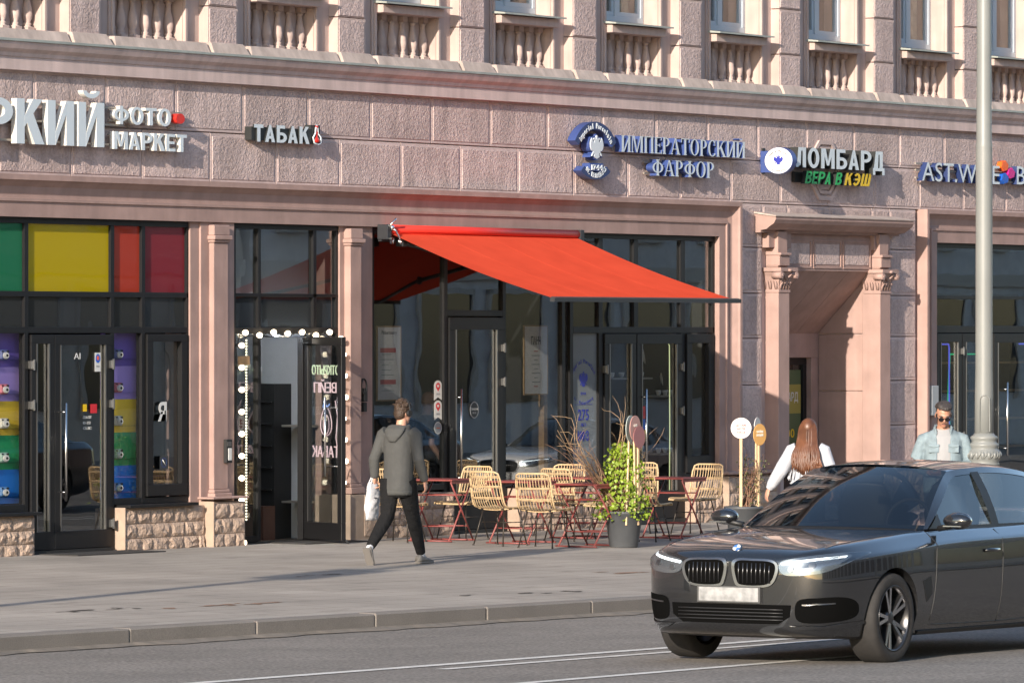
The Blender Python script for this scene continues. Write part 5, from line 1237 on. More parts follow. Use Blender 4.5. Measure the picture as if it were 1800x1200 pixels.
# ---- woman with long hair, walking away
def woman():
    x, y = -8.30, -8.75
    e = person((x, y, gz(x, y)), R(20), 'woman with long chestnut hair and white blouse walking away behind the car', None, None, None, None)
    hd = (.06, 0, 1.545); b = MB(); head(b, hd, .22, 1, R(4), R(4))
    limb(b, [(.03, 0, 1.36), (.04, 0, 1.42), (.05, 0, 1.50)], [(.06, .07), (.046, .046), (.046, .046)], (1, 0, 0))
    limb(b, [(0, 0, .86), (0, 0, .98), (.01, 0, 1.12), (.02, 0, 1.26), (.03, 0, 1.36)], [(.09, .15), (.075, .11), (.075, .115), (.09, .14), (.06, .09)], (1, 0, 0), 16)
    LA = [(.01, .165, 1.33), (-.10, .27, 1.12), (-.06, .40, .93)]; RA = [(.02, -.165, 1.33), (.03, -.24, 1.09), (.18, -.23, .92)]
    for A in (LA, RA): limb(b, [A[0], A[1], A[2]], [.040, .033, .023], (1, 0, 0), 10)
    hand(b, LA[2], (.12, .35, -1), (.6, -.8, -.2), -1, .5, .9); hand(b, RA[2], (.5, 0, -.8), (0, 1, 0), 1, .6, .9)
    LL = [(-.02, .08, .86), (-.10, .08, .46), (-.30, .08, .12)]; RL = [(.02, -.08, .86), (.12, -.08, .46), (.22, -.08, .08)]
    for A in (LL, RL): limb(b, [A[0], A[1], A[2]], [.075, .05, .034], (1, 0, 0), 10)
    fuse(b, 'body', M['skin'], e, .0085, 2)
    b = MB()
    limb(b, [(-.01, 0, .945), (-.01, 0, .985), (-.005, 0, 1.02), (.005, 0, 1.12), (.015, 0, 1.24), (.02, 0, 1.33), (.03, 0, 1.40)], [(.105, .135), (.138, .178), (.132, .172), (.12, .160), (.12, .165), (.10, .160), (.06, .075)], (1, 0, 0), 20)
    for A, sy in ((LA, 1), (RA, -1)):
        a0, a1, a2 = [Vector(q) for q in A]
        limb(b, [a0 + Vector((0, -sy * .05, .02)), a0, a0.lerp(a1, .4), a0.lerp(a1, .8), a1, a1.lerp(a2, .35), a1.lerp(a2, .75), a1.lerp(a2, .92), a1.lerp(a2, .98)], [.07, .075, .072, .075, .072, .066, .055, .040, .038], (1, 0, 0), 14)
    for k in range(9):
        a = R(100 + 160 * k / 8); limb(b, [(.13 * math.cos(a), .18 * math.sin(a), 1.14), (.155 * math.cos(a) - .008, .205 * math.sin(a), 1.05), (.14 * math.cos(a), .185 * math.sin(a), .985)], [.006, .012, .006], (0, 0, 1), 6)
    fuse(b, 'blouse', M['white_cloth'], e, .008, 2)
    b = MB(); limb(b, [(0, 0, .80), (0, 0, .90), (0, 0, .97)], [(.12, .165), (.115, .16), (.10, .135)], (1, 0, 0), 16)
    for A in (LL, RL): limb(b, [A[0], A[1], Vector(A[1]).lerp(Vector(A[2]), .95)], [.10, .078, .075], (1, 0, 0), 14)
    fuse(b, 'trousers', M['trousers'], e, .010, 3)
    trainer(e, (.16, -.08, .003), (.40, -.085, .003), (0, 0, 1), .04); trainer(e, (-.37, .08, .10), (-.20, .08, .0), (.5, 0, .8), .04)
    # long straight hair: cap plus locks over the back
    b = MB(); rnd = random.Random(2); ball(b, (hd[0] - .014, 0, hd[2] + .024), (.104, .088, .100))
    for i in range(130):
        u = rnd.uniform(-1, 1); yy = u * .080; back = -.075 * math.sqrt(max(0, 1 - (u * .85) ** 2)) - .01; ln = 1.10 + .05 * abs(u) + rnd.uniform(-.03, .05)
        fx = hd[0] + back; p0 = Vector((hd[0] - .02 + back * .3, yy * .6, hd[2] + .09)); p1 = Vector((fx - .012, yy * 1.05, hd[2] + .02)); p2 = Vector((-.03 + back * .55, yy * 1.30, hd[2] - .14)); p3 = Vector((-.085 + back * .45, yy * 1.65 + rnd.gauss(0, .01), 1.28)); p4 = Vector((-.105 + back * .35 + rnd.gauss(0, .008), yy * 1.75 + rnd.gauss(0, .018), ln))
        limb(b, bez([p0, p1, p2, p3, p4], 3), [.012] * 3 + [.013] * 6 + [.011] * 3 + [.004], (0, 1, 0), 6)
    b.build('hair', M['hair_red'], e)
woman()

# ---- man in the denim shirt, looking down at his hands
def denim():
    x, y = -5.02, -8.62
    e = person((x, y, gz(x, y)), math.atan2(-.50, -.86), 'grey-haired man in sunglasses and pale denim shirt standing by the lamp post', None, None, None, None); e.scale = (1.02,) * 3
    hd = (.095, .0, 1.655); b = MB(); mtx = head(b, hd, .24, 1, R(27), R(4))
    limb(b, [(.0, 0, 1.46), (.02, 0, 1.54), (.055, 0, 1.61)], [(.075, .085), (.062, .062), (.06, .06)], (1, 0, 0))
    limb(b, [(0, 0, .92), (0, 0, 1.05), (.01, 0, 1.22), (.01, 0, 1.38), (.0, 0, 1.47)], [(.11, .16), (.11, .15), (.12, .16), (.11, .17), (.07, .11)], (1, 0, 0), 16)
    LA = [(-.0, .205, 1.395), (-.03, .30, 1.13), (.23, .14, 1.05)]; RA = [(-.0, -.205, 1.395), (-.03, -.30, 1.13), (.22, -.13, 1.03)]
    for A in (LA, RA): limb(b, [A[0], A[1], A[2]], [.052, .042, .028], (0, 0, 1), 10)
    hand(b, LA[2], (.7, -.6, .0), (-.3, -.3, .9), -1, .8); hand(b, RA[2], (.7, .6, .0), (-.3, .3, .9), 1, .8)
    for sy in (-1, 1): limb(b, [(0, sy * .095, .94), (.01, sy * .11, .50), (0, sy * .12, .09)], [.085, .055, .04], (1, 0, 0), 10)
    fuse(b, 'body', M['skin2'], e, .0075, 2)
    b = MB(); limb(b, [(.01, 0, .86), (.01, 0, .98), (.015, 0, 1.12), (.02, 0, 1.28), (.015, 0, 1.41), (.0, 0, 1.475), (.01, 0, 1.515)], [(.135, .185), (.14, .185), (.138, .18), (.138, .185), (.115, .18), (.085, .13), (.068, .075)], (1, 0, 0), 20); fuse(b, 't_shirt', mat('off_white_jersey', (.30, .30, .31), .9, bump=.5, bscale=12, bdist=.015, local=True), e, .009, 3)
    b = MB()   # the shirt hangs open: one half over each side
    for sy in (-1, 1):
        rings = []
        for z, rx, ry, op in ((.83, .165, .215, 26), (.98, .165, .212, 24), (1.12, .162, .205, 22), (1.28, .160, .212, 20), (1.39, .138, .218, 20), (1.445, .112, .192, 24), (1.49, .088, .130, 30)):
            o_ = []; i_ = []
            for k in range(13):
                a = R(op + (182 - op) * k / 12) * sy; o_.append((.008 + rx * math.cos(a), ry * math.sin(a), z)); i_.append((.008 + (rx - .02) * math.cos(a), (ry - .02) * math.sin(a), z))
            rings.append(o_ + i_[::-1])
        b.loft(rings)
        A = LA if sy > 0 else RA; a0, a1, a2 = [Vector(q) for q in A]
        limb(b, [a0 + Vector((0, -sy * .06, .02)), a0, a0.lerp(a1, .4), a0.lerp(a1, .8), a1, a1.lerp(a2, .3), a1.lerp(a2, .6), a1.lerp(a2, .82)], [.066, .074, .074, .073, .072, .068, .060, .052], (0, 0, 1), 14)
        limb(b, [(.02, sy * .10, 1.50), (.075, sy * .085, 1.485), (.112, sy * .075, 1.445)], [(.012, .030), (.012, .034), (.010, .018)], (0, 1, 0), 8)
        limb(b, [(-.06, sy * .04, 1.525), (-.01, sy * .085, 1.53), (.05, sy * .085, 1.505)], [(.012, .026)] * 3, (0, 1, 0), 8)
    fuse(b, 'denim_shirt', M['denim'], e, .008, 2)
    for sy in (-1, 1):
        b = MB(); b.box(.135, .158, sy * .105 - .055, sy * .105 + .055, 1.255, 1.345); b.prism([(sy * .105 - .057, 1.345), (sy * .105 + .057, 1.345), (sy * .105 + .057, 1.32), (sy * .105, 1.305), (sy * .105 - .057, 1.32)], .150, .166, 'x'); b.build('breast_pocket', M['denim'], e, .004)
    b = MB()
    for sy in (-1, 1): limb(b, [(0, sy * .06, .97), (0, sy * .095, .82), (.01, sy * .11, .50), (0, sy * .12, .10)], [(.125, .13), (.11, .11), .085, .075], (1, 0, 0), 14)
    fuse(b, 'trousers', M['jeans'], e, .011, 3)
    trainer(e, (-.08, .12, .003), (.20, .14, .003), (0, 0, 1)); trainer(e, (-.08, -.12, .003), (.20, -.14, .003), (0, 0, 1))
    b = MB(); rnd = random.Random(6); s0 = 0; ball(b, (-.034, 0, .030), (.096, .080, .090)); ball(b, (.035, .012, .098), (.050, .058, .030)); ball(b, (.0, -.03, .108), (.055, .045, .032)); ball(b, (-.05, 0, -.02), (.055, .074, .065))
    for i in range(170):
        az = rnd.gauss(0, .6); t0 = rnd.uniform(.75, 2.2); pts = []
        for k in range(4):
            t_ = t0 + .22 * k; r_ = 1.0 + .10 * math.sin(k * 1.1) + rnd.uniform(-.02, .05); pts.append((-.025 + .102 * r_ * math.cos(t_), .080 * r_ * math.sin(az + .10 * k) * max(.35, math.sin(t_)), .030 + .092 * r_ * math.sin(t_) * max(.25, math.cos(az * .75))))
        limb(b, pts, [.007, .010, .009, .003], (0, 1, 0), 6)
    for sy in (-1, 1): limb(b, [(.03, sy * .078, .03), (.025, sy * .082, -.015)], [.012, .006], (1, 0, 0), 6)
    b.xform(mtx, 0); fuse(b, 'hair', M['hair_grey'], e, .0055, 1)
    b = MB(); 
    for sy in (-1, 1): ball(b, (.088, sy * .034, .026), (.012, .026, .007)); 
    ball(b, (.086, 0, -.062), (.010, .028, .006)); b.xform(mtx, 0); b.build('brow_and_moustache', M['hair_grey'], e)
    b = MB(); ball(b, (.090, 0, -.073), (.008, .022, .006)); b.xform(mtx, 0); b.build('lip', mat('lip', (.32, .12, .09), .5), e)
    gl_ = tag(empty('sunglasses', (x, y, gz(x, y)), math.atan2(-.50, -.86)), 'dark sunglasses on the face of the man in denim', 'sunglasses'); gl_.scale = (1.02,) * 3
    for sy in (-1, 1):
        b = MB(); b.prism([(sy * .034 + .029 * math.cos(2 * math.pi * k / 16), .0 + .022 * math.sin(2 * math.pi * k / 16) - .004) for k in range(16)], .100, .105, 'x'); b.xform(mtx, 0); b.build('lens', M['dark_glasses'], gl_)
        b = MB(); b.tube([(.102, sy * .060, .008), (.05, sy * .080, .006), (-.01, sy * .088, .0)], .003, 5); b.xform(mtx, 0); b.build('temple', M['black_matt'], gl_)
    b = MB(); b.tube([(.103, -.008, .004), (.112, 0, .008), (.103, .008, .004)], .003, 5); b.xform(mtx, 0); b.build('bridge', M['black_matt'], gl_)
    ph = tag(empty('phone', (x, y, gz(x, y)), math.atan2(-.50, -.86)), 'dark phone in the hands of the man in denim', 'phone'); ph.scale = (1.02,) * 3
    b = MB(); b.box(-.036, .036, -.004, .004, -.075, .075); b.xform(Matrix.Translation((.31, .0, 1.075)) @ Matrix.Rotation(R(90), 4, 'Z') @ Matrix.Rotation(R(-55), 4, 'X')); b.build('phone_body', M['black_matt'], ph, .003)
denim()

# ---- figure just inside the cafe door
def inside():
    x, y = -1.12, .55
    e = person((x, y, .02), R(-35), 'person in dark clothes standing just inside the glass cafe door', None, None, None, None)
    hd = (.04, 0, 1.60); b = MB(); head(b, hd, .23, 1)
    limb(b, [(.0, 0, 1.38), (.01, 0, 1.46), (.02, 0, 1.54)], [(.07, .08), (.06, .06), (.058, .058)], (1, 0, 0)); limb(b, [(0, 0, .86), (0, 0, 1.1), (0, 0, 1.3), (0, 0, 1.4)], [(.10, .15), (.11, .15), (.11, .16), (.07, .11)], (1, 0, 0), 16)
    LA = [(0, .20, 1.36), (-.04, .26, 1.09), (.10, .28, .88)]; RA = [(0, -.20, 1.36), (-.04, -.26, 1.09), (.10, -.28, .88)]
    for A in (LA, RA): limb(b, [A[0], A[1], A[2]], [.05, .042, .030], (1, 0, 0), 10); 
    hand(b, LA[2], (.3, 0, -1), (0, -1, 0), -1, .5); hand(b, RA[2], (.3, 0, -1), (0, 1, 0), 1, .5)
    for sy in (-1, 1): limb(b, [(0, sy * .09, .88), (0, sy * .10, .48), (0, sy * .10, .07)], [.08, .055, .04], (1, 0, 0), 10)
    fuse(b, 'body', M['skin'], e, .0095, 2)
    b = MB(); limb(b, [(0, 0, .82), (0, 0, 1.0), (0, 0, 1.2), (0, 0, 1.36), (0, 0, 1.44)], [(.14, .19), (.14, .19), (.14, .19), (.11, .18), (.065, .08)], (1, 0, 0), 18)
    for A in (LA, RA): limb(b, [A[0], Vector(A[0]).lerp(Vector(A[1]), .8)], [.08, .075], (1, 0, 0), 12)
    fuse(b, 't_shirt', M['black_matt'], e, .011, 3)
    b = MB()
    for sy in (-1, 1): limb(b, [(0, sy * .06, .90), (0, sy * .10, .48), (0, sy * .10, .03)], [(.13, .12), .085, .08], (1, 0, 0), 12)
    fuse(b, 'trousers', M['trousers'], e, .012, 3)
inside()
# ================================================================== car
from mathutils.bvhtree import BVHTree
def car_paint(name, col, metal=.1):
    m, n, L, b = _nodes(name); b.inputs['Base Color'].default_value = (*col, 1); b.inputs['Metallic'].default_value = metal; b.inputs['Roughness'].default_value = .22
    b.inputs['Coat Weight'].default_value = 1; b.inputs['Coat Roughness'].default_value = .02; b.inputs['Coat IOR'].default_value = 1.7
    return m
M['car_paint'] = car_paint('graphite_car_paint', (.011, .0115, .013)); M['car_white'] = car_paint('white_car_paint', (.62, .62, .62), 0)
M['car_glass'] = glass('tinted_car_glass', (.30, .325, .335), 2.2); M['tyre'] = mat('tyre_rubber', (.022, .020, .019), .8, var=.2, vscale=20, local=True); M['rim'] = mat('dark_alloy', (.10, .10, .105), .3, metal=.9); M['rim_cut'] = mat('machined_alloy', (.55, .55, .56), .22, metal=1)
M['lamp_glass'] = glass('headlamp_glass', (.92, .94, .95), 1.6); M['lamp_in'] = mat('headlamp_reflector', (.24, .26, .28), .25, metal=.8); M['drl'] = mat('daylight_led', (.85, .92, .95), .3, emit=1.2); M['trim'] = mat('black_plastic', (.012, .012, .013), .5); M['plate'] = mat('number_plate', (.06, .06, .06), .5); M['seatm'] = mat('car_interior', (.018, .017, .017), .7); M['tan'] = mat('tan_paper', (.42, .30, .2), .8); M['satin'] = mat('satin_chrome', (.30, .30, .31), .28, metal=1)
M['plate_white'] = mat('roundel_white', (.6, .6, .6), .4); M['pale_blue'] = mat('roundel_blue', (.06, .16, .42), .4)
M['intake'] = mat('intake_mesh', (.003, .003, .003), .95, spec=.05)
ST = [(.850, .31, .25, .34, .50, .35, .66, .29, .742, .755), (.825, .25, .46, .545, .50, .545, .69, .455, .782, .798), (.77, .215, .61, .69, .50, .685, .722, .575, .818, .838), (.64, .195, .735, .81, .51, .805, .757, .67, .853, .878),
      (.40, .18, .82, .892, .52, .885, .79, .735, .885, .912), (.0, .18, .85, .938, .53, .928, .82, .775, .920, .946), (-.40, .18, .85, .935, .545, .922, .846, .785, .948, .970), (-.75, .18, .85, .93, .56, .915, .868, .795, .967, .987),
      (-1.3, .18, .85, .932, .57, .915, .885, .80, .975, .975), (-2.0, .18, .85, .934, .57, .918, .895, .80, .98, .98), (-2.6, .18, .85, .936, .57, .922, .905, .80, .99, .99), (-3.0, .18, .85, .938, .57, .926, .92, .795, 1.005, 1.01),
      (-3.5, .20, .84, .93, .56, .915, .945, .78, 1.04, 1.06), (-3.9, .26, .80, .90, .55, .88, .955, .74, 1.055, 1.075), (-4.04, .32, .74, .84, .55, .82, .94, .68, 1.04, 1.06), (-4.10, .40, .58, .70, .60, .68, .88, .56, .96, .98)]
def make_body():
    b = MB(); rings = []
    for x, zb, wb, wm, zm, ws, zs, wt, zte, ztc in ST:
        half = [(0, zb), (wb * .6, zb), (wb, zb + .012), ((wb + wm) / 2 + .02, (zb + zm) / 2 - .02), (wm, zm), ((wm + ws) / 2 + .004, (zm + zs) / 2 + .03), (ws, zs), (wt, zte), (wt * .55, zte + (ztc - zte) * .75), (0, ztc)]
        ring = [(x, y, z) for y, z in half] + [(x, -y, z) for y, z in reversed(half[1:-1])]; rings.append(ring)
    n = len(rings[0]); v = [q for r_ in rings for q in r_]
    f = [(i * n + j, i * n + (j + 1) % n, (i + 1) * n + (j + 1) % n, (i + 1) * n + j) for i in range(len(rings) - 1) for j in range(n)]
    # end caps as quad strips
    for o in (0, (len(rings) - 1) * n):
        for k in range(9): 
            a, c, d, e = o + k, o + k + 1, o + (n - k - 1) % n, o + (n - k) % n
            if k == 0: f.append((a, c, d)) 
            elif k == 8: f.append((a, c, e))
            else: f.append((a, c, d, e))
    b.add(v, f, 0, True); me = b.mesh('body', M['car_paint'])
    bm = bmesh.new(); bm.from_mesh(me); cl = bm.edges.layers.float.new('crease_edge'); bm.verts.ensure_lookup_table(); 
    crease = {6: .55, 7: .45, 2: .5}
    for e in bm.edges:
        i, j = e.verts[0].index, e.verts[1].index
        if abs(i - j) == n:
            k = i % n; k = k if k <= 9 else n - k
            if k in crease: e[cl] = crease[k]
    bm.to_mesh(me); bm.free()
    o = bpy.data.objects.new('body', me); COL.objects.link(o); s = o.modifiers.new('s', 'SUBSURF'); s.levels = 3; s.render_levels = 3
    cuts = []
    for ax in (0, -2.975):
        for sy in (-1, 1):
            c = MB(); c.tube([(ax, sy * .66, .335), (ax, sy * 1.2, .335)], .372, 40); co = bpy.data.objects.new('cut', c.mesh('cut', M['trim'])); COL.objects.link(co); cuts.append(co)
            md = o.modifiers.new('b', 'BOOLEAN'); md.object = co; md.operation = 'DIFFERENCE'; md.solver = 'EXACT'
    dg = bpy.context.evaluated_depsgraph_get(); out = bpy.data.meshes.new_from_object(o.evaluated_get(dg))
    bm = bmesh.new(); bm.from_mesh(out); bvh = None
    o.modifiers.clear(); s = o.modifiers.new('s', 'SUBSURF'); s.levels = 3; dg = bpy.context.evaluated_depsgraph_get(); full = bpy.data.meshes.new_from_object(o.evaluated_get(dg))
    bvh = BVHTree.FromPolygons([v_.co.copy() for v_ in full.vertices], [tuple(p.vertices) for p in full.polygons]); bpy.data.meshes.remove(full)
    for f_ in bm.faces:
        c = f_.calc_center_median(); r_ = min(math.hypot(c.x, c.z - .335), math.hypot(c.x + 2.975, c.z - .335))
        f_.smooth = True
        if r_ < .3735 and abs(c.y) > .5: f_.material_index = 1; f_.smooth = False
        elif c.z < .215 and f_.normal.z < -.5: f_.material_index = 1
    for e in bm.edges:
        if len(e.link_faces) == 2 and e.link_faces[0].material_index != e.link_faces[1].material_index: e.smooth = False
    out.materials.clear(); out.materials.append(M['car_paint']); out.materials.append(M['trim'])
    bm.to_mesh(out); bm.free(); out.name = 'body'
    for q in [o] + cuts: bpy.data.objects.remove(q)
    return out, bvh
def grid(b, fn, nu, nv, m=0):
    v = [fn(i / nu, j / nv) for j in range(nv + 1) for i in range(nu + 1)]
    b.add(v, [(j * (nu + 1) + i, j * (nu + 1) + i + 1, (j + 1) * (nu + 1) + i + 1, (j + 1) * (nu + 1) + i) for j in range(nv) for i in range(nu)], m, True)
def patch(poly, bvh, axis, sign, off, rings=5, dens=6, thick=.0, recess=None, smooth=False):
    """project a star-shaped outline onto the body along an axis ('x': (y,z) pairs, 'y': (x,z) pairs)"""
    pts = []; m_ = len(poly)
    for i_ in range(m_ if smooth else 0):
        q0, q1, q2, q3 = [Vector((*poly[(i_ + k) % m_], 0)) for k in (-1, 0, 1, 2)]
        for k in range(dens):
            t_ = k / dens; q = .5 * ((2 * q1) + (q2 - q0) * t_ + (2 * q0 - 5 * q1 + 4 * q2 - q3) * t_ ** 2 + (3 * q1 - q0 - 3 * q2 + q3) * t_ ** 3); pts.append((q.x, q.y))
    for (a, c) in (zip(poly, poly[1:] + poly[:1]) if not smooth else ()):
        for k in range(dens): t_ = k / dens; pts.append((a[0] + (c[0] - a[0]) * t_, a[1] + (c[1] - a[1]) * t_))
    cx = sum(p[0] for p in pts) / len(pts); cy = sum(p[1] for p in pts) / len(pts); n = len(pts); v = []
    def proj(p, o_):
        org = Vector((sign * 6, p[0], p[1])) if axis == 'x' else Vector((p[0], sign * 6, p[1])); d = Vector((-sign, 0, 0)) if axis == 'x' else Vector((0, -sign, 0))
        h = bvh.ray_cast(org, d)
        if h[0] is None: h = bvh.find_nearest(Vector((.7, p[0], p[1])) if axis == 'x' else Vector((p[0], sign * .9, p[1])))
        q = h[0]; nn = Vector((sign, 0, 0)) if axis == 'x' else Vector((0, sign, 0)); return q + nn * o_
    for r_ in range(rings):
        t_ = 1 - r_ / rings
        o_ = off if recess is None or r_ == 0 else recess
        v += [proj((cx + (p[0] - cx) * t_, cy + (p[1] - cy) * t_), o_) for p in pts]
    v.append(proj((cx, cy), off if recess is None else recess)); b = MB()
    f = [(r_ * n + k, r_ * n + (k + 1) % n, (r_ + 1) * n + (k + 1) % n, (r_ + 1) * n + k) for r_ in range(rings - 1) for k in range(n)] + [((rings - 1) * n + k, (rings - 1) * n + (k + 1) % n, rings * n) for k in range(n)]
    b.add(v, f, 0, recess is None); ed = v[:n]
    # skirt back to the body so that the patch has thickness
    nn = Vector((sign, 0, 0)) if axis == 'x' else Vector((0, sign, 0))
    b.add(ed + [q - nn * (off + .015) for q in ed], [(k, n + k, n + (k + 1) % n, (k + 1) % n) for k in range(n)])
    return b
def wheel(parent, ax, sy):
    w_ = empty('wheel', (ax, sy * .80, .335), parent=parent)
    def rot(b): return b.xform(Matrix.Rotation(R(-90) * sy, 4, 'X'))
    t_ = MB(); t_.lathe([(.235, .110), (.262, .120), (.30, .122), (.325, .108), (.335, .08), (.336, -.08), (.325, -.108), (.30, -.122), (.24, -.12)], (0, 0, 0), 48, cap=False); rot(t_); t_.build('tyre', M['tyre'], w_)
    r_ = MB(); r_.lathe([(.240, .112), (.244, .116), (.238, .118), (.228, .108), (.222, .06), (.215, -.11)], (0, 0, 0), 48, cap=False)
    r_.lathe([(.0, .085), (.045, .085), (.06, .075), (.06, .02)], (0, 0, 0), 20)
    for k in range(5):
        for da in (-.17, .17):
            a = 2 * math.pi * k / 5 + da; a2 = 2 * math.pi * k / 5 + da * .45; c, s_ = math.cos(a), math.sin(a); c0, s0 = math.cos(a2), math.sin(a2); px, py = -s_, c
            r_.add([(c0 * .04 + px * .012, s0 * .04 + py * .012, .085), (c0 * .04 - px * .012, s0 * .04 - py * .012, .085), (c * .232 - px * .014, s_ * .232 - py * .014, .103), (c * .232 + px * .014, s_ * .232 + py * .014, .103),
                    (c0 * .04 + px * .016, s0 * .04 + py * .016, .03), (c0 * .04 - px * .016, s0 * .04 - py * .016, .03), (c * .232 - px * .02, s_ * .232 - py * .02, .06), (c * .232 + px * .02, s_ * .232 + py * .02, .06)],
                   [(0, 1, 2, 3)], 1); o = len(r_.v) - 8
            for f in ((0, 4, 5, 1), (1, 5, 6, 2), (2, 6, 7, 3), (3, 7, 4, 0)): r_.f.append(tuple(o + q for q in f)); r_.m.append(0); r_.sm.append(False)
    rot(r_); r_.build('rim', [M['rim'], M['rim_cut']], w_)
    d = MB(); d.lathe([(.0, .0), (.165, .0), (.165, -.02), (0, -.02)], (0, 0, 0), 32); rot(d); d.build('brake_disc', M['satin'], w_)
def make_car():
    root = empty('car'); me, bvh = make_body(); obj('body', me, root)
    P = lambda name, poly, mt, off=.004, ax='x', sg=1, **k: patch(poly, bvh, ax, sg, off, **k).build(name, mt, root)
    # kidneys: chrome surround, dark slats inside
    for sy in (-1, 1):
        out = [(sy * y, z) for y, z in ((.03, 0.765), (.20, 0.778), (.36, 0.768), (.405, 0.710), (.37, 0.610), (.29, 0.572), (.10, 0.572), (.042, 0.610))]
        g = P('kidney_grille', out, M['satin'], .014, smooth=True)
        inn = [(sy * y, z) for y, z in ((.052, 0.748), (.20, 0.760), (.348, 0.752), (.384, 0.708), (.352, 0.622), (.28, 0.590), (.11, 0.590), (.062, 0.625))]
        patch([(y * .985 + sy * .003, .669 + (z - .669) * 1.04) for y, z in inn], bvh, 'x', 1, .0165, smooth=True).build('grille_mesh', M['intake'], g)
        for k in range(8):
            y = .085 + .036 * k; zt = .746 if k < 7 else .73; h = bvh.ray_cast(Vector((3, sy * y, .68)), Vector((-1, 0, 0)))[0]; t1 = bvh.ray_cast(Vector((3, sy * y, zt)), Vector((-1, 0, 0)))[0]; t2 = bvh.ray_cast(Vector((3, sy * y, .60)), Vector((-1, 0, 0)))[0]
            b = MB(); b.tube([t2 + Vector((.021, 0, 0)), h + Vector((.024, 0, 0)), t1 + Vector((.021, 0, 0))], .0055, 5); b.build('slat', M['rim'], g)
        hl = [(sy * y, z) for y, z in ((.415, 0.755), (.55, 0.790), (.72, 0.820), (.845, 0.830), (.862, 0.795), (.80, 0.725), (.70, 0.677), (.52, 0.658), (.425, 0.680))]
        hd = P('headlight', hl, M['lamp_in'], .006, rings=4, smooth=True)
        hi = [(sy * (.62 + (abs(y) - .62) * .92), .64 + (z - .64) * .88) for y, z in hl]
        patch([(sy * y, z) for y, z in ((.42, 0.750), (.60, 0.777), (.80, 0.805), (.80, 0.793), (.60, 0.760), (.43, 0.733))], bvh, 'x', 1, .012, rings=2).build('daylight_strip', M['drl'], hd)
        for cy, cz, rr in ((.50, .705, .036), (.65, .735, .040)):
            patch([(sy * (cy + rr * .6 * math.cos(2 * math.pi * k / 10)), cz + rr * .6 * math.sin(2 * math.pi * k / 10)) for k in range(10)], bvh, 'x', 1, .014, rings=3, dens=2).build('projector', M['steel2'], hd)
        patch(hl, bvh, 'x', 1, .022, smooth=True).build('cover', M['lamp_glass'], hd)
        P('side_intake', [(sy * y, z) for y, z in ((.55, .475), (.70, .50), (.83, .50), (.86, .43), (.82, .34), (.64, .315), (.54, .345))], M['intake'], .006, smooth=True)
        P('intake_blade', [(sy * y, z) for y, z in ((.48, 0.295), (.62, 0.282), (.82, 0.295), (.86, 0.330), (.86, 0.308), (.80, 0.272), (.55, 0.263))], M['car_paint'], .018)
        P('fog_strip', [(sy * y, z) for y, z in ((.585, 0.452), (.78, 0.465), (.78, 0.455), (.585, 0.442))], M['satin'], .012, rings=2)
    P('lower_grille', [(-.50, .445), (.50, .445), (.49, .36), (.40, .305), (-.40, .305), (-.49, .36)], M['intake'], .006)
    for z in (.335, .36, .385, .41):
        b = MB(); b.tube([bvh.ray_cast(Vector((3, y, z)), Vector((-1, 0, 0)))[0] + Vector((.008, 0, 0)) for y in [-.44 + .11 * k for k in range(9)]], .005, 5); b.build('grille_bar', M['trim'], root)
    pl = P('number_plate', [(-.265, .575), (.265, .575), (.265, .455), (-.265, .455)], M['plate'], .024, dens=4)
    patch([(-.25, .565), (.25, .565), (.25, .465), (-.25, .465)], bvh, 'x', 1, .026, dens=4).build('plate_face', mat('plate_face', (.27, .27, .27), .5, var=.35, vscale=16, local=True), pl)
    # roundel above the kidneys
    hit = bvh.ray_cast(Vector((.74, 0, 3)), Vector((0, 0, -1))); e = MB(); nrm = (hit[1] + Vector((.6, 0, 0))).normalized()
    e.lathe([(0, 0), (.041, 0), (.041, .008), (.034, .010), (0, .010)], (0, 0, 0), 20, 0); 
    for q in range(4):
        e.add([(0, 0, .0112)] + [(.031 * math.cos(R(90 * q + 15 * k)), .031 * math.sin(R(90 * q + 15 * k)), .0108) for k in range(7)], [(0, k, k + 1) for k in range(1, 7)], 1 + q % 2)
    e.xform(Matrix.Translation(hit[0] + nrm * .004) @ nrm.to_track_quat('Z', 'Y').to_matrix().to_4x4()); e.build('roundel', [M['satin'], M['plate_white'], M['pale_blue']], root)
    # bonnet shut lines and creases
    for sy in (-1, 1):
        b = MB(); pts = []
        for k in range(14):
            x = .60 - 1.22 * k / 13; y = .66 + .10 * min(1, k / 9); h = bvh.ray_cast(Vector((x, sy * y, 3)), Vector((0, 0, -1)))[0]; pts.append(h + Vector((0, 0, .0)))
        b.tube(pts, .004, 5); b.build('bonnet_gap', M['trim'], root)
        for xs in ([(-.60, .30), (-.63, .55), (-.66, .80), (-.70, .955)], [(-1.72, .25), (-1.73, .6), (-1.76, .955)], [(-2.66, .60), (-2.72, .85), (-2.80, .97)], [(-.60, .27), (-1.2, .262), (-1.72, .26), (-2.4, .27)]):
            b = MB(); pts = []
            for (a, c) in zip(xs[:-1], xs[1:]):
                for k in range(5): t_ = k / 5; pts.append(bvh.ray_cast(Vector((a[0] + (c[0] - a[0]) * t_, sy * 4, a[1] + (c[1] - a[1]) * t_)), Vector((0, -sy, 0)))[0])
            pts.append(bvh.ray_cast(Vector((xs[-1][0], sy * 4, xs[-1][1])), Vector((0, -sy, 0)))[0]); b.tube(pts, .0045, 5); b.build('door_gap', M['trim'], root)
        for hx in (-1.55, -2.52):
            h = bvh.ray_cast(Vector((hx, sy * 4, .80)), Vector((0, -sy, 0)))[0]; b = MB(); b.tube([h + Vector((.11, 0, 0)), h + Vector((.07, sy * .03, .004)), h + Vector((-.07, sy * .03, .004)), h + Vector((-.11, 0, 0))], .013, 8); b.build('door_handle', M['car_paint'], root)
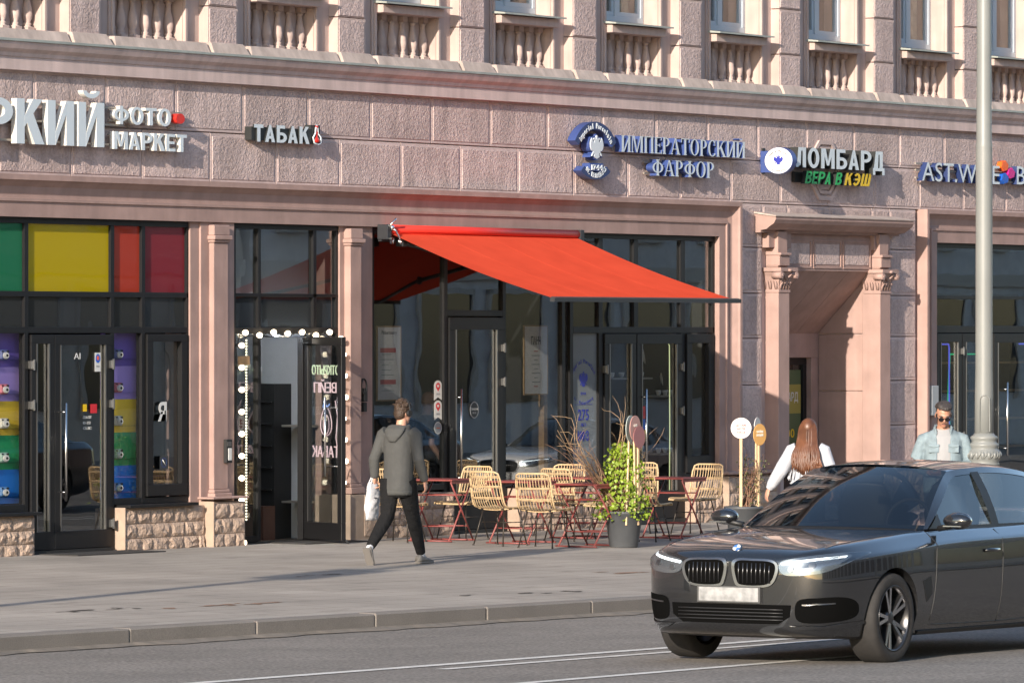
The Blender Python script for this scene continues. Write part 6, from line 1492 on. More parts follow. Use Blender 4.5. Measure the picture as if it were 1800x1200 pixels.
        P('vent', [(-.42, .60), (-.55, .63), (-.58, .50), (-.50, .44)], M['trim'], .004, 'y', sy)
        P('side_skirt', [(-.45, .225), (-2.55, .225), (-2.55, .19), (-.45, .19)], M['trim'], .012, 'y', sy, dens=8)
    # glasshouse
    def side_y(z): return .800 - (z - .975) * .52 - .05 * max(0, (z - 1.3)) 
    def wsf(u, v):   # u across -1..1, v base->header
        U = 2 * u - 1; x0, y0, z0 = -.50 - .24 * U * U, .765 * U, .985 - .018 * U * U; x1, y1, z1 = -1.37 - .10 * U * U, .575 * U, 1.428 - .030 * U * U
        return (x0 + (x1 - x0) * v, y0 + (y1 - y0) * v, z0 + (z1 - z0) * v + .045 * math.sin(math.pi * v) * (1 - .3 * U * U))
    b = MB(); grid(b, wsf, 24, 14); b.build('windscreen', M['car_glass'], root)
    b = MB(); grid(b, lambda u, v: (lambda q: (q[0] + .01, q[1], q[2] - .012))(wsf(.03 + .94 * u, .0 + .05 * v)), 24, 2); b.build('cowl', M['trim'], root)
    def roof(u, v):
        U = 2 * u - 1; x = -1.37 - .10 * U * U * (1 - v) + (-1.50) * v; zc = 1.428 + .050 * math.sin(math.pi * min(1, v * .95 + .05)) ** .8 - .02 * v; return (x, (.575 + .02 * math.sin(math.pi * v)) * U, zc - .030 * U * U - .02 * abs(U) ** 6)
    b = MB(); grid(b, roof, 24, 18); b.build('roof', M['car_paint'], root)
    def rear(u, v):
        U = 2 * u - 1; x0, y0, z0 = roof(u, 1); x1, y1, z1 = -3.58 + .10 * U * U, .70 * U, 1.075 - .02 * U * U; return (x0 + (x1 - x0) * v, y0 + (y1 - y0) * v, z0 + (z1 - z0) * v + .04 * math.sin(math.pi * v))
    b = MB(); grid(b, rear, 20, 10); b.build('rear_window', M['car_glass'], root)
    top_z = lambda x: roof(1, min(1, max(0, (-1.47 - x) / 1.40)))[2]
    for sy in (-1, 1):
        # painted pillars and roof rail as one curved panel with the window openings left out
        xb = [-.735, -.90, -1.2, -1.5, -1.85, -2.3, -2.7, -3.0, -3.3, -3.5]
        def top_at(x):
            if x > -1.47: t_ = (x + .735) / (-1.47 + .735); return (.765 + (.575 - .765) * t_, .967 + (1.398 - .967) * t_ + .03 * math.sin(math.pi * t_))
            if x > -2.87: q = roof(1, (-1.47 - x) / 1.40); return (q[1], q[2])
            t_ = (x + 2.87) / (-3.5 + 2.87); q = rear(1, min(1, t_ * .9)); return (q[1], q[2])
        def surf(x, w_, off=0):    # w_: 0 at the belt, 1 at the roof rail
            ty, tz = top_at(x); z0 = .972 if x > -3.0 else .972 + (-3.0 - x) * .12; y0 = .802; bulge = .022 * math.sin(math.pi * w_); return Vector((x, sy * (y0 + (ty - y0) * w_ + bulge + off), z0 + (tz - z0) * w_))
        b = MB(); n_ = 40; m_ = 8; v = [surf(-.735 + (-3.5 + .735) * i / n_, j / m_) for i in range(n_ + 1) for j in range(m_ + 1)]; 
        fr_ = []; gl_ = []
        for i in range(n_):
            for j in range(m_):
                q = (i * (m_ + 1) + j, (i + 1) * (m_ + 1) + j, (i + 1) * (m_ + 1) + j + 1, i * (m_ + 1) + j + 1); fr_.append(q)
        # frame = strips along the edge; glass = inner region
        def strip(pa, pb, nm, mt, off):
            s_ = MB(); vv = []
            for (x, wa), (x2, wb) in zip(pa, pb): vv += [surf(x, wa, off), surf(x2, wb, off)]
            s_.add(vv, [(2 * k, 2 * k + 1, 2 * k + 3, 2 * k + 2) for k in range(len(pa) - 1)], 0, True); return s_.build(nm, mt, root)
        N_ = 30; X = [-.74 + (-3.48 + .74) * k / N_ for k in range(N_ + 1)]
        strip([(x, .90 if -3.0 < x < -1.55 else max(.0, .90 - max(0, x + 1.55) * .35)) for x in X], [(x, 1.0) for x in X], 'roof_rail', M['car_paint'], 0)
        strip([(x, -.03) for x in X], [(x, .045) for x in X], 'belt_trim', M['trim'], .006)
        strip([(x, .045) for x in X if x < -.86], [(x, max(.06, .90 if -3.0 < x < -1.55 else .90 - max(0, x + 1.55) * .35 - max(0, -3.0 - x) * 1.4)) for x in X if x < -.86], 'side_window', M['car_glass'], -.006)
        for x0, x1 in ((-1.80, -1.92),): strip([(x0, .03), (x0, .3), (x0, .6), (x0, .93)], [(x1, .03), (x1, .3), (x1, .6), (x1, .93)], 'door_pillar', M['trim'], .003)
        strip([(x, .045 if x > -3.05 else .045) for x in X if x < -3.0], [(x, 1.0) for x in X if x < -3.0], 'rear_pillar', M['car_paint'], .002)
        strip([(-.74, .0), (-.80, .0), (-.90, .0), (-.98, .0)], [(-.74, .06), (-.80, .5), (-.90, .62), (-.98, .70)], 'mirror_sail', M['trim'], .004)
        mr = MB(); ball(mr, (0, 0, 0), (.062, .118, .058)); ball(mr, (-.02, 0, .0), (.055, .112, .066)); mr.xform(Matrix.Translation((-.83, sy * 1.005, 1.035)) @ Matrix.Diagonal((1, 1, 1, 1))); mi = mr.build('mirror', M['car_paint'], root)
        b = MB(); b.tube([(-.84, sy * .84, .975), (-.83, sy * .93, .99), (-.83, sy * .97, 1.0)], .022, 8); b.build('mirror_arm', M['trim'], mi)
        b = MB(); b.box(-.775, -.757, sy * 1.01 - .09, sy * 1.01 + .06, .992, 1.0); b.build('mirror_trim', M['satin'], mi)
    # cabin
    b = MB(); b.box(-3.3, -.75, -.72, .72, .55, .90); b.build('cabin_floor', M['seatm'], root)
    b = MB(); b.prism([(-.62, .90), (-.75, 1.0), (-1.05, .985), (-1.1, .85)], -.72, .72, 'y'); b.build('dashboard', M['seatm'], root)
    for sy in (-1, 1):
        b = MB(); ball(b, (-1.95, sy * .38, 1.06), (.09, .24, .30)); ball(b, (-2.03, sy * .38, 1.33), (.05, .12, .08)); b.build('seat', M['seatm'], root)
    b = MB(); b.tube([(-1.22 - .06 * math.sin(2 * math.pi * k / 20), .38 + .18 * math.cos(2 * math.pi * k / 20), 1.02 + .16 * math.sin(2 * math.pi * k / 20)) for k in range(20)], .015, 6, closed=True); b.build('steering_wheel', M['seatm'], root)
    b = MB(); b.box(-1.33, -1.30, -.11, .11, 1.30, 1.36); b.build('rear_view_mirror', M['seatm'], root, .008)
    for ax in (0, -2.975):
        for sy in (-1, 1): wheel(root, ax, sy)
    return root
car = make_car()
def place_car(o, x, y, lab, group=None):
    o.location = (x, y, rz_(x, y)); o.rotation_euler = (0, R(-.55), R(180)); o.scale = (1.03, 1.03, 1.035); tag(o, lab, 'car', group)
place_car(car, -21.70, -15.93, 'dark graphite saloon car driving left in the foreground, cut by the right frame edge', 'cars on the road')
def recolour(o, m_from, m_to):
    for c in [o] + list(o.children_recursive):
        if c.type == 'MESH' and any(ms.material is m_from for ms in c.material_slots):
            c.data = c.data.copy()
            for i, mm in enumerate(c.data.materials):
                if mm is m_from: c.data.materials[i] = m_to
c2 = copy_tree(car); recolour(c2, M['car_paint'], M['car_white']); place_car(c2, 22.5, -13.6, 'white saloon car mirrored in the cafe window', 'cars on the road')
c3 = copy_tree(car); place_car(c3, 20.5, -17.1, 'dark saloon car mirrored in the left cafe pane', 'cars on the road')
c4 = copy_tree(car); place_car(c4, 9.5, -17.1, 'dark saloon car mirrored in the photo shop glass', 'cars on the road')

# ================================================================== lamp posts
M['post'] = mat('grey_post_paint', (.20, .207, .20), .45, var=.05, vscale=3, streak=.05)
def lamp_post(x, y, lab, banner=False):
    z = gz(x, y); e = tag(empty('lamp_post', (x, y, z)), lab, 'lamp post', 'street lamp posts')
    b = MB(); b.lathe([(.104, 1.4), (.100, 1.9), (.094, 2.2), (.090, 4.6), (.090, 4.63), (.084, 4.66), (.070, 9.0), (.06, 11)], (0, 0, 0), 28); b.build('shaft', M['post'], e)
    b = MB(); b.lathe([(.0, 0), (.30, 0), (.30, .10), (.27, .14), (.20, .20), (.185, .45), (.205, .8), (.20, .95), (.165, 1.08), (.155, 1.12), (.15, 1.135)], (0, 0, 0), 28); b.build('base', M['post'], e)
    b = MB(); b.lathe([(.14, 1.13), (.165, 1.15), (.168, 1.17), (.155, 1.19), (.175, 1.21), (.182, 1.26), (.172, 1.31), (.15, 1.325), (.145, 1.34), (.16, 1.36), (.16, 1.385), (.135, 1.40), (.135, 1.42), (.15, 1.44), (.15, 1.46), (.118, 1.48), (.105, 1.5)], (0, 0, 0), 28); b.build('collar', M['post'], e)
    b = MB()
    for k in range(16):
        a = 2 * math.pi * k / 16; ball(b, (.172 * math.cos(a), .172 * math.sin(a), 1.262), (.026, .026, .042), 8)
        a += math.pi / 16; b.tube([(.176 * math.cos(a - .12), .176 * math.sin(a - .12), 1.225), (.19 * math.cos(a), .19 * math.sin(a), 1.262), (.176 * math.cos(a + .12), .176 * math.sin(a + .12), 1.30)], .009, 5)
    b.build('leaf_band', M['post'], e)
    b = MB(); d = Vector((-.85, -.527, 0)); s_ = Vector((.527, -.85, 0))
    pts = [(.055 * math.cos(R(180 * k / 10)), 1.86 + .05 * math.sin(R(180 * k / 10))) for k in range(11)] + [(-.055, 1.52), (.055, 1.52)]
    b.tube([d * .100 + s_ * u + Vector((0, 0, v)) for u, v in pts], .006, 5, closed=True); b.build('hatch', M['post'], e)
    if banner: boxo('banner_panel', (-.03, .03, -.32, .32, 5.5, 6.3), M['plate'], e)
    b = MB(); b.tube([(0, 0, 10.8), (0, -.6, 11.2), (0, -1.6, 11.3)], .05, 8); b.box(-.16, .16, -2.3, -1.5, 11.22, 11.36); b.build('lamp_arm', M['post'], e)
lamp_post(-4.79, -9.0, 'tall pale grey lamp post with ornate collar at the right edge')
lamp_post(-31.0, -9.15, 'lamp post with a panel standing outside the left of the picture', True)
# ================================================================== small things on and behind the shopfronts
M['bulb'] = mat('lit_bulb', (1.0, .82, .58), .4, emit=3.2); M['cable'] = mat('black_cable', (.012, .012, .012), .6); M['sticker'] = mat('white_sticker', (.62, .62, .60), .5); M['pin_red'] = mat('red_print', (.55, .02, .03), .5)
# --- garland of bulbs round the tobacco doorway
gar = tag(empty('bulb_garland', (-5.0, -.05, 0)), 'string of glowing round bulbs framing the tobacco shop doorway', 'string lights')
BL = [(-6.023, 2.323 - .254 * k) for k in range(9)] + [(-5.98, .057)]
BT = [(-5.95, 2.47), (-5.66, 2.44), (-5.37, 2.475), (-5.08, 2.46), (-4.78, 2.475), (-4.49, 2.44), (-4.20, 2.475), (-3.96, 2.40)]
BR = [(-3.878 + .02 * ((k * 7) % 3 - 1), 2.211 - .252 * k) for k in range(9)]
b = MB(); b.lathe([(0, .0), (.012, -.002), (.03, .012), (.043, .035), (.046, .055), (.038, .08), (.02, .095), (0, .099)], (0, 0, 0), 14); gme = b.mesh('bulb', M['bulb']); gme.transform(Matrix.Rotation(R(90), 4, 'X') @ Matrix.Scale(.72, 4))
b = MB(); b.lathe([(.018, -.03), (.02, -.03), (.02, .012), (.014, .014)], (0, 0, 0), 10); sme_ = b.mesh('socket', M['cable']); sme_.transform(Matrix.Rotation(R(90), 4, 'X'))
for x, z in BL + BT + BR:
    o = obj('bulb', gme, gar, (x + 5.0, .01, z)); obj('socket', sme_, o, (0, .01, 0))
cp = list(reversed(BL)) + BT + BR; pts = []
for (x, z), (x2, z2) in zip(cp[:-1], cp[1:]):
    for k in range(5): t_ = k / 5; pts.append((x + (x2 - x) * t_ + 5 - .02, .035, z + (z2 - z) * t_ - .025 * math.sin(math.pi * t_)))
MB().tube(pts, .006, 5).build('cable', M['cable'], gar)
# --- LED strip and interior of the tobacco shop
M['led'] = mat('led_strip', (1.0, .88, .62), .4, emit=2.5); M['fill_glow'] = mat('fill_tube', (.85, .92, 1.0), .4, emit=60.0)
ls = tag(empty('led_strip', (-5.62, .14, 0)), 'dotted warm light strip beside the tobacco doorway', 'light strip')
for k in range(62): boxo('led_dot', (-.012, .012, -.006, .0, .30 + .034 * k, .318 + .034 * k), M['led'], ls)
boxo('strip_backing', (-.018, .018, .0, .006, .28, 2.42), M['steel2'], ls)
boxo('brick_wall', (-3.69, -3.62, .13, 3.9, .0, 3.7), M['white_brick'], bld)
cb = tag(empty('cabinet', (-4.05, .80, .02)), 'tall black shelving cabinet inside the tobacco shop', 'cabinet')
boxo('carcass', (-.02, .34, .0, 1.4, 0, 1.84), M['black_matt'], cb)
for k in range(6): boxo('shelf_edge', (-.05, -.021, .02, .42, .32 + .26 * k, .332 + .26 * k), M['steel'], cb)
tag(boxo('wooden_crate', (-4.45, -4.2, .7, 1.0, .02, .42), M['wood2'] if 'wood2' in M else mat('dark_wood', (.10, .045, .03), .6, var=.2), None), 'dark wooden crate on the tobacco shop floor', 'crate')
b = MB(); b.lathe([(.05, 0), (.055, .1), (.05, .18), (.03, .22), (.03, .26)], (-3.95, 1.12, 1.865), 14); tag(b.build('vase', M['sticker']), 'white vase on top of the black cabinet', 'vase')
for z in (1.35, .45):
    s_ = tag(empty('wall_shelf', (-3.69, .30, z)), 'small bracketed shelf %s on the white brick wall' % ('high' if z > 1 else 'low'), 'shelf', 'shelves on the brick wall')
    boxo('board', (-.30, 0, 0, .45, 0, .025), M['rail'], s_); b = MB(); b.tube([(-.26, .2, 0), (-.01, .2, -.22)], .012, 6); b.build('bracket', M['black_matt'], s_)
lt = tag(empty('fill_lamp', (-4.9, .15, 2.475)), 'added fill tube hidden behind the tobacco shop transom, brightening the room', 'lamp'); MB().tube([(-.55, 0, .02), (.45, 0, .02)], .018, 8).build('tube', M['fill_glow'], lt); boxo('fill_housing', (-.58, .48, -.02, .03, .04, .06), M['black_matt'], lt)  # added fill light, kept out of sight behind the transom to brighten the brick wall
# --- neon lettering behind the glass of the open leaf
M['neon_pink'] = mat('pink_neon', (.85, .60, .62), .4, emit=.4); M['neon_green'] = mat('pale_neon', (.72, .80, .55), .4, emit=.35); M['neon_blue'] = mat('blue_neon', (.35, .5, .95), .4, emit=.7)
nz = tag(empty('neon_sign', (-4.56, .02, 0), R(62)), 'neon words and hookah figure on the open tobacco shop door, seen from behind', 'sign')
letters(nz, 'ОТКРЫТО', -W_ + .13, -.13, 1.98, .11, -.012, .008, [M['neon_green']], .0, .12); letters(nz, 'ВЕЙП', -W_ + .20, -.18, 1.77, .12, -.012, .008, [M['neon_pink']], .0, .12); letters(nz, 'ТАБАК', -W_ + .14, -.14, 1.02, .13, -.012, .008, [M['neon_pink']], .0, .12)
b = MB(); b.tube([(-.48 + .13 * math.cos(2 * math.pi * k / 24) * (1 - .3 * math.sin(2 * math.pi * k / 24)), -.012, 1.44 + .17 * math.sin(2 * math.pi * k / 24)) for k in range(24)], .006, 5, closed=True); b.tube([(-.48 + .07 * math.cos(2 * math.pi * k / 20), -.012, 1.40 + .11 * math.sin(2 * math.pi * k / 20)) for k in range(20)], .006, 5, closed=True)
b.tube([(-.70, -.012, 1.68), (-.76, -.012, 1.5), (-.72, -.012, 1.25), (-.76, -.012, 1.12)], .006, 5); b.build('figure', M['neon_pink'], nz); b = MB(); b.tube([(-.56, -.012, 1.64), (-.50, -.012, 1.60), (-.44, -.012, 1.66), (-.40, -.012, 1.60)], .007, 5); b.build('flame', M['neon_blue'], nz)
# --- rainbow display with instant cameras
STR = [('purple_panel', (.16, .10, .48)), ('lilac_panel', (.42, .30, .76)), ('yellow_panel', (.88, .60, .05)), ('green_panel', (.02, .36, .13)), ('blue_panel', (.02, .22, .74))]
SM = [mat(n_, c, .5) for n_, c in STR]; CAMC = [(.10, .13, .32), (.55, .16, .20), (.62, .60, .52), (.30, .44, .36), (.10, .24, .48)]; CM = [mat('camera_shell_%s' % n_, c, .4) for n_, c in zip(('navy', 'pink', 'cream', 'mint', 'blue'), CAMC)]
M['acrylic'] = glass('acrylic', (.9, .92, .93), 1.45)
def instant(x, y, z, m_, lab):
    e = tag(empty('instant_camera', (x, y, z), R(-15)), lab, 'camera', 'instant cameras in the window display')
    b = MB(); b.box(-.062, .062, -.025, .025, 0, .11); b.build('camera_body', m_, e, .018)
    b = MB(); b.tube([(0, -.02, .048), (0, -.045, .048)], .036, 16); b.tube([(0, -.045, .048), (0, -.06, .048)], .028, 16); b.build('lens', M['sticker'], e)
    b = MB(); b.tube([(0, -.061, .048), (0, -.063, .048)], .016, 12); b.box(.02, .05, -.029, -.02, .082, .102); b.box(-.045, -.025, -.029, -.02, .085, .1); b.build('lens_glass', M['black_matt'], e)
CN = ['navy', 'pink', 'cream', 'mint', 'pale blue']; SN = ['purple', 'lilac', 'yellow', 'green', 'blue']
for x0, x1, yb, which in ((-8.42, -7.70, .17, 'right of the photo shop door'), (-11.1, -9.86, .17, 'at the left frame edge')):
    e = tag(empty('display_stand', (x0, yb, 0)), 'rainbow striped display panel with shelves ' + which, 'display')
    for k in range(5):
        zt = 2.47 - .372 * k; boxo('stripe', (0, x1 - x0, 0, .02, zt - .372, zt - .001), SM[k], e)
        boxo('shelf', (0, x1 - x0, -.095, 0, zt - .30, zt - .295), M['acrylic'], e)
        for cx in ([.24] if x1 - x0 < 1 else [.35, .80]): instant(x0 + cx, yb - .048, zt - .294, CM[k], '%s instant camera on the %s stripe %s%s' % (CN[k], SN[k], which, '' if cx == .24 else (', outer' if cx == .35 else ', inner')))
# --- stickers and notices on glass
def flat(name, lab, cat, x0, x1, z0, z1, m_, y, group=None):
    o = empty(name, ((x0 + x1) / 2, y, z0)); tag(o, lab, cat, group); w2 = (x1 - x0) / 2
    b = MB(); b.box(-w2, w2, -.0012, .0012, 0, z1 - z0); b.build('sheet', m_, o, 0); return o, w2, z1 - z0
for z0, lab in ((1.648, 'upper white ribbon sticker with red pin on the cafe window'), (1.406, 'lower white ribbon sticker with red pin on the cafe window')):
    o = tag(empty('sticker', (-1.63, YG - .004, z0)), lab, 'sticker', 'stickers on glass'); hw = .085
    b = MB(); b.prism([(-hw, 0), (0, .035), (hw, 0), (hw, .18)] + [(hw * math.cos(R(18 * k)), .18 + .06 * math.sin(R(18 * k))) for k in range(1, 10)] + [(-hw, .18)], -.001, .001, 'y'); b.build('sheet', M['sticker'], o)
    b = MB(); disc(b, 0, .17, .05, .042, -.0022, -.001); b.prism([(-.03, .14), (0, .105), (.03, .14)], -.0024, -.001, 'y'); b.build('pin', M['pin_red'], o); b = MB(); disc(b, 0, .172, .022, .017, -.0034, -.0022); b.build('pin_hole', M['sticker'], o)
    letters(o, '2023', -.04, .04, .065, .02, -.002, .001, [M['ink']], 0, .15)
def round_sticker(x, z, rx, rz2, m1, m2, lab, y):
    o = tag(empty('sticker', (x, y, z)), lab, 'sticker', 'stickers on glass'); b = MB(); disc(b, 0, 0, rx, rz2, -.001, .001); b.build('sheet', m1, o); b = MB(); disc(b, 0, 0, rx * .86, rz2 * .86, -.0022, -.001); b.build('inner', m2, o); return o
M['grey_st'] = mat('grey_sticker', (.30, .32, .34), .5); M['dark_st'] = mat('dark_sticker', (.03, .035, .04), .5)
o = round_sticker(-1.63, 1.31, .085, .075, M['sticker'], M['grey_st'], 'round grey sticker with an orange star below the ribbon stickers', YG - .004); b = MB(); 
for k in range(4): b.box(-.035, .035, -.0032 - .0002 * k, -.0022, -.006, .006); 
b.build('star', M['orange'], o)
o = round_sticker(-.85, 1.52, .10, .105, M['grey_st'], M['dark_st'], 'dark oval sticker with pale lettering on the cafe door', .02)
letters(o, 'Заварка', -.075, .075, .0, .03, -.003, .001, [M['sticker']], .01, .1); letters(o, '10-22', -.04, .04, -.045, .022, -.003, .001, [M['sticker']], 0, .1)
o, w2, h_ = flat('sticker', 'tall white sticker with coloured badge on the photo shop door', 'sticker', -8.76, -8.65, 2.04, 2.25, M['sticker'], .02, 'stickers on glass'); b = MB(); disc(b, 0, .145, .042, .05, -.003, -.0012); b.build('badge', M['sign_blue2'], o); b = MB(); disc(b, 0, .15, .02, .024, -.004, -.003); b.build('badge_core', M['orange'], o); letters(o, 'visa', -.03, .03, .05, .02, -.002, .001, [M['ink']], 0, .1)
o, w2, h_ = flat('sticker', 'square no smoking notice low on the photo shop casement', 'sticker', -7.52, -7.36, .93, 1.08, M['dark_st'], .015, 'stickers on glass'); ribbon(0, .075, .045, .056, 0, 360, 1, -.003, -.0012, parent=o, name='ring'); b = MB(); b.tube([(-.035, -.002, .11), (.035, -.002, .04)], .005, 4); b.build('slash', M['sticker'], o)
for xx, zz, hh, t in ((-9.15, 2.18, .07, 'AI'),):
    o = tag(empty('sticker', (xx, .02, zz)), 'white letters AI at the top of the photo shop door glass', 'sticker', 'stickers on glass'); letters(o, t, 0, .12, 0, hh, 0, .002, [M['sticker']], 0, .1)
o = tag(empty('sticker', (-8.98, .02, 1.40)), 'yellow and red opening hours sticker on the photo shop door', 'sticker', 'stickers on glass'); boxo('square', (0, .07, 0, .002, .20, .28), M['sign_yellow'], o); boxo('square', (.14, .26, 0, .002, .18, .28), M['pin_red'], o)
letters(o, 'ПН-ПТ', 0, .16, .12, .03, 0, .002, [M['sticker']], 0, .1); letters(o, '10-22', 0, .14, .06, .03, 0, .002, [M['sticker']], 0, .1); letters(o, 'СБ-ВС', 0, .16, 0, .03, 0, .002, [M['sticker']], 0, .1)
o = tag(empty('sticker', (-7.55, .02, 1.48)), 'large white letter Я on the photo shop casement', 'sticker', 'stickers on glass'); letters(o, 'Я', 0, .17, 0, .20, 0, .002, [M['sticker']], .03)
# --- framed menus in the cafe windows
M['menu'] = mat('menu_sheet', (.70, .67, .66), .7, var=.08, vscale=9); M['menu_pink'] = mat('menu_band', (.52, .13, .14), .7); M['frame_wood'] = mat('oak_frame', (.36, .22, .11), .6, var=.15, vscale=20)
def menu(x0, x1, z0, z1, y, title, lab):
    e = tag(empty('menu_board', (x0, y, z0)), lab, 'menu', 'menus in the cafe windows'); wd, h_ = x1 - x0, z1 - z0
    boxo('menu_sheet', (.015, wd - .015, .004, .012, .015, h_ - .015), M['menu'], e); b = MB(); b.box(0, wd, 0, .02, 0, .015); b.box(0, wd, 0, .02, h_ - .015, h_); b.box(0, .015, 0, .02, .015, h_ - .015); b.box(wd - .015, wd, 0, .02, .015, h_ - .015); b.build('menu_frame', M['frame_wood'], e)
    return e, wd, h_
e, wd, h_ = menu(-2.95, -2.42, 1.65, 2.55, .07, '', 'tall framed menu with two pink bands behind the left cafe window')
letters(e, 'Pinkertstory', .10, wd - .10, h_ - .10, .045, .003, .002, [M['ink']], 0, .1)
for z in (.58, .20): boxo('band', (.07, wd - .12, .001, .0035, z, z + .055), M['menu_pink'], e)
for k in range(9): boxo('text_line', (.10, wd - .16 - .06 * (k % 3), .002, .0035, .12 + .062 * k if .12 + .062 * k not in (.2,) else .11, .128 + .062 * k), M['grey_st'], e)
e, wd, h_ = menu(.40, .97, 1.69, 2.56, .07, '', 'framed white menu reading ПАНЧ hanging between cafe door and porcelain shop')
letters(e, 'ПАНЧ', .17, .40, h_ - .24, .10, .003, .002, [M['ink']], .02, .1)
for k in range(9): boxo('text_line', (.24 - .05 * (k % 2), .33 + .05 * (k % 2), .002, .0035, .10 + .055 * k, .112 + .055 * k), M['menu_pink'] if k in (0, 8) else M['grey_st'], e)
# --- film lettering on the porcelain shop pane
e = tag(empty('window_lettering', (1.80, YG - .003, 0)), 'blue eagle, Imperial Porcelain and 275 lettering on the frosted pane', 'lettering'); bl = [M['ink_blue']]
arc_text(e, 'Imperial Porcelain', 0, 1.78, .30, math.pi / 2, R(118), .055, 0, .002, bl, 0)
b = MB(); eagle(b, .0, 1.78, .20, -.002, 0, 0, 1.1); b.build('eagle', M['ink_blue'], e); letters(e, '1744', -.06, .06, 1.68, .035, 0, .002, bl, 0, .15); arc_text(e, 'St. Petersburg', 0, 1.98, .42, -math.pi / 2, R(70), .04, 0, .002, bl, 0, up=False)
boxo('rule', (-.22, .22, -.001, .001, 1.555, 1.560), M['ink_blue'], e); letters(e, '275', -.13, .13, 1.36, .14, 0, .002, bl, .012, .12); letters(e, '-ЛЕТ-', -.09, .09, 1.28, .04, 0, .002, bl, 0, .15); letters(e, 'ИФЗ', -.13, .13, 1.10, .12, 0, .002, bl, .012, .12)
# --- porcelain on shelves, strip light, sticker stack on the door
M['china'] = mat('white_china', (.60, .62, .64), .2); M['led_lime'] = mat('lime_led', (.70, .78, .40), .4, emit=.45); M['shelf'] = mat('pale_shelf', (.30, .29, .28), .6)
PLN = ['white china plate %s' % q for q in ('upright high behind the narrow porcelain door leaf', 'upright at mid height behind the narrow porcelain door leaf', 'lowest behind the narrow porcelain door leaf', 'largest behind the wide porcelain door', 'small and highest behind the wide porcelain door', 'large and low behind the right porcelain casement', 'behind the others low in the right porcelain casement', 'lowest behind the right porcelain casement', 'small and highest behind the right porcelain casement', 'low behind the wide porcelain door')]
for i, (x, z, r_) in enumerate(((2.95, 1.78, .13), (2.72, 1.50, .12), (3.0, 1.35, .11), (4.05, 1.72, .14), (4.20, 2.15, .10), (5.15, 1.05, .14), (5.30, 1.25, .12), (5.02, .98, .12), (4.75, 1.85, .09), (3.75, 1.02, .13))):
    e = tag(empty('plate', (x, .55 + .05 * (i % 3), z)), PLN[i], 'plate', 'white plates on display')
    b = MB(); b.lathe([(0, .0), (r_ * .6, .0), (r_ * .65, .008), (r_, .022), (r_, .026), (r_ * .62, .014), (0, .006)], (0, 0, 0), 22); b.xform(Matrix.Rotation(R(80), 4, 'X') @ Matrix.Rotation(R(35), 4, 'Y')); b.build('dish', M['china'], e)
ORD = ['first', 'second', 'third', 'fourth']
for x0, x1, z, wh in ((2.3, 3.1, 1.9, 'behind the narrow porcelain shop door leaf'), (3.3, 4.3, 1.86, 'high behind the wide porcelain shop door'), (4.5, 5.25, 1.62, 'high behind the right porcelain casement'), (4.5, 5.25, .86, 'low behind the right porcelain casement'), (3.3, 4.3, .9, 'low behind the wide porcelain shop door')):
    tag(boxo('glass_shelf', (x0, x1, .5, .85, z, z + .02), M['shelf']), 'pale display shelf ' + wh, 'shelf')
    for k in range(4):
        x = x0 + .12 + (x1 - x0 - .2) * k / 3.2; e = tag(empty('cup', (x, .60, z + .02)), '%s white cup from the left on the shelf %s' % (ORD[k], wh), 'cup', 'china cups on shelves'); b = MB(); b.lathe([(.018, 0), (.022, .005), (.038, .05), (.04, .07), (.037, .07), (.02, .012)], (0, 0, 0), 12); b.tube([(.036, 0, .055), (.06, 0, .045), (.055, 0, .02), (.03, 0, .018)], .005, 5); b.build('cup_bowl', M['china'], e)
st = tag(empty('led_strip', (4.10, .13, 0)), 'thin lime green light strip along the porcelain shop door', 'light strip'); MB().tube([(0, 0, .2), (.01, 0, 1.2), (0, 0, 2.30), (-.05, 0, 2.34)], .0065, 6).build('tube', M['led_lime'], st)
e = tag(empty('sticker', (3.22, .018, 1.10)), 'stack of red, blue and yellow stickers by the porcelain shop door handle', 'sticker', 'stickers on glass')
for z0, z1, m_ in ((.26, .42, 'pin_red'), (.12, .25, 'sign_blue2'), (0, .11, 'sign_yellow')): boxo('label', (0, .09, 0, .002, z0, z1), M[m_], e)
# --- cafe interior: bar, bottles glow, plank
tag(boxo('wooden_post', (1.55, 1.62, .35, .45, .02, 3.3), M['frame_wood']), 'pale wooden post inside the cafe beside the dark mullion', 'post') if False else None
tag(boxo('wooden_post', (1.02, 1.10, .16, .24, .03, 2.55), M['frame_wood']), 'narrow wooden post behind the right cafe pane', 'post')
bar_ = tag(empty('bar_counter', (-2.2, 3.2, .02)), 'dark bar counter deep inside the cafe', 'counter'); boxo('counter_front', (0, 3.2, 0, .5, 0, 1.05), M['grey_room'], bar_); boxo('counter_top', (-.05, 3.25, -.05, .55, 1.05, 1.10), M['frame_wood'], bar_); boxo('back_shelf', (0, 3.2, 1.6, 1.9, 1.4, 1.44), M['frame_wood'], bar_)
M['lamp_green'] = mat('green_light', (.02, .6, .18), .4, emit=1.5)
gl8 = tag(empty('light_row', (-2.6, .9, 1.3)), 'vertical row of small green lights inside the left cafe window', 'lights')
for k in range(8): boxo('green_lamp', (0, .03, 0, .03, .13 * k, .13 * k + .03), M['lamp_green'], gl8)
pend = tag(empty('pendant_lamp', (.2, 2.4, 2.6)), 'round white pendant lamp inside the cafe', 'lamp'); b = MB(); ball(b, (0, 0, 0), .12); b.build('globe', mat('globe_glow', (1, .85, .65), .4, emit=2.0), pend); MB().tube([(0, 0, .1), (0, 0, 1.1)], .006, 5).build('cord', M['cable'], pend)
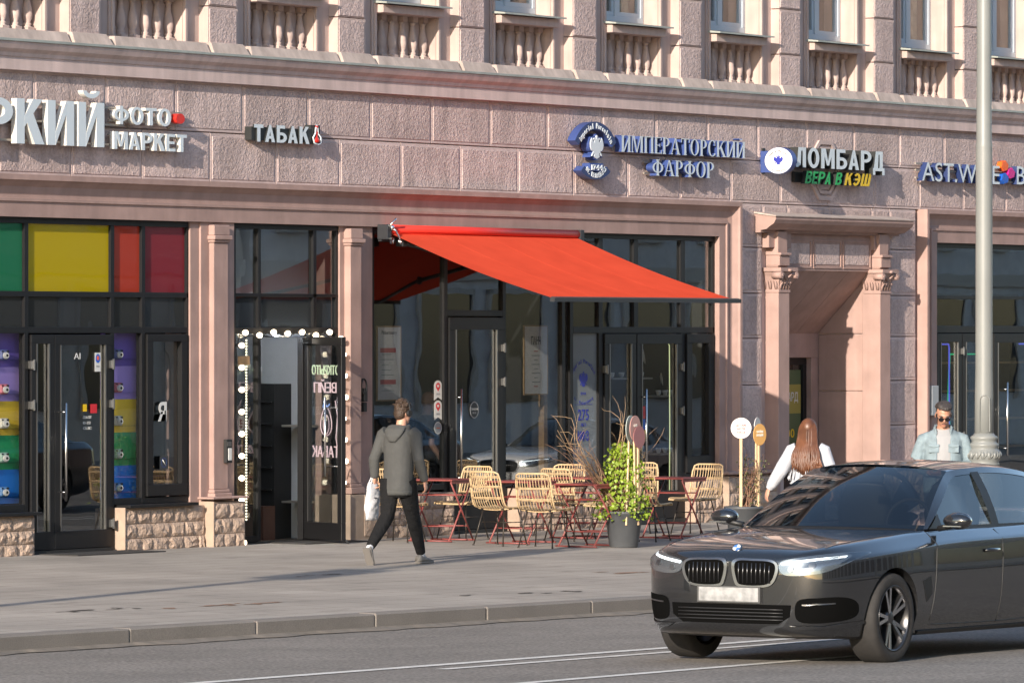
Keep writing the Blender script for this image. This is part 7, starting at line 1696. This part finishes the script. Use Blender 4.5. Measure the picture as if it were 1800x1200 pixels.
# --- wine shop lights
M['led_blue'] = mat('blue_led', (.12, .14, .85), .4, emit=.55); M['led_green'] = mat('green_led', (.02, .55, .2), .4, emit=.5); M['led_yel'] = mat('yellow_led', (.7, .8, .05), .4, emit=.9); M['pink_cloth'] = mat('rose_cloth', (.42, .05, .10), .8); M['bottle_row'] = mat('bottle_shelf', (.03, .07, .10), .3, var=.7, vscale=14)
for x, nm in ((12.0, 'beside the left'), (14.75, 'beside the right')):
    st = tag(empty('led_strip', (x, .13, 0)), 'thin blue light strip %s wine shop door glass' % nm, 'light strip'); MB().tube([(-.55, 0, 2.30), (-.02, 0, 2.30), (0, 0, 2.25), (0, 0, .3)], .011, 6).build('tube', M['led_blue'], st)
st = tag(empty('led_strip', (13.5, .9, 0)), 'green light outline inside the wine shop', 'light strip'); MB().tube([(.0, 0, 1.1), (-.05, 0, 1.45), (0, 0, 2.15), (1.0, 0, 2.15), (1.0, 0, .8)], .014, 6).build('tube', M['led_green'], st)
st = tag(empty('led_strip', (12.1, .7, 0)), 'yellow light outline inside the wine shop', 'light strip'); MB().tube([(.0, 0, 2.0), (.55, 0, 2.0), (.62, 0, 1.4)], .022, 6).build('tube', M['led_yel'], st)
cl = MB(); v = []
for i in range(13):
    x = i / 12 * .3
    for z, w_ in ((1.85, .6), (1.2, .9), (.6, 1.1)): v.append((11.98 + x * w_, .62 + .03 * math.sin(i * 1.6), z))
cl.add(v, [(3 * i + k, 3 * i + 3 + k, 3 * i + 4 + k, 3 * i + 1 + k) for i in range(12) for k in range(2)], 0, True); tag(cl.build('hanging_cloth', M['pink_cloth']), 'rose red cloth hanging inside the wine shop door', 'cloth')
sh2 = tag(empty('bottle_shelf', (12.9, 1.6, .02)), 'dark shelf of bottles inside the wine shop', 'shelf'); boxo('shelf_back', (0, 4.5, .3, .36, 0, 2.4), M['dark_room'], sh2)
for r_ in range(5):
    boxo('shelf_board', (0, 4.5, 0, .3, .3 + .42 * r_, .33 + .42 * r_), M['frame_wood'], sh2)
# --- pawnbroker's door poster
e = tag(empty('poster', (8.22, NB + .10, .9)), 'green and yellow poster reading ЛОМБАРД on the side entrance door', 'poster'); M['poster_green'] = mat('poster_green', (.07, .11, .05), .5); boxo('sheet', (0, .88, 0, .004, 0, 1.05), M['poster_green'], e); boxo('band', (.25, .88, -.002, 0, .45, .85), mat('poster_olive', (.30, .26, .06), .5), e)
letters(e, 'ЛОМБАРД', .10, .80, .62, .12, -.004, .002, [M['sticker']], .01, .1); letters(e, '15 000', .15, .70, .12, .12, -.002, .002, [M['sign_yellow']], .01, .1)
# --- boxes and cables on the piers
e = tag(empty('cable_box', (-3.42, -.0, 1.75)), 'black junction box with looped cables on the pier by the cafe', 'junction box'); boxo('box', (-.03, .05, -.07, 0, -.10, .06), M['black_matt'], e, .006); boxo('box_low', (-.01, .06, -.055, 0, -.22, -.11), M['black_matt'], e, .006)
for k in range(3): MB().tube([(-.05 + .08 * math.cos(2 * math.pi * j / 18) * (1 - .15 * k) + .02, -.05 - .01 * k, .08 + .09 * math.sin(2 * math.pi * j / 18)) for j in range(18)], .008, 5, closed=True).build('cable_loop', M['cable'], e)
e = tag(empty('intercom', (-6.36, -.095, .98)), 'peeling black and white intercom box on the pilaster left of the bulbs', 'intercom'); boxo('housing', (-.05, .07, -.035, .01, 0, .27), M['black_matt'], e, .006); boxo('faceplate', (-.02, .05, -.042, -.035, .03, .17), M['sticker'], e, .003); boxo('speaker', (-.035, .045, -.040, -.035, .19, .245), M['steel2'], e)
e = tag(empty('notice_box', (11.10, -.06, 1.30)), 'pale grey box on the surround of the wine shop', 'box'); boxo('casing', (-.10, .10, -.06, .0, 0, .42), M['glass_box'] if 'glass_box' in M else M['grey_st'], e, .006)
tag(boxo('wc_plate', (-5.93, -5.70, .035, .045, 2.10, 2.20), M['frame_wood']), 'small wooden plate with pictograms beside the tobacco doorway', 'plate')
# --- mats and the patched paving
M['mat'] = mat('rubber_mat', (.03, .028, .027), .85, bump=.8, bscale=60, bdist=.01)
def slab(name, x0, x1, y0, y1, m_, lab, cat, th=.012, wob=0):
    b = MB(); b.add([(x0, y0, gz(x0, y0) - .01), (x1, y0, gz(x1, y0) - .01), (x1, y1, gz(x1, y1) - .01), (x0, y1, gz(x0, y1) - .01), (x0, y0, gz(x0, y0) + th), (x1, y0, gz(x1, y0) + th), (x1, y1, gz(x1, y1) + th), (x0, y1, gz(x0, y1) + th)], [(0, 3, 2, 1), (4, 5, 6, 7), (0, 1, 5, 4), (1, 2, 6, 5), (2, 3, 7, 6), (3, 0, 4, 7)]); return tag(b.build(name, m_), lab, cat)
slab('door_mat', -9.95, -8.3, -.62, -.10, M['mat'], 'black rubber mat before the photo shop door', 'mat'); slab('door_mat', -5.4, -4.1, -.55, -.06, M['mat'], 'black rubber mat before the tobacco shop door', 'mat')
M['rust'] = mat('rusty_patch', (.25, .15, .10), .9, var=.35, vscale=9, grit=.3, gscale=60); M['patch_dark'] = mat('tar_patch', (.09, .078, .068), .9, var=.3, vscale=12)
def blotch(x, y, rx, ry, m_, lab, seed):
    rnd = random.Random(seed); b = MB(); n = 22; ph = [rnd.uniform(0, 6) for _ in range(4)]; v = [(x, y, gz(x, y) + .004)]
    for k in range(n):
        a = 2 * math.pi * k / n; r_ = 1 + .25 * math.sin(2 * a + ph[0]) + .2 * math.sin(3 * a + ph[1]) + .15 * math.sin(5 * a + ph[2]); px, py = x + rx * r_ * math.cos(a), y + ry * r_ * math.sin(a); v.append((px, py, gz(px, py) + .004))
    b.add(v, [(0, k + 1, (k + 1) % n + 1) for k in range(n)]); tag(b.build('pavement_patch', m_), kind='structure')
rnd = random.Random(12)
for cx, cy, n_, m_ in ((-19.3, -7.75, 9, 'patch_dark'), (-17.7, -8.02, 10, 'rust'), (-8.9, -6.9, 7, 'rust'), (-13.4, -8.5, 5, 'patch_dark'), (-12.0, -5.2, 4, 'patch_dark')):
    for k in range(n_): blotch(cx + rnd.gauss(0, .38), cy + rnd.gauss(0, .10), rnd.uniform(.04, .17), rnd.uniform(.015, .05), M[m_], '', rnd.random())
